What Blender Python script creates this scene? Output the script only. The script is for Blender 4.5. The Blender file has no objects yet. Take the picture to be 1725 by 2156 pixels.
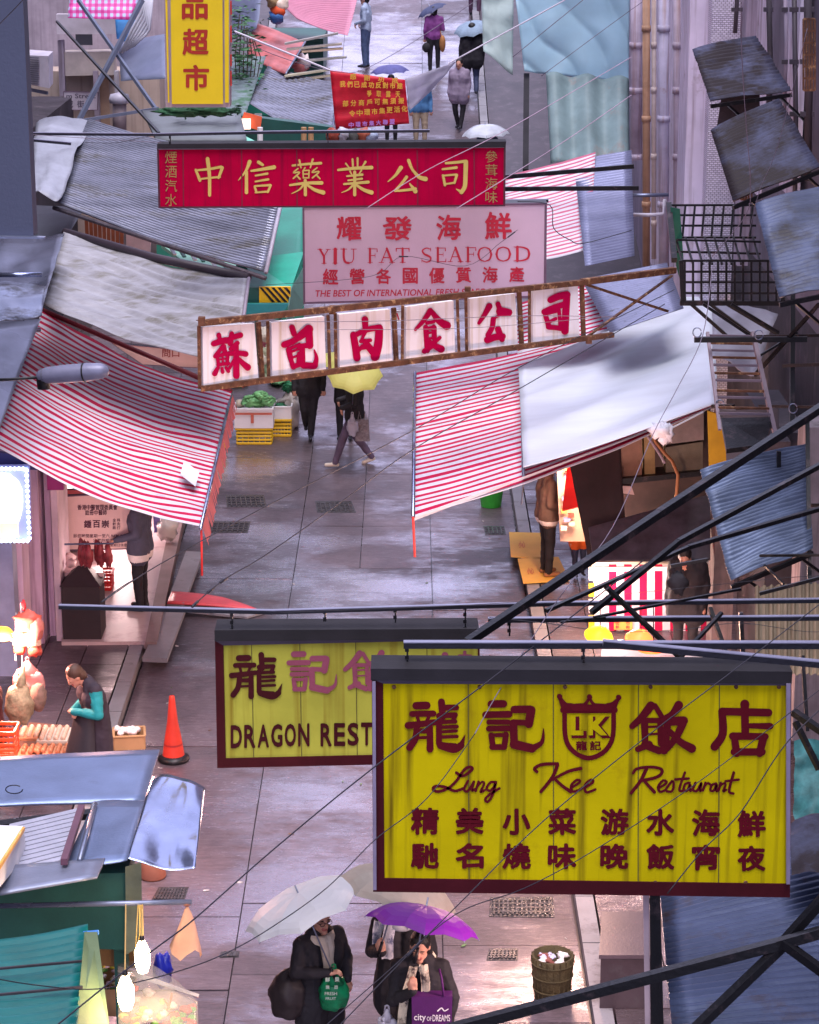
import bpy, math, random
import numpy as np
from mathutils import Vector as V, Matrix, noise
random.seed(7)
SC = bpy.context.scene
C = SC.collection
R = math.radians
# ---------------------------------------------------------------- camera
TH, F, CU, CV, H = R(16), 5000.0, 862.5, 1078.0, 10.0
cd = bpy.data.cameras.new('camera'); cam = bpy.data.objects.new('camera', cd); C.objects.link(cam)
cd.sensor_fit = 'VERTICAL'; cd.sensor_height = 36; cd.lens = F/2156*36; cd.clip_start = .1; cd.clip_end = 600
cam.location = (0, 0, H); cam.rotation_euler = (R(90)-TH, 0, 0); SC.camera = cam
# ---------------------------------------------------------------- overcast daylight
w = bpy.data.worlds.new('World'); SC.world = w; w.use_nodes = True
n = w.node_tree; n.nodes.clear()
sky = n.nodes.new('ShaderNodeTexSky'); sky.sky_type = 'NISHITA'; sky.sun_disc = False
sky.sun_elevation = R(76); sky.sun_rotation = R(195); sky.dust_density = 4; sky.air_density = 1.2
mx = n.nodes.new('ShaderNodeMix'); mx.data_type = 'RGBA'; mx.inputs[0].default_value = .8
n.links.new(sky.outputs[0], mx.inputs[6]); mx.inputs[7].default_value = (5.7, 5.6, 8.2, 1)
bg = n.nodes.new('ShaderNodeBackground'); bg.inputs[1].default_value = .105
n.links.new(mx.outputs[2], bg.inputs[0])
wo = n.nodes.new('ShaderNodeOutputWorld'); n.links.new(bg.outputs[0], wo.inputs[0])
sl = bpy.data.lights.new('sun', 'SUN'); sl.energy = 1.25; sl.angle = R(40); sl.color = (1, .95, .92)
so = bpy.data.objects.new('sun', sl); C.objects.link(so)
so.rotation_euler = V((-.08, .30, -.95)).to_track_quat('-Z', 'Y').to_euler()
SC.view_settings.view_transform = 'Standard'; SC.view_settings.look = 'None'
SC.view_settings.exposure = 1.55; SC.view_settings.gamma = 1; SC.view_settings.use_curve_mapping = False
SC.cycles.use_denoising = True; SC.cycles.max_bounces = 6; SC.cycles.diffuse_bounces = 3
SC.cycles.transparent_max_bounces = 8; SC.cycles.sample_clamp_indirect = 4
# ---------------------------------------------------------------- where a line of sight meets the place
def ray(u, v):
    x, y = (u-CU)/F, -(v-CV)/F
    return V((x, math.cos(TH)+y*math.sin(TH), -math.sin(TH)+y*math.cos(TH)))
CAM = V((0, 0, H))
def P(u, v, Y): d = ray(u, v); return CAM+d*(Y/d.y)
def Z(u, v, z): d = ray(u, v); return CAM+d*((z-H)/d.z)
def gz(Y):
    t = Y-37
    return .25*(math.sqrt(t*t+9)-3) if t > 0 else 0.0
def G(u, v, up=0.0):
    d = ray(u, v); lo, hi = 5.0, 140.0
    f = lambda Y: (CAM+d*(Y/d.y)).z-gz(Y)-up
    for _ in range(50):
        m = (lo+hi)/2
        if f(m) > 0: lo = m
        else: hi = m
    return CAM+d*(lo/d.y)
# ---------------------------------------------------------------- materials
MATS = {}
def nd(t, k, **kw):
    x = t.nodes.new(k)
    for a, b in kw.items(): setattr(x, a, b)
    return x
def mat(name, col, rough=.55, metal=0., var=.18, vs=3., bump=.15, bs=40., emit=0, alpha=1., spot=None, spots=2., spotlo=.55,
        streak=0., streakc=(.02, .02, .02), trans=0., coat=0., sss=0., rvar=0., stretch=(1, 1, 1), tl=0., spec=.35):
    if name in MATS: return MATS[name]
    m = bpy.data.materials.new(name); m.use_nodes = True; t = m.node_tree; b = t.nodes['Principled BSDF']
    tc = nd(t, 'ShaderNodeTexCoord'); mp = nd(t, 'ShaderNodeMapping'); mp.inputs['Scale'].default_value = stretch
    t.links.new(tc.outputs['Object'], mp.inputs[0])
    def noi(s, d=5, r=.6):
        x = nd(t, 'ShaderNodeTexNoise'); x.inputs['Scale'].default_value = s; x.inputs['Detail'].default_value = d
        x.inputs['Roughness'].default_value = r; t.links.new(mp.outputs[0], x.inputs[0]); return x
    def mixc(f, a, c2, mode='MIX'):
        x = nd(t, 'ShaderNodeMix', data_type='RGBA', blend_type=mode)
        for s, val in ((x.inputs[0], f), (x.inputs[6], a), (x.inputs[7], c2)):
            if hasattr(val, 'is_linked') or hasattr(val, 'links'): t.links.new(val, s)
            else: s.default_value = val if not isinstance(val, tuple) else (*val[:3], 1)
        return x.outputs[2]
    def rng(src, a, b2, lo=0., hi=1.):
        x = nd(t, 'ShaderNodeMapRange'); t.links.new(src, x.inputs[0])
        for i, q in enumerate((a, b2, lo, hi)): x.inputs[i+1].default_value = q
        return x.outputs[0]
    n1 = noi(vs)
    c = mixc(rng(n1.outputs[0], .3, .7), tuple(q*(1-var) for q in col), tuple(min(1, q*(1+var)) for q in col))
    if spot:
        n2 = noi(spots, 8, .7); c = mixc(rng(n2.outputs[0], spotlo, spotlo+.12), c, spot)
    if streak:
        mp2 = nd(t, 'ShaderNodeMapping'); mp2.inputs['Scale'].default_value = (9, 9, .35); t.links.new(tc.outputs['Object'], mp2.inputs[0])
        n3 = nd(t, 'ShaderNodeTexNoise'); n3.inputs['Scale'].default_value = 1.6; n3.inputs['Detail'].default_value = 6; t.links.new(mp2.outputs[0], n3.inputs[0])
        c = mixc(rng(n3.outputs[0], .5, .75, 0, streak), c, streakc)
    t.links.new(c, b.inputs['Base Color'])
    b.inputs['Roughness'].default_value = rough; b.inputs['Metallic'].default_value = metal; b.inputs['Specular IOR Level'].default_value = spec
    if rvar:
        n4 = noi(vs*.7, 4); t.links.new(rng(n4.outputs[0], .35, .65, max(.03, rough-rvar), min(1, rough+rvar)), b.inputs['Roughness'])
    if bump:
        n5 = noi(bs, 3); bp = nd(t, 'ShaderNodeBump'); bp.inputs['Strength'].default_value = bump; bp.inputs['Distance'].default_value = .01
        t.links.new(n5.outputs[0], bp.inputs['Height']); t.links.new(bp.outputs[0], b.inputs['Normal'])
    if emit: t.links.new(c, b.inputs['Emission Color']); b.inputs['Emission Strength'].default_value = emit
    if trans: b.inputs['Transmission Weight'].default_value = trans
    if coat: b.inputs['Coat Weight'].default_value = coat
    if alpha < 1: b.inputs['Alpha'].default_value = alpha
    if tl:   # thin cloth: part of the daylight comes through
        out = t.nodes['Material Output']; tr = nd(t, 'ShaderNodeBsdfTranslucent'); t.links.new(c, tr.inputs[0])
        ms = nd(t, 'ShaderNodeMixShader'); ms.inputs[0].default_value = tl
        t.links.new(b.outputs[0], ms.inputs[1]); t.links.new(tr.outputs[0], ms.inputs[2]); t.links.new(ms.outputs[0], out.inputs[0])
    MATS[name] = m; return m
black = mat('black_iron', (.008, .008, .011), .4, .3, bump=.3, spot=(.05, .035, .04), spots=9)
galv = mat('galvanised_steel', (.17, .19, .28), .32, .55, var=.25, vs=2, spot=(.14, .13, .19), spots=3, spotlo=.58, rvar=.12)
galvl = mat('bright_zinc', (.30, .34, .50), .24, .9, var=.2, vs=2, rvar=.14, bump=.25, bs=5)
rust = mat('rusty_iron', (.12, .05, .028), .75, .1, var=.5, vs=9, spot=(.42, .24, .12), spots=11, spotlo=.54, bump=.6)
corr = mat('weathered_zinc', (.06, .075, .135), .5, .15, spec=.3, var=.4, vs=1.6, spot=(.03, .028, .035), spots=1.1, spotlo=.50)
corrd = mat('brown_stained_zinc', (.055, .06, .11), .6, 0, spec=.2, var=.5, vs=1.2, spot=(.017, .011, .014), spots=.8, spotlo=.42)
plas = mat('grey_tarpaulin', (.33, .32, .36), .32, 0, var=.22, vs=2, spot=(.2, .185, .17), spots=1.2, spotlo=.5, bump=.5, bs=14, tl=.12, stretch=(1, 3, 3))
whitet = mat('white_tarpaulin', (.72, .76, .86), .3, 0, var=.08, vs=1.5, bump=.3, bs=5, tl=.2, stretch=(.5, 2, 2))
redw = mat('red_stripe_cloth', (.62, .012, .085), .6, 0, var=.15, bump=.3, spot=(.50, .03, .09), spots=1.6, spotlo=.56, tl=.25, spec=.1)
whw = mat('white_stripe_cloth', (.76, .74, .82), .6, 0, var=.06, bump=.3, spot=(.55, .50, .56), spots=1.8, spotlo=.60, tl=.25, spec=.1)
pinkw = mat('pink_stripe_cloth', (.66, .15, .25), .5, 0, var=.08, tl=.3)
pinkt = mat('pink_tarpaulin', (.68, .3, .42), .4, 0, var=.1, vs=2, tl=.3)
salmon = mat('faded_red_tarpaulin', (.5, .14, .14), .4, 0, var=.35, vs=1.5, tl=.2)
bluet = mat('blue_tarpaulin', (.40, .60, .72), .35, 0, var=.1, vs=1.2, bump=.5, bs=4, tl=.35)
paleb = mat('pale_green_grey_tarpaulin', (.40, .50, .50), .5, 0, var=.12, vs=1.5, spot=(.42, .36, .26), spots=.9, spotlo=.6, tl=.3)
wallm = mat('mauve_render', (.30, .25, .33), .75, 0, var=.25, vs=.8, spot=(.16, .12, .15), spots=1.3, spotlo=.6, streak=.8, streakc=(.10, .07, .09))
walld = mat('stained_shaded_render', (.042, .034, .047), .8, 0, var=.5, vs=1.0, spot=(.10, .08, .10), spots=1.6, streak=.6)  # real stains, but the dark base also stands in for shade
beigew = mat('beige_render', (.46, .36, .32), .75, 0, var=.15, vs=1.2, streak=.5, streakc=(.2, .14, .13))
conc = mat('grey_concrete', (.23, .22, .25), .6, 0, var=.25, vs=1.5, spot=(.13, .12, .14), spots=3)
skin = mat('skin', (.50, .25, .18), .5, 0, var=.06, bump=.05)
hairm = mat('black_hair', (.012, .01, .012), .4, 0, var=.3, bump=.8, bs=90, stretch=(1, 1, .2))
shoe = mat('dark_shoe', (.02, .02, .03), .4)
shoew = mat('pale_shoe', (.55, .48, .42), .5)
wirem = mat('black_cable', (.02, .018, .03), .5, bump=0)
wireg = mat('grey_cable', (.16, .13, .18), .5, bump=0)
green = mat('stall_green', (.012, .20, .14), .45, 0, var=.2, vs=1.5, bump=.3)
greend = mat('dark_green_sheet', (.012, .075, .065), .5, 0, var=.3, vs=1.5)
teal = mat('teal_corrugated_plastic', (.004, .10, .105), .38, 0, spec=.25, var=.2, vs=2, spot=(.005, .07, .07), spots=3, spotlo=.6)
white = mat('white_paint', (.75, .73, .76), .45, 0, var=.06, spot=(.5, .47, .5), spots=5, spotlo=.62)
foam = mat('white_foam', (.74, .72, .78), .7, 0, var=.05)
card = mat('brown_cardboard', (.42, .24, .12), .8, 0, var=.12)
yelc = mat('yellow_plastic', (.75, .48, .02), .4, 0, var=.1)
redp = mat('red_plastic', (.65, .03, .03), .4, 0, var=.1)
oran = mat('orange_plastic', (.75, .09, .02), .4, 0, var=.15)
darkc = mat('near_black_cloth', (.018, .016, .022), .8, 0, var=.3)
wetg = mat('wet_drain_iron', (.06, .055, .06), .25, .3, var=.5, vs=9, bump=1, bs=30)
# ---------------------------------------------------------------- meshes
ORG = {}
class MB:
    def __init__(s): s.v, s.f, s.m, s.cuts = [], [], [], []
    def add(s, vs, fs, mi=0):
        o = len(s.v); s.v += [tuple(x) for x in vs]; s.f += [tuple(i+o for i in f) for f in fs]; s.m += [mi]*len(fs); return s
    def hexa(s, a, mi=0):   # 4 bottom corners, 4 top corners
        return s.add(a, [(3, 2, 1, 0), (4, 5, 6, 7), (0, 1, 5, 4), (1, 2, 6, 5), (2, 3, 7, 6), (3, 0, 4, 7)], mi)
    def box(s, c, d, rz=0, mi=0, rx=0):
        M = Matrix.Rotation(rz, 4, 'Z') @ Matrix.Rotation(rx, 4, 'X'); c = V(c); q = [V((sx*d[0]/2, sy*d[1]/2, sz*d[2]/2)) for sz in (-1, 1) for sx, sy in ((-1, -1), (1, -1), (1, 1), (-1, 1))]
        return s.hexa([c+M @ x for x in q], mi)
    def bar(s, p, q, a, b=None, mi=0):
        b = b or a; p, q = V(p), V(q); d = (q-p).normalized(); side = d.cross(V((0, 0, 1)))
        if side.length < .05: side = V((1, 0, 0))
        side.normalize(); up = side.cross(d)
        k = [side*(i*a/2)+up*(j*b/2) for i, j in ((-1, -1), (1, -1), (1, 1), (-1, 1))]
        return s.hexa([p+x for x in k]+[q+x for x in k], mi)
    def angle(s, p, q, a, t=.006, mi=0):   # L section iron
        p, q = V(p), V(q); d = (q-p).normalized(); side = d.cross(V((0, 0, 1))).normalized(); up = side.cross(d)
        s.bar(p+up*a/2, q+up*a/2, a, t, mi); return s.bar(p+side*(a/2+.003)-up*0, q+side*(a/2+.003), t, a, mi)
    def tube(s, pts, r, n=8, mi=0, cap=True):
        pts = [V(p) for p in pts]; rs = r if isinstance(r, (list, tuple)) else [r]*len(pts); o = len(s.v)
        for i, p in enumerate(pts):
            d = (pts[min(i+1, len(pts)-1)]-pts[max(i-1, 0)])
            d = d.normalized() if d.length > 1e-9 else V((0, 0, 1))
            a = d.cross(V((.13, .27, .95))); a = a.normalized() if a.length > .1 else d.cross(V((1, 0, 0))).normalized(); b = d.cross(a)
            for k in range(n):
                t = 2*math.pi*k/n; s.v.append(tuple(p+(a*math.cos(t)+b*math.sin(t))*rs[i]))
        for i in range(len(pts)-1):
            for k in range(n):
                s.f.append((o+i*n+k, o+i*n+(k+1) % n, o+(i+1)*n+(k+1) % n, o+(i+1)*n+k)); s.m.append(mi)
        if cap:
            s.f.append(tuple(o+k for k in range(n))[::-1]); s.m.append(mi)
            s.f.append(tuple(o+(len(pts)-1)*n+k for k in range(n))); s.m.append(mi)
        return s
    def lathe(s, c, prof, n=20, mi=0, sx=1, sy=1, ax=None):   # prof: (r, z)
        c = V(c); o = len(s.v); q = V((0, 0, 1)).rotation_difference(V(ax)) if ax else None
        for r, z in prof:
            for k in range(n):
                t = 2*math.pi*k/n; x = V((r*sx*math.cos(t), r*sy*math.sin(t), z))
                s.v.append(tuple(c+(q @ x if q else x)))
        for i in range(len(prof)-1):
            for k in range(n):
                s.f.append((o+i*n+k, o+i*n+(k+1) % n, o+(i+1)*n+(k+1) % n, o+(i+1)*n+k)); s.m.append(mi)
        return s
    def ell(s, c, r, n=14, m=9, mi=0, M=None, jit=0):
        c = V(c); o = len(s.v)
        for i in range(m+1):
            a = math.pi*i/m
            for k in range(n):
                t = 2*math.pi*k/n; d = V((math.sin(a)*math.cos(t), math.sin(a)*math.sin(t), math.cos(a)))
                x = V((d.x*r[0], d.y*r[1], d.z*r[2]))
                if jit: x *= 1+jit*noise.noise(d*2.3+c*5)
                s.v.append(tuple(c+(M @ x if M else x)))
        for i in range(m):
            for k in range(n): s.f.append((o+i*n+k, o+(i+1)*n+k, o+(i+1)*n+(k+1) % n, o+i*n+(k+1) % n)); s.m.append(mi)
        return s
def obj(name, mb, mats, parent=None, smooth=False, mod=None, thick=0):
    if not isinstance(mats, (list, tuple)): mats = [mats]
    me = bpy.data.meshes.new(name)
    vs = np.array(mb.v, dtype=float)
    if parent is None:
        org = V((float((vs[:, 0].min()+vs[:, 0].max())/2), float((vs[:, 1].min()+vs[:, 1].max())/2), float(vs[:, 2].min())))
    else: org = ORG[parent.name]
    me.from_pydata([(x[0]-org.x, x[1]-org.y, x[2]-org.z) for x in mb.v], [], mb.f)
    for m in mats: me.materials.append(m)
    me.polygons.foreach_set('material_index', mb.m)
    if smooth: me.polygons.foreach_set('use_smooth', [True]*len(me.polygons))
    me.update()
    o = bpy.data.objects.new(name, me); C.objects.link(o)
    if parent is None: o.location = org
    else: o.parent = parent
    ORG[o.name] = org
    if thick:
        s = o.modifiers.new('solidify', 'SOLIDIFY'); s.thickness = thick; s.offset = -1
    if mod == 'bevel':
        s = o.modifiers.new('bevel', 'BEVEL'); s.width = .006; s.segments = 1
    return o
def tag(o, label=None, cat=None, group=None, kind=None):
    if label: o['label'] = label
    if cat: o['category'] = cat
    if group: o['group'] = group
    if kind: o['kind'] = kind
    return o
def thing(name, label, cat, loc, group=None, kind=None):
    o = bpy.data.objects.new(name, None); C.objects.link(o); o.location = loc; ORG[o.name] = V(loc); o.empty_display_size = .2
    return tag(o, label, cat, group, kind)
def copy_tree(o, loc, label, rz=0):
    c = o.copy(); C.objects.link(c); c.location = loc; c.rotation_euler[2] = rz; c['label'] = label; ORG[c.name] = V(loc)
    def kids(a, b):
        for ch in a.children:
            k = ch.copy(); C.objects.link(k); k.parent = b; kids(ch, k)
    kids(o, c); return c
def sheet_mb(A, B, Cc, D, nu=16, nv=10, sag=0., wr=0., wrf=1.5, corr=None, stripes=0, fold=None, thickband=6, seed=0, lift=0.):
    A, B, Cc, D = V(A), V(B), V(Cc), V(D); nrm = (B-A).cross(D-A).normalized()
    if nrm.z < 0: nrm = -nrm
    rows, mi = [], []
    if stripes:
        ws, tot = [], 0
        for i in range(stripes):
            r = .46 if i % thickband else .60
            ws += [(r, 0), (1-r+.08, 1)]
        tot = sum(x[0] for x in ws); acc = 0
        for x, m in ws:
            rows.append(acc/tot); mi.append(m); acc += x
        rows.append(1.0)
    elif corr:
        n = corr[0]*6; rows = [i/n for i in range(n+1)]; mi = [0]*n
    else: rows = [i/nv for i in range(nv+1)]; mi = [0]*nv
    mb = MB(); vs = []
    for j, t in enumerate(rows):
        for i in range(nu+1):
            s = i/nu; p = A.lerp(B, s).lerp(D.lerp(Cc, s), t)
            h = -sag*math.sin(math.pi*s)-sag*.5*math.sin(math.pi*t)
            if wr: h += wr*noise.noise(V((s*wrf+seed*7.1, t*wrf*3.5, seed)))+wr*.35*noise.noise(V((s*wrf*3, t*wrf*11, seed+3)))
            if corr: h += corr[1]*math.cos(2*math.pi*corr[0]*t)
            if fold: h += fold(s, t)
            vs.append(p+nrm*(h+lift))
    fs, ms = [], []
    for j in range(len(rows)-1):
        for i in range(nu):
            a = j*(nu+1)+i; fs.append((a, a+1, a+nu+2, a+nu+1)); ms.append(mi[j])
    mb.v = [tuple(x) for x in vs]; mb.f = fs; mb.m = ms
    return mb
def sheet(name, label, cat, pts, mats, group=None, parent=None, thick=.006, smooth=True, poles=None, polem=None, hem=None, **kw):
    mb = sheet_mb(*pts, **kw)
    if parent is not None: o = obj(name, mb, mats, parent, smooth, thick=thick); return o
    if poles or hem:
        t = thing(name, label, cat, V(pts[2]), group); obj('sheet', mb, mats, t, smooth, thick=thick)
        for a, b in poles or []:
            obj('pole', MB().tube([pts[a], pts[b]] if isinstance(a, int) else [a, b], .022), polem or galv, t, True)
        return t
    o = obj(name, mb, mats, None, smooth, thick=thick); return tag(o, label, cat, group)
# ---------------------------------------------------------------- writing
class Face:   # an upright or tilted flat face on which marks are put where they are seen
    def __init__(s, o, x, y): s.o = V(o); s.x = (V(x)-s.o).normalized(); s.n = s.x.cross((V(y)-s.o)).normalized(); s.y = s.n.cross(s.x)
    def hit(s, u, v):
        d = ray(u, v); t = (s.o-CAM).dot(s.n)/d.dot(s.n); return CAM+d*t
    def front(s): return s.n if s.n.dot(CAM-s.o) > 0 else -s.n
GLY = {}
def glyph(ch, off=.02):
    if (ch, off) not in GLY:
        c = bpy.data.curves.new('t', 'FONT'); c.body = ch; c.offset = off; c.resolution_u = 3
        o = bpy.data.objects.new('t', c); C.objects.link(o)
        m = bpy.data.meshes.new_from_object(o.evaluated_get(bpy.context.evaluated_depsgraph_get()))
        vs = np.array([v.co[:2] for v in m.vertices]); fs = [tuple(p.vertices) for p in m.polygons]
        bpy.data.objects.remove(o); bpy.data.curves.remove(c); bpy.data.meshes.remove(m)
        GLY[(ch, off)] = (vs, fs)
    return GLY[(ch, off)]
def put(mb, face, ch, box, off=.02, lift=.004, wob=0, slant=0):
    vs, fs = glyph(ch, 0)
    if len(vs) == 0: return
    mb.cuts.append((len(mb.v), len(mb.f)))
    lo, hi = vs.min(0), vs.max(0); u0, v0, u1, v1 = box; f = face.front(); n_ = 8 if off > .012 else 1; e = off*.9
    base = []
    for x, y in vs:
        a, b = (x-lo[0])/max(1e-6, hi[0]-lo[0]), (y-lo[1])/max(1e-6, hi[1]-lo[1])
        if wob: q = V((a*3+ord(ch[0]) % 7, b*3, 0)); a += wob*noise.noise(q); b += wob*noise.noise(q+V((9, 9, 0)))
        base.append((a, b))
    for k in range(n_):   # a fatter brush: the same outline laid a little to every side
        ox, oy = (e*math.cos(k*2*math.pi/n_), e*math.sin(k*2*math.pi/n_)) if n_ > 1 else (0, 0)
        mb.add([face.hit(u0+(u1-u0)*(e+(a+ox)*(1-2*e)+slant*b), v1+(v0-v1)*(e+(b+oy)*(1-2*e)))+f*(lift+k*.0003) for a, b in base], fs)
def row(mb, face, text, x0, x1, y0, y1, size, off=.02, dy=0, h=None, **k):   # spaced characters, centres from x0 to x1
    n_ = len(text)
    for i, ch in enumerate(text):
        if ch == ' ': continue
        t = i/(n_-1) if n_ > 1 else 0; cx = x0+(x1-x0)*t; cy = y0+(y1-y0)*t; hh = h or size
        put(mb, face, ch, (cx-size/2, cy-hh/2, cx+size/2, cy+hh/2), off, **k)
def line(mb, face, text, box, off=.01, tilt=0, **k):
    mb.cuts.append((len(mb.v), len(mb.f))); off = min(off, .012)
    u0, v0, u1, v1 = box
    vs, fs = glyph(text, off); lo, hi = vs.min(0), vs.max(0); f = face.front(); lift = k.get('lift', .004); sl = k.get('slant', 0); pts = []
    for x, y in vs:
        a, b = (x-lo[0])/(hi[0]-lo[0]), (y-lo[1])/(hi[1]-lo[1])
        pts.append(face.hit(u0+(u1-u0)*a+sl*b*(v1-v0), v1+(v0-v1)*b+tilt*a)+f*lift)
    mb.add(pts, fs)
def strokes(mb, face, S, ou, ov, k, lift=.004, fat=1.):
    f = face.front(); mb.cuts.append((len(mb.v), len(mb.f)))
    for si, s in enumerate(S):
        w0, w1 = s[0]*k*fat, s[1]*k*fat; pt = [(ou+s[i]*k, ov+s[i+1]*k) for i in range(2, len(s), 2)]
        if len(pt) > 2:   # smooth the path
            q = []
            for i in range(len(pt)-1):
                p0, p1, p2, p3 = pt[max(i-1, 0)], pt[i], pt[i+1], pt[min(i+2, len(pt)-1)]
                for j in range(5):
                    t = j/5; q.append(tuple(.5*(2*p1[c]+(p2[c]-p0[c])*t+(2*p0[c]-5*p1[c]+4*p2[c]-p3[c])*t*t+(3*p1[c]-p0[c]-3*p2[c]+p3[c])*t**3) for c in (0, 1)))
            pt = q+[pt[-1]]
        L, Rr = [], []; n_ = len(pt)
        for i, (x, y) in enumerate(pt):
            dx = pt[min(i+1, n_-1)][0]-pt[max(i-1, 0)][0]; dy = pt[min(i+1, n_-1)][1]-pt[max(i-1, 0)][1]; l = math.hypot(dx, dy) or 1
            w_ = (w0+(w1-w0)*i/(n_-1))/2; nx, ny = -dy/l*w_, dx/l*w_
            L.append((x+nx, y+ny)); Rr.append((x-nx, y-ny))
        lf = lift+si*.00035; pts, fs = [], []
        for a, b in zip(L, Rr): pts += [face.hit(*a)+f*lf, face.hit(*b)+f*lf]
        for i in range(n_-1): fs.append((2*i, 2*i+1, 2*i+3, 2*i+2))
        for e_, ((x, y), w_) in enumerate(((pt[0], w0/2), (pt[-1], w1/2))):   # round ends
            o = len(pts); pts += [face.hit(x+w_*math.cos(a*math.pi/6), y+w_*math.sin(a*math.pi/6))+f*(lf+.0001+.0001*e_) for a in range(12)]; fs.append(tuple(range(o, o+12)))
        mb.add(pts, fs)
def slab(mb, q, d, mi=0):   # quad given by 4 points, thickened away from the camera by d
    q = [V(x) for x in q]; nn = (q[1]-q[0]).cross(q[3]-q[0]).normalized()
    if nn.dot(CAM-q[0]) > 0: nn = -nn
    return mb.hexa([x+nn*d for x in q]+q, mi)
def sag_pts(pts, drop=.15, n_=10):
    out = []
    for a, b in zip(pts[:-1], pts[1:]):
        for i in range(n_):
            t = i/n_; out.append(a.lerp(b, t)-V((0, 0, drop*4*t*(1-t))))
    return out+[pts[-1]]
# ================================================================ ground
wet = bpy.data.materials.new('wet_concrete'); wet.use_nodes = True
t = wet.node_tree; b = t.nodes['Principled BSDF']
tc = nd(t, 'ShaderNodeTexCoord'); oi = nd(t, 'ShaderNodeObjectInfo')
def N(scale, det=6, rough=.6, sc=(1, 1, 1)):
    mp = nd(t, 'ShaderNodeMapping'); mp.inputs['Scale'].default_value = sc; t.links.new(tc.outputs['Object'], mp.inputs[0])
    x = nd(t, 'ShaderNodeTexNoise'); x.inputs['Scale'].default_value = scale; x.inputs['Detail'].default_value = det; x.inputs['Roughness'].default_value = rough
    t.links.new(mp.outputs[0], x.inputs[0]); return x.outputs[0]
def MR(src, a, c, lo, hi):
    x = nd(t, 'ShaderNodeMapRange'); t.links.new(src, x.inputs[0])
    for i, q in enumerate((a, c, lo, hi)): x.inputs[i+1].default_value = q
    return x.outputs[0]
cr = nd(t, 'ShaderNodeMix', data_type='RGBA'); t.links.new(MR(N(1.1), .3, .7, 0, 1), cr.inputs[0])
cr.inputs[6].default_value = (.062, .045, .056, 1); cr.inputs[7].default_value = (.135, .100, .12, 1)
c2 = nd(t, 'ShaderNodeMix', data_type='RGBA', blend_type='MULTIPLY'); c2.inputs[0].default_value = 1
t.links.new(cr.outputs[2], c2.inputs[6])
tone = nd(t, 'ShaderNodeCombineColor'); f_ = MR(oi.outputs['Random'], 0, 1, .7, 1.25)
for i in range(3): t.links.new(f_, tone.inputs[i])
t.links.new(tone.outputs[0], c2.inputs[7])
c3 = nd(t, 'ShaderNodeMix', data_type='RGBA', blend_type='MULTIPLY'); c3.inputs[0].default_value = 1
g2 = nd(t, 'ShaderNodeCombineColor'); f2 = MR(N(20, 8, .85, (.28, 1.1, 1)), .35, .65, .55, 1.35)
for i in range(3): t.links.new(f2, g2.inputs[i])
t.links.new(c2.outputs[2], c3.inputs[6]); t.links.new(g2.outputs[0], c3.inputs[7]); t.links.new(c3.outputs[2], b.inputs['Base Color'])
geo = tc.outputs['Object']; prev = N(.7, 7, .68, (.7, 1, 1))
for (u, v), r_, k_ in (((650, 1880), 1.0, .35), ((600, 1225), 1.0, .26), ((525, 985), .7, .28), ((820, 1230), .9, .22), ((690, 1680), 1.1, .22), ((860, 110), 2.6, .2), ((560, 1130), .9, .2)):
    g_ = G(u, v)-V((0, 20, 0)); ds = nd(t, 'ShaderNodeVectorMath', operation='DISTANCE'); t.links.new(geo, ds.inputs[0]); ds.inputs[1].default_value = g_
    ad_ = nd(t, 'ShaderNodeMath', operation='ADD'); t.links.new(prev, ad_.inputs[0]); t.links.new(MR(ds.outputs['Value'], 0, r_*1.5, k_, 0), ad_.inputs[1]); prev = ad_.outputs[0]
fine = nd(t, 'ShaderNodeMath', operation='MULTIPLY_ADD'); t.links.new(N(7, 8, .8, (.35, 1.1, 1)), fine.inputs[0]); fine.inputs[1].default_value = .42; t.links.new(prev, fine.inputs[2])
pud = MR(fine.outputs[0], .70, .93, 0, 1)
rr = nd(t, 'ShaderNodeMapRange'); t.links.new(pud, rr.inputs[0]); rr.inputs[3].default_value = .55; rr.inputs[4].default_value = .12
t.links.new(rr.outputs[0], b.inputs['Roughness']); b.inputs['Specular IOR Level'].default_value = .3
t.links.new(MR(pud, 0, 1, .0, .1), b.inputs['Coat Weight']); b.inputs['Coat IOR'].default_value = 3.4; cr2 = MR(N(30, 6, .8, (1, .4, 1)), .35, .65, .08, .34); t.links.new(cr2, b.inputs['Coat Roughness'])
bp = nd(t, 'ShaderNodeBump'); bp.inputs['Distance'].default_value = .012; t.links.new(N(16, 7, .78, (.3, 1.1, 1)), bp.inputs['Height'])
t.links.new(MR(pud, 0, 1, .7, .5), bp.inputs['Strength']); t.links.new(bp.outputs[0], b.inputs['Normal'])
gl = nd(t, 'ShaderNodeBsdfGlossy'); gl.inputs['Color'].default_value = (.97, .93, 1, 1); t.links.new(MR(N(20, 7, .8, (.35, 1.1, 1)), .35, .65, .10, .32), gl.inputs['Roughness'])
bp2 = nd(t, 'ShaderNodeBump'); bp2.inputs['Distance'].default_value = .01; bp2.inputs['Strength'].default_value = .32; t.links.new(N(22, 7, .8, (.3, 1.1, 1)), bp2.inputs['Height']); t.links.new(bp2.outputs[0], gl.inputs['Normal'])
msx = nd(t, 'ShaderNodeMixShader'); t.links.new(MR(pud, 0, 1, .05, .46), msx.inputs[0]); t.links.new(b.outputs[0], msx.inputs[1]); t.links.new(gl.outputs[0], msx.inputs[2]); t.links.new(msx.outputs[0], t.nodes['Material Output'].inputs[0])
MATS['wet'] = wet
wetdark = mat('wet_joint_dirt', (.05, .04, .045), .3, rvar=.15)
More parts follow.
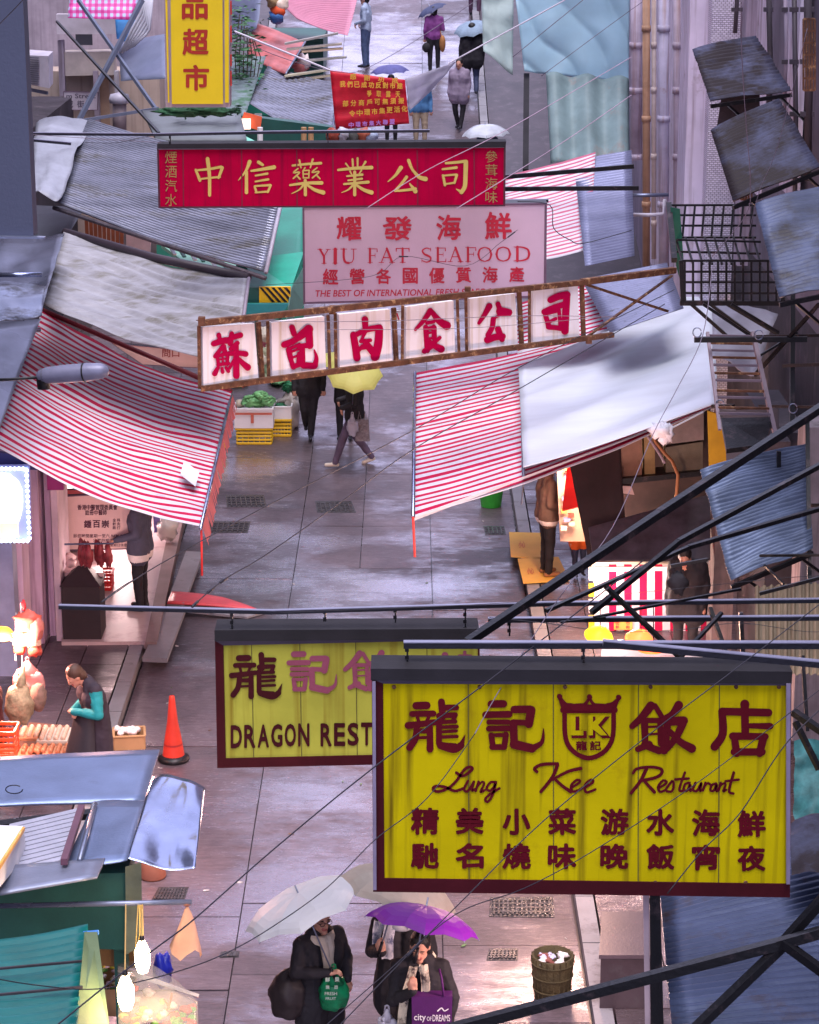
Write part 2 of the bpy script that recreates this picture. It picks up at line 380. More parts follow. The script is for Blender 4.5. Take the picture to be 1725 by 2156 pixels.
def strip(x0, x1, y0, y1, up, step=1.5, th=.05, jit=0):
    mb = MB(); ys = [y0]; step = min(step, 1.0)
    while ys[-1]+step < y1-.3: ys.append(ys[-1]+step)
    ys.append(y1); vs = []
    j = [random.uniform(-jit, jit) for _ in range(4)]
    for i, y in enumerate(ys):
        e = (j[0], j[1]) if i == 0 else ((j[2], j[3]) if i == len(ys)-1 else (0, 0))
        vs += [(x0, y, gz(y)+up+e[0]), (x1, y, gz(y)+up+e[1]), (x0, y, gz(y)+up-th), (x1, y, gz(y)+up-th)]
    fs = []
    for i in range(len(ys)-1):
        a = 4*i; fs += [(a, a+1, a+5, a+4), (a+2, a, a+4, a+6), (a+1, a+3, a+7, a+5)]
    fs += [(0, 2, 3, 1), (4*len(ys)-4, 4*len(ys)-3, 4*len(ys)-1, 4*len(ys)-2)]
    return mb.add(vs, fs)
KL, KR = -3.36, 1.60
tag(obj('ground', strip(-60, 60, -20, 300, -.16, 4), wetdark), kind='structure')
road = thing('road', 'wet grey concrete market street with slabs and dark joints', None, (0, 20, 0), kind='structure')
obj('bed', strip(KL-.1, KR+.1, 6, 110, -.04, 1), wetdark, road)
xs = [KL+.02, -1.62, .31, KR-.02]; cols_ = []
for k in range(3):
    y = 8.0+k*.7
    while y < 95:
        L = random.choice((2.1, 2.9, 3.4, 1.5)) if y < 70 else 6
        g = .006
        if k == 1 and 27 < y < 40 and random.random() < .6:
            xm = -.70
            obj('slab', strip(xs[k]+g, xm-g, y+g, y+L-g, 0, 1.2, .03, .004), wet, road); obj('slab', strip(xm+g, xs[k+1]-g, y+g, y+L-g, 0, 1.2, .03, .004), wet, road)
        else: obj('slab', strip(xs[k]+g, xs[k+1]-g, y+g, y+L-g, random.uniform(-.003, .003), 1.2, .03, .005), wet, road)
        y += L
for side, xa, xb, lab in (('left', KL, -5.9, 'wet grey pavement on the left under the striped awning'), ('right', KR, 6.0, 'wet pinkish paved strip on the right before the stalls')):
    pv = thing('pavement', lab, None, (xa, 20, 0), kind='structure')
    s = 1 if xb > xa else -1
    obj('bed', strip(min(xa+s*.2, xb), max(xa+s*.2, xb), 8, 110, .08, 1, .2), wetdark, pv)
    y = 9.0
    while y < 62:
        x0, x1 = sorted((xa, xa+s*.17)); obj('kerb_stone', strip(x0, x1, y+.008, y+.99, .125, 1, .2), conc, pv); y += 1
    y = 9.0
    while y < 44:
        x = xa+s*.19; wdt = .52
        for i in range(3 if y > 13 else 1):
            x0, x1 = sorted((x, x+s*(wdt-.012))); obj('paving_stone', strip(x0, x1, y+.006, y+.80, .125+random.uniform(-.003, .003), .8, .03), wet, pv); x += s*wdt
        x0, x1 = sorted((x, xb)); obj('paving_stone', strip(x0, x1, y+.006, y+.80, .122, .8, .03), wet, pv)
        y += .81
    obj('far_paving', strip(*sorted((xa+s*.19, xb)), 44, 110, .125, 2, .03), mat('far_dark_paving', (.05, .036, .042), .4, var=.4, vs=2, spot=(.09, .07, .08), spots=4), pv)
    # gutter
    x0, x1 = sorted((xa-s*.02, xa-s*.02-s*.0)); 
def onground(name, label, cat, quad, m, up=.004, th=.02, ribs=0, group=None):
    q = [G(*p) for p in quad]; t_ = thing(name, label, cat, q[0], group)
    b0 = MB(); b0.hexa([x+V((0, 0, up-th)) for x in q]+[x+V((0, 0, up)) for x in q]); obj('frame', b0, m, t_)
    if ribs:
        for i in range(1, ribs):
            a, c = q[0].lerp(q[1], i/ribs), q[3].lerp(q[2], i/ribs)
            obj('rib', MB().bar(a.lerp(c, .08)+V((0, 0, up+.006)), c.lerp(a, .08)+V((0, 0, up+.006)), .02, .014), wetg, t_)
        for i in range(1, 5):
            a, c = q[0].lerp(q[3], i/5), q[1].lerp(q[2], i/5)
            obj('rib', MB().bar(a.lerp(c, .04)+V((0, 0, up+.004)), c.lerp(a, .04)+V((0, 0, up+.004)), .02, .01), wetg, t_)
    return t_
onground('drain_grate', 'small rectangular drain cover by the lower edge of the striped awning', 'drain cover', [(475, 1042), (556, 1042), (562, 1068), (478, 1068)], wetg, ribs=8, group='drain covers in the street')
onground('drain_grate', 'dark rectangular drain cover in the middle of the wet street', 'drain cover', [(664, 1055), (740, 1055), (750, 1080), (668, 1080)], wetg, ribs=8, group='drain covers in the street')
onground('drain_grate', 'faint wet drain cover near the pole tip of the striped awning', 'drain cover', [(440, 1098), (528, 1098), (522, 1122), (434, 1122)], wetg, ribs=8, group='drain covers in the street')
onground('drain_grate', 'patterned manhole cover below the shiny tin roof sheet', 'drain cover', [(335, 1868), (398, 1868), (388, 1898), (318, 1898)], wetg, ribs=10, group='drain covers in the street')
onground('drain_grate', 'big rough manhole cover under the large yellow sign', 'drain cover', [(1032, 1890), (1165, 1888), (1168, 1932), (1030, 1930)], wetg, ribs=14, group='drain covers in the street')
onground('drain_grate', 'small rough drain cover right of the purple umbrella', 'drain cover', [(1030, 1998), (1092, 1998), (1090, 2022), (1024, 2022)], wetg, ribs=8, group='drain covers in the street')
onground('drain_grate', 'little drain lid by the right kerb near the yellow cardboard', 'drain cover', [(1018, 1108), (1062, 1108), (1066, 1126), (1022, 1126)], wetg, ribs=5, group='drain covers in the street')
onground('drain_grate', 'oval utility lid beneath the dragon sign corner bracket', 'drain cover', [(465, 2005), (505, 2003), (503, 2016), (462, 2018)], wetg, ribs=4, group='drain covers in the street')
# ================================================================ buildings
def wallbox(x0, x1, y0, y1, z0, z1): return MB().hexa([(x0, y0, z0), (x1, y0, z0), (x1, y1, z0), (x0, y1, z0), (x0, y0, z1), (x1, y0, z1), (x1, y1, z1), (x0, y1, z1)])
rb = thing('corner_building', 'tall stained mauve building lining the right side of the street', 'building', (5, 30, 0))
obj('wall', wallbox(4.55, 9, 8, 43, -.2, 4.6), walld, rb); obj('wall', wallbox(4.55, 9, 8, 43, 4.6, 8.6), mat('streaked_mauve_wall', (.13, .11, .15), .75, var=.4, vs=.9, spot=(.11, .08, .11), spots=1.1, streak=.7, streakc=(.06, .05, .07)), rb)  # both wall tones darkened to stand in for shade
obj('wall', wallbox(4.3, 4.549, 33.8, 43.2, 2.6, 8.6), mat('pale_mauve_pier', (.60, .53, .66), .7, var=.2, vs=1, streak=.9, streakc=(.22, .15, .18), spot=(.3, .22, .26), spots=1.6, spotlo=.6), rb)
# tiled pier face and pilasters on the upper wall
tilem = bpy.data.materials.new('white_wall_tiles'); tilem.use_nodes = True
t = tilem.node_tree; b = t.nodes['Principled BSDF']; bt = nd(t, 'ShaderNodeTexBrick'); tc = nd(t, 'ShaderNodeTexCoord'); mp = nd(t, 'ShaderNodeMapping')
mp.inputs['Rotation'].default_value = (R(90), 0, 0); sx_ = nd(t, 'ShaderNodeSeparateXYZ'); cx_ = nd(t, 'ShaderNodeCombineXYZ'); t.links.new(tc.outputs['Object'], sx_.inputs[0])
ad = nd(t, 'ShaderNodeMath', operation='ADD'); t.links.new(sx_.outputs[0], ad.inputs[0]); t.links.new(sx_.outputs[1], ad.inputs[1]); t.links.new(ad.outputs[0], cx_.inputs[0]); t.links.new(sx_.outputs[2], cx_.inputs[1])
t.links.new(cx_.outputs[0], bt.inputs[0]); bt.inputs['Scale'].default_value = 9; bt.inputs['Color1'].default_value = (.74, .68, .82, 1); bt.inputs['Color2'].default_value = (.55, .50, .64, 1); bt.inputs['Mortar'].default_value = (.17, .15, .2, 1)
bt.inputs['Mortar Size'].default_value = .035; t.links.new(bt.outputs[0], b.inputs['Base Color']); b.inputs['Roughness'].default_value = .35
def facade(name, u0, u1, Y, vt, vb, d, m, parent, smooth=False):   # a wall pier whose front faces down the street
    a, c = P(u0, vb, Y), P(u1, vb, Y); z1 = P(u0, vt, Y).z; z0 = a.z
    return obj(name, wallbox(a.x, c.x, Y, Y+d, z0, z1), m, parent, smooth)
facade('pier', 1462, 1602, 33.2, -60, 1120, 1.2, tilem, rb)
facade('pier', 1418, 1459, 33.6, -60, 1120, 1.0, MATS['pale_mauve_pier'], rb)
facade('pier', 1602, 1640, 30.6, -60, 420, 1.5, MATS['pale_mauve_pier'], rb); facade('pier', 1668, 1684, 27.2, -60, 420, 1.0, MATS['pale_mauve_pier'], rb)
facade('pier', 1552, 1575, 31.6, -60, 560, .4, wallm, rb)
facade('pier', 1490, 1532, 27.6, 880, 1560, .5, mat('brown_pier', (.15, .115, .12), .8, var=.3, streak=.5), rb)
facade('pier', 1668, 1760, 22.4, 900, 1560, .5, mat('grey_pier', (.20, .17, .20), .8, var=.3, streak=.7), rb)
facade('pier', 1590, 1655, 24.2, 930, 1150, .5, walld, rb)
obj('wall', wallbox(4.0, 4.4, 25.5, 27.6, 0, 3.6), walld, rb)
pipes = [(1340, 12, 'mauve', (.42, .36, .46)), (1361, 8, 'ochre', (.42, .25, .16)), (1377, 5, 'cream', (.5, .42, .4)), (1398, 11, 'pale', (.43, .40, .53)), (1426, 8, 'greyish', (.36, .30, .38)), (1441, 5, 'thin mauve', (.34, .28, .38)), (1459, 6, 'slim light', (.42, .36, .46))]
for i, (u, r, nm, c) in enumerate(pipes):
    Y = 42.6-i*1.45; bot = (335, 560, 545, 600, 620, 560, 560)[i]; m_ = mat('pipe_'+nm.replace(' ', '_'), c, .5, var=.2, streak=.8, streakc=(.2, .09, .05), spot=(.25, .13, .08), spots=2.5, spotlo=.6)
    tt = thing('wall_pipe', {'mauve': 'broad mauve downpipe at the building corner beside the blue tarp', 'ochre': 'rust streaked ochre downpipe beside the corner', 'cream': 'narrow cream pipe next to the ochre one', 'pale': 'thick pale lilac drainpipe with orange collar', 'greyish': 'grey mauve drainpipe right of the thick lilac one', 'thin mauve': 'thin mauve pipe between two thicker ones', 'slim light': 'slim pale pipe at the edge of the white tiles'}[nm], 'pipe', P(u, bot, Y), 'drainpipes on the right wall')
    rr_ = r*Y/5000
    obj('shaft', MB().tube([P(u, -60, Y), P(u, bot*.4, Y), P(u, bot, Y)], rr_, 14), m_, tt, True)
    for vv in ((60, 250, 430) if i % 2 else (95, 190, 330, 470)):
        if vv < bot: obj('collar', MB().lathe(P(u, vv, Y), [(rr_*.9, -.05), (rr_*1.22, -.05), (rr_*1.22, .05), (rr_*.9, .05)], 14), mat('orange_collar', (.45, .13, .06), .6) if (i == 3 and vv == 95) else m_, tt, True)
ff = Face((4.2, 35, 6), (4.2, 34, 6), (4.2, 35, 7))
tag(obj('wall_pipe', MB().tube([P(1322, 452, 36), P(1370, 453, 35.6), P(1398, 450, 35.6), P(1400, 420, 35.6)], .03, 8), mat('pale_steel_pipe', (.5, .47, .55), .4), None, True), 'bent pale horizontal pipe crossing the drainpipes below the iron bars', 'pipe')
tag(obj('wall_pipe', MB().tube([P(1310, 412, 35), P(1408, 410, 35)], .028, 8), galv, None, True), 'short straight grey pipe above the bent pale pipe', 'pipe')
# left side
wp_ = mat('dark_conduit', (.05, .04, .055), .5)
for i, (u, v0, v1, Y, r) in enumerate(((1548, -60, 70, 31.4, .03), (1618, -60, 330, 28.5, .035), (1652, -60, 250, 27.3, .022), (1672, -60, 560, 26.6, .03), (1700, -60, 380, 25.4, .045), (1560, -60, 66, 31.2, .012))):
    tt = thing('wall_conduit', ('short dark conduit above the white tiles', 'dark conduit left of the upper brown canopies edge', 'thin conduit on the upper right wall', 'long conduit passing behind the pale right canopy', 'thick stained conduit near the upper right corner', 'thin black wire conduit above the tiles')[i], 'pipe', P(u, v1, Y), 'conduits on the upper right wall')
    obj('shaft', MB().tube([P(u, v0, Y), P(u+4, (v0+v1)/2, Y), P(u, v1, Y)], r, 8), (wp_, walld, wallm)[i % 3], tt, True)
    for vv in range(20, int(v1), 110): obj('clamp', MB().box(P(u, vv, Y), (r*3.2, .06, .05)), wp_, tt)
for i, (u0, v0, u1, v1, Y) in enumerate(((1692, 40, 1716, 190, 24.6), (1560, 330, 1582, 420, 23.9))):
    tt = thing('wall_grille', ('rusty window grille high on the right edge', 'small dark grille behind the second canopy')[i], 'window grille', P(u0, v1, Y))
    for k in range(5): u = u0+(u1-u0)*k/4; obj('bar', MB().bar(P(u, v0, Y), P(u, v1, Y), .02), rust, tt)
    for k in range(7): v = v0+(v1-v0)*k/6; obj('bar', MB().bar(P(u0, v, Y), P(u1, v, Y), .02), rust, tt)
lb = thing('shop_building', 'pale building edge on the left with drip stains beside the shops', 'building', (-5, 28, 0))
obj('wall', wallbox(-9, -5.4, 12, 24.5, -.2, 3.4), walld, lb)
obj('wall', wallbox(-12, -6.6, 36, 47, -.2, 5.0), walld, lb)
m_ = mat('lilac_streaked_render', (.66, .50, .66), .7, var=.12, vs=2, streak=.9, streakc=(.20, .06, .16))
facade('pier', 62, 96, 28.4, 930, 1400, .8, m_, lb); facade('pier', 96, 108, 28.8, 930, 1420, .6, m_, lb); facade('pier', 110, 122, 28.7, 930, 1425, .5, m_, lb)
facade('pier', 123, 136, 28.5, 930, 1425, .9, mat('lilac_plain', (.62, .50, .58), .6), lb); facade('pier', 100, 134, 28.2, 930, 1032, .1, mat('magenta_panel', (.30, .02, .16), .5), lb)
facade('wall', 20, 62, 27.6, 925, 1500, .5, m_, lb)
facade('wall', -40, 42, 27.2, 1120, 1500, .3, mat('blue_grey_panel', (.28, .30, .45), .5), lb)
fb = thing('far_house', 'beige two storey house with balcony and lane sign at upper left', 'house', (-7, 50, gz(50)))
obj('wall', wallbox(P(60, 300, 48).x, P(340, 300, 48).x, 48, 49, 0, P(100, 150, 48).z), beigew, fb)
obj('wall', wallbox(P(35, 300, 49.5).x, P(460, 300, 49.5).x, 49.5, 50, 0, 14), mat('pale_mauve_wall', (.42, .35, .42), .7, streak=.5, streakc=(.2, .16, .2)), fb)
facade('door', 212, 232, 47.9, 150, 262, .05, mat('ochre_shutter', (.42, .28, .2), .6), fb)
facade('window', 160, 195, 47.92, 40, 95, .05, mat('dark_window', (.05, .05, .07), .2), fb)
slab_ = MB(); slab(slab_, [P(132, 110, 47.5), P(240, 108, 47.5), P(240, 158, 47.5), P(134, 160, 47.5)], .5); obj('balcony', slab_, mat('cream_canopy', (.5, .43, .42), .6), fb)
facade('parapet', 120, 250, 47.3, 30, 72, .2, mat('white_parapet', (.5, .45, .52), .6), fb)
facade('post', 128, 140, 47.4, 85, 255, .2, wallm, fb); facade('post', 244, 252, 47.4, 150, 262, .2, mat('grey_post', (.4, .38, .45), .5), fb); facade('post', 200, 210, 47.4, 150, 262, .2, wallm, fb)
lb2 = thing('dark_building', 'dark stained building behind the left grey awnings', 'building', (-7, 40, 0))
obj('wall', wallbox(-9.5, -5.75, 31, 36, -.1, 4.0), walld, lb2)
hi = thing('unseen_tall_wall', 'unseen tall apartment wall added over the right stalls to block side sky', 'building', (8, 30, 0)); obj('wall', wallbox(7.0, 12, -8, 43, 8.6, 24), walld, hi)  # unseen wall, added to block side sky and darken the right side
hi = thing('unseen_tall_wall', 'unseen tall apartment wall added on the left of the market to block side sky', 'building', (-12, 30, 0)); obj('wall', wallbox(-14, -9.6, -8, 47, -.1, 24), walld, hi)  # unseen wall, added to block side sky and darken the left side
# far end of the street: what closes the view above the frame
for i, (x0, x1, y, h, l) in enumerate(((-30, -6.2, 72, 5.5, 'low grey block on the left far up the street'), (5.0, 30, 72, 5.5, 'low grey block on the right far up the street'))):
    t_ = thing('low_block', l, 'building', ((x0+x1)/2, y, gz(y))); obj('wall', wallbox(x0, x1, y, y+30, gz(y)-.5, gz(y)+h), beigew if i else wallm, t_)
    for fl in range(1):
        for k in range(4):
            xx = (x1-2.5-k*3.2) if i == 0 else (x0+2.5+k*3.2); obj('window', wallbox(xx-.7, xx+.7, y-.03, y+.02, gz(y)+3+fl*3, gz(y)+4.5+fl*3), MATS['dark_window'], t_)
obj('wall', wallbox(4.56, 9, 43.01, 70, 0, 15), wallm, rb)  # height raised out of view to dim the far street
up_ = thing('unseen_side_building', 'unseen mauve building added on the far left side to dim the uphill street', 'building', (-8, 58, gz(58))); obj('wall', wallbox(-12, -7.2, 50.2, 72, 0, 15), wallm, up_)  # unseen block, added to cut the skylight on the far street
# ================================================================ signs
maroon = mat('maroon_letters', (.105, .004, .012), .7, spec=.1, var=.15)
lky = mat('yellow_sign_sheet', (.55, .45, .002), .7, spec=.06, var=.14, vs=1.4, streak=.95, streakc=(.14, .09, .005), spot=(.42, .31, .004), spots=2.2, spotlo=.58, bump=.1)
dry = mat('greenish_yellow_sign_sheet', (.42, .41, .06), .7, spec=.06, var=.2, vs=1.5, streak=.85, streakc=(.24, .17, .02), bump=.1)
frm = mat('dark_maroon_frame', (.055, .006, .011), .6, spec=.1, var=.2)
tl = lambda q, Y: [P(u, v, Y) for u, v in q]
def signbox(name, label, cat, q, Y, face, frame, fw=(10, 22, 22, 26), depth=.16, seams=(), top=None, rim=None, group=None):
    """q: outer corners TL TR BR BL as seen; fw: frame widths left top right bottom"""
    P4 = tl(q, Y); t_ = thing(name, label, cat, P4[3], group)
    (a, b_), (c, d), (e, f_), (g, h) = q; l, tp, r, bt = fw
    inn = [(a+l, b_+tp), (c-r, d+tp), (e-r, f_-bt), (g+l, h-bt)]
    I4 = [p for p in tl(inn, Y)]
    back = MB(); slab(back, [x+V((0, .02, 0)) for x in P4], depth); obj('box', back, black, t_)
    pn = MB(); slab(pn, I4, .015); obj('panel', pn, face, t_)
    fr = [((P4[0], I4[0], I4[3], P4[3])), (P4[0], P4[1], I4[1], I4[0]), (I4[1], P4[1], P4[2], I4[2]), (I4[3], I4[2], P4[2], P4[3])]
    for i, k in enumerate(fr):
        m_ = MB(); slab(m_, [V(x)-V((0, .012, 0)) for x in k], .03); obj('frame', m_, (rim if rim and i == 1 else frame), t_)
    for s in seams:
        m_ = MB(); x = [I4[0].lerp(I4[1], s), I4[3].lerp(I4[2], s)]; m_.bar(x[0]-V((0, .002, 0)), x[1]-V((0, .002, 0)), .006, .004); obj('seam', m_, mat('seam_shadow_gap', (.12, .10, .02), .7), t_)
    if top:
        m_ = MB(); k = tl(top, Y-.04); m_.hexa([k[3], k[2], k[2]+V((0, .25, 0)), k[3]+V((0, .25, 0)), k[0], k[1], k[1]+V((0, .25, 0)), k[0]+V((0, .25, 0))]); obj('top_channel', m_, darkc, t_)
    return t_, Face(I4[3], I4[2], I4[0])
def letters(t_, mb, m, name='lettering'):
    if len(mb.cuts) < 2: return obj(name, mb, m, t_)
    cs = ([(0, 0)] if mb.cuts[0] != (0, 0) else [])+mb.cuts+[(len(mb.v), len(mb.f))]
    for (v0, f0), (v1, f1) in zip(cs[:-1], cs[1:]):
        b2 = MB(); b2.v = mb.v[v0:v1]; b2.f = [tuple(i-v0 for i in f) for f in mb.f[f0:f1]]; b2.m = [0]*(f1-f0)
        if b2.f: obj('character', b2, m, t_)
# --- big yellow restaurant sign
t_, fc = signbox('restaurant_sign', 'large yellow restaurant sign with maroon characters, crown shield and script lettering', 'sign',
    [(783, 1428), (1666, 1432), (1663, 1888), (786, 1876)], 13.5, lky, frm, (24, 10, 6, 28), .2, (.21, .42, .63, .83),
    [(781, 1408), (1669, 1414), (1667, 1440), (781, 1432)], mat('grey_purple_rim', (.07, .055, .09), .4, .3))
a = MB(); slab(a, tl([(784, 1436), (791, 1436), (793, 1874), (786, 1874)], 13.45), .02); obj('side_trim', a, mat('lilac_trim', (.28, .24, .36), .4, .3), t_)
a = MB(); slab(a, tl([(1656, 1440), (1665, 1440), (1664, 1862), (1656, 1862)], 13.45), .02); obj('side_trim', a, MATS['lilac_trim'], t_)
k = .3437; mb = MB()
LONG = [[44,44,100,110,165,108],[34,36,75,160,205,158],[20,20,105,170,115,205],[20,20,180,170,165,205],[40,34,50,230,130,222,215,210],[36,40,105,230,95,310,60,365],[26,34,110,265,185,262],[34,40,185,235,185,375],[18,18,115,305,185,302],
 [40,36,255,85,262,180],[34,34,270,120,345,120],[34,30,240,170,340,165],[26,26,340,165,325,205],[22,24,255,210,340,205],[20,22,262,240,350,236],[18,20,262,268,345,262],[20,20,262,300,350,296],[34,34,240,200,240,340],[26,24,262,345,340,350],[44,40,250,350,330,375,375,350],[34,4,375,350,400,285]]
GEI = [[44,44,560,100,635,98],[40,40,525,165,670,162],[30,30,545,210,665,210],[34,34,545,250,665,248],[34,34,560,290,570,360],[34,34,650,285,640,360],[24,24,560,290,650,288],[34,34,565,362,640,362],[44,44,700,132,800,130],[50,50,805,135,790,220],[34,34,700,210,800,215],[46,44,695,215,700,330],[54,50,700,345,810,370],[44,6,810,370,870,330,880,250]]
FAN = [[50,34,190,110,130,185,75,235],[30,30,215,110,270,200],[30,30,165,200,255,200],[40,36,150,210,155,340],[30,34,245,200,250,340],[14,14,165,240,250,236],[14,14,165,285,250,280],[34,40,110,375,180,345],[40,40,150,350,240,385],[50,26,360,105,320,160,260,190],[34,50,275,200,290,215,270,380],[50,50,300,205,390,200],[46,34,385,215,345,300,290,370],[30,50,300,260,370,330,440,370]]
DIM = [[54,44,765,100,765,140],[46,46,625,145,910,152],[44,50,625,150,630,280,580,360],[46,46,765,150,768,290],[30,40,790,232,920,235],[44,40,690,295,890,298],[40,46,700,300,715,400],[46,46,880,300,855,400],[44,44,700,392,870,392]]
strokes(mb, fc, LONG, 842.1, 1447.4, k, .006, 1.08); strokes(mb, fc, GEI, 842.1, 1447.4, k, .006, 1.06)
strokes(mb, fc, FAN, 1305.3, 1447.4, k, .006, 1.1); strokes(mb, fc, DIM, 1305.3, 1447.4, k, .006, 1.05)
letters(t_, mb, maroon)
mb = MB(); k = .913
strokes(mb, fc, [[11,11,449,90,450,135,458,162,478,182,505,191,532,182,552,162,561,135,562,90],[15,15,446,80,564,80],[8,12,437,50,442,62,448,78],[12,8,562,78,568,62,574,52],[9,16,438,52,450,68,465,72],[16,16,460,74,490,72],[10,5,488,74,500,62,506,50],[5,10,506,50,512,62,524,74],[16,16,520,72,552,74],[16,9,548,72,562,66,573,54],[16,16,470,74,545,76],[12,12,437,48,438,49],[12,12,506,49,507,50],[12,12,573,50,574,51]], 779, 1421, k, .006)
L_ = [[[465,92,465,140,495,140,495,126,479,126,479,92]], [[503,92,503,140,516,140,516,124,534,140,551,140,530,115,549,92,534,92,516,108,516,92]]]
def poly(mb, face, pts, ou, ov, k, lift):
    f = face.front(); mb.add([face.hit(ou+pts[i]*k, ov+pts[i+1]*k)+f*lift for i in range(0, len(pts), 2)], [tuple(range(len(pts)//2))])
for g_ in ([465,95,465,145,500,145,500,128,483,128,483,95], [506,95,506,145,520,145,520,130,536,145,556,145,534,118,554,95,538,95,520,110,520,95]): poly(mb, fc, g_, 779, 1421, k, .0075)
for i_, ch in enumerate('龍記'): put(mb, fc, ch, (779+(475+i_*32)*k, 1421+151*k, 779+(501+i_*32)*k, 1421+173*k), .035, .007)
letters(t_, mb, maroon, 'emblem')
mb = MB()
for g_ in ([462,92,462,138,492,138,492,127,474,127,474,92], [503,92,503,138,514,138,514,124,532,138,547,138,526,114,545,92,532,92,514,108,514,92]): poly(mb, fc, g_, 779, 1421, k, .0095)
letters(t_, mb, lky, 'emblem_letters')
mb = MB(); k = .6982
SCR = [[8,8,95,45,115,55,142,36,138,28,120,35,95,70,70,92,40,102,25,95,32,86,60,88,90,100,115,93],[7,7,130,70,118,95,130,100,148,72],[7,7,148,72,142,98,152,94],[7,7,162,72,153,100],[6,7,156,88,172,73,179,78,168,102,180,98],[7,7,214,74,198,74,186,92,196,99,208,88,215,70,205,110,190,132,182,125,196,110,225,92],
 [10,9,400,22,385,58,350,102],[9,9,338,42,331,32,355,20,400,18],[10,7,470,32,430,42,385,66],[8,10,390,62,415,85,440,102],[7,7,442,90,464,76,467,68,456,68,441,84,446,101,462,98,480,88],[7,7,482,90,504,76,507,68,496,68,482,84,486,103,500,101,514,95],
 [10,9,668,33,650,70,622,106],[8,9,628,46,640,33,680,28,712,34,713,48,695,60,658,68],[8,10,660,68,675,85,692,103],[7,7,704,92,726,78,727,70,716,70,703,88,709,102,724,98],[7,7,724,98,746,70,750,86,744,101,730,101],[7,7,784,44,767,95,779,99],[7,7,755,65,795,62],[7,7,798,75,785,79,780,95,790,99,800,80,799,99,806,95],[7,7,816,75,808,95,820,99,834,75,829,99,838,95],[7,7,846,75,838,98],[6,7,842,86,853,76,860,80],[7,7,878,77,865,82,861,97,871,98,880,79,878,99,884,96],[7,7,892,75,885,98],[6,7,888,85,902,76,906,82,899,100,908,96],[8,7,931,44,917,98,930,107],[7,7,906,70,946,65]]
for a_, b_ in ((0, 6), (6, 12), (12, 99)): strokes(mb, fc, SCR[a_:b_], 894.7, 1594.7, k, .006, 1.12)
letters(t_, mb, maroon, 'script_lettering')
mb = MB(); k = .913
for (x, a_), (ch1, ch2) in zip([(127, 0), (230, 0), (338, 2), (443, 2), (564, 3), (670, 4), (775, 6), (880, 10)], zip('精美小菜游水海鮮', '馳名燒味晚飯宵夜')):
    put(mb, fc, ch1, (779+(x-33)*k, 1421+(305+a_*.7)*k, 779+(x+33)*k, 1421+(367+a_*.7)*k), .045, .006, .03)
    put(mb, fc, ch2, (779+(x-33)*k, 1421+(386+a_*.6)*k, 779+(x+33)*k, 1421+(446+a_*.6)*k), .045, .006, .03)
letters(t_, mb, maroon, 'small_characters')
for u, v in [(u_, 1446) for u_ in (830, 1010, 1190, 1370, 1550, 1640)]+[(u_, 1858) for u_ in (815, 1000, 1190, 1380, 1570)]+[(800, 1560), (800, 1720)]:
    obj('bolt', MB().lathe(fc.hit(u, v)+fc.front()*.004, [(.0, .008), (.012, .006), (.014, -.006)], 8, ax=fc.front()), rust, t_)
# --- dragon restaurant sign behind it
t_, fc = signbox('restaurant_sign', 'smaller greenish yellow dragon restaurant sign partly hidden behind the large one', 'sign',
    [(453, 1348), (1010, 1336), (1012, 1604), (458, 1616)], 16.2, dry, frm, (18, 10, 4, 20), .2, (.11, .30, .52, .8),
    [(452, 1327), (1008, 1324), (1008, 1346), (452, 1350)], MATS['grey_purple_rim'])
fade = mat('faded_maroon_characters', (.28, .07, .12), .7, spec=.1, var=.15)
mb = MB(); s = .40
strokes(mb, fc, LONG, 452.7+50*.5908-30*.303, 1326.4+85*.5908-70*.353, .303, .006, 1.0)
letters(t_, mb, frm, 'lettering')
mb = MB(); strokes(mb, fc, GEI, 452.7+255*.5908-505*.28, 1326.4+85*.5908-80*.345, .28, .006, 1.0)
strokes(mb, fc, FAN, 452.7+455*.5908-60*.25, 1326.4+85*.5908-90*.345, .27, .006, 1.0)
strokes(mb, fc, DIM, 875-535*.27, 1380-80*.345, .27, .006, 1.0)
put(mb, fc, '九', (962, 1369, 1005, 1402), .05, .006, .05); letters(t_, mb, fade, 'lettering')
mb = MB()
for i, ch in enumerate('DRAGON'): put(mb, fc, ch, (486+i*28.4, 1526-i*.8, 510+i*28.4, 1575-i*.8), .05, .006)
for i, ch in enumerate('RESTAURANT'): put(mb, fc, ch, (675+i*28.4, 1522-i*.6, 699+i*28.4, 1571-i*.6), .05, .006)
letters(t_, mb, frm, 'latin_lettering')
# --- long red medicine shop sign
crim = mat('crimson_sign_sheet', (.42, .001, .04), .7, spec=.03, var=.12, vs=3, streak=.55, streakc=(.13, .005, .03))
gold = mat('dull_gold_letters', (.62, .48, .12), .5, var=.1)
t_, fc = signbox('medicine_shop_sign', 'long crimson sign with dull gold characters hung across the street', 'sign',
    [(331, 312), (1065, 308), (1064, 434), (334, 438)], 30.0, crim, mat('dark_crimson_frame', (.07, .012, .03), .5), (4, 3, 4, 3), .25, (),
    [(331, 303), (1066, 298), (1065, 310), (331, 313)], mat('dull_lilac_strip', (.2, .16, .24), .5))
for s in (.07, .24, .40, .505, .635, .75, .915):
    a = MB(); I0, I1 = P(335+725*s, 316, 30), P(336+725*s, 434, 30); a.bar(I0-V((0, .003, 0)), I1-V((0, .003, 0)), .016, .004); obj('seam', a, mat('crimson_seam', (.20, .004, .03), .6), t_)
mb = MB()
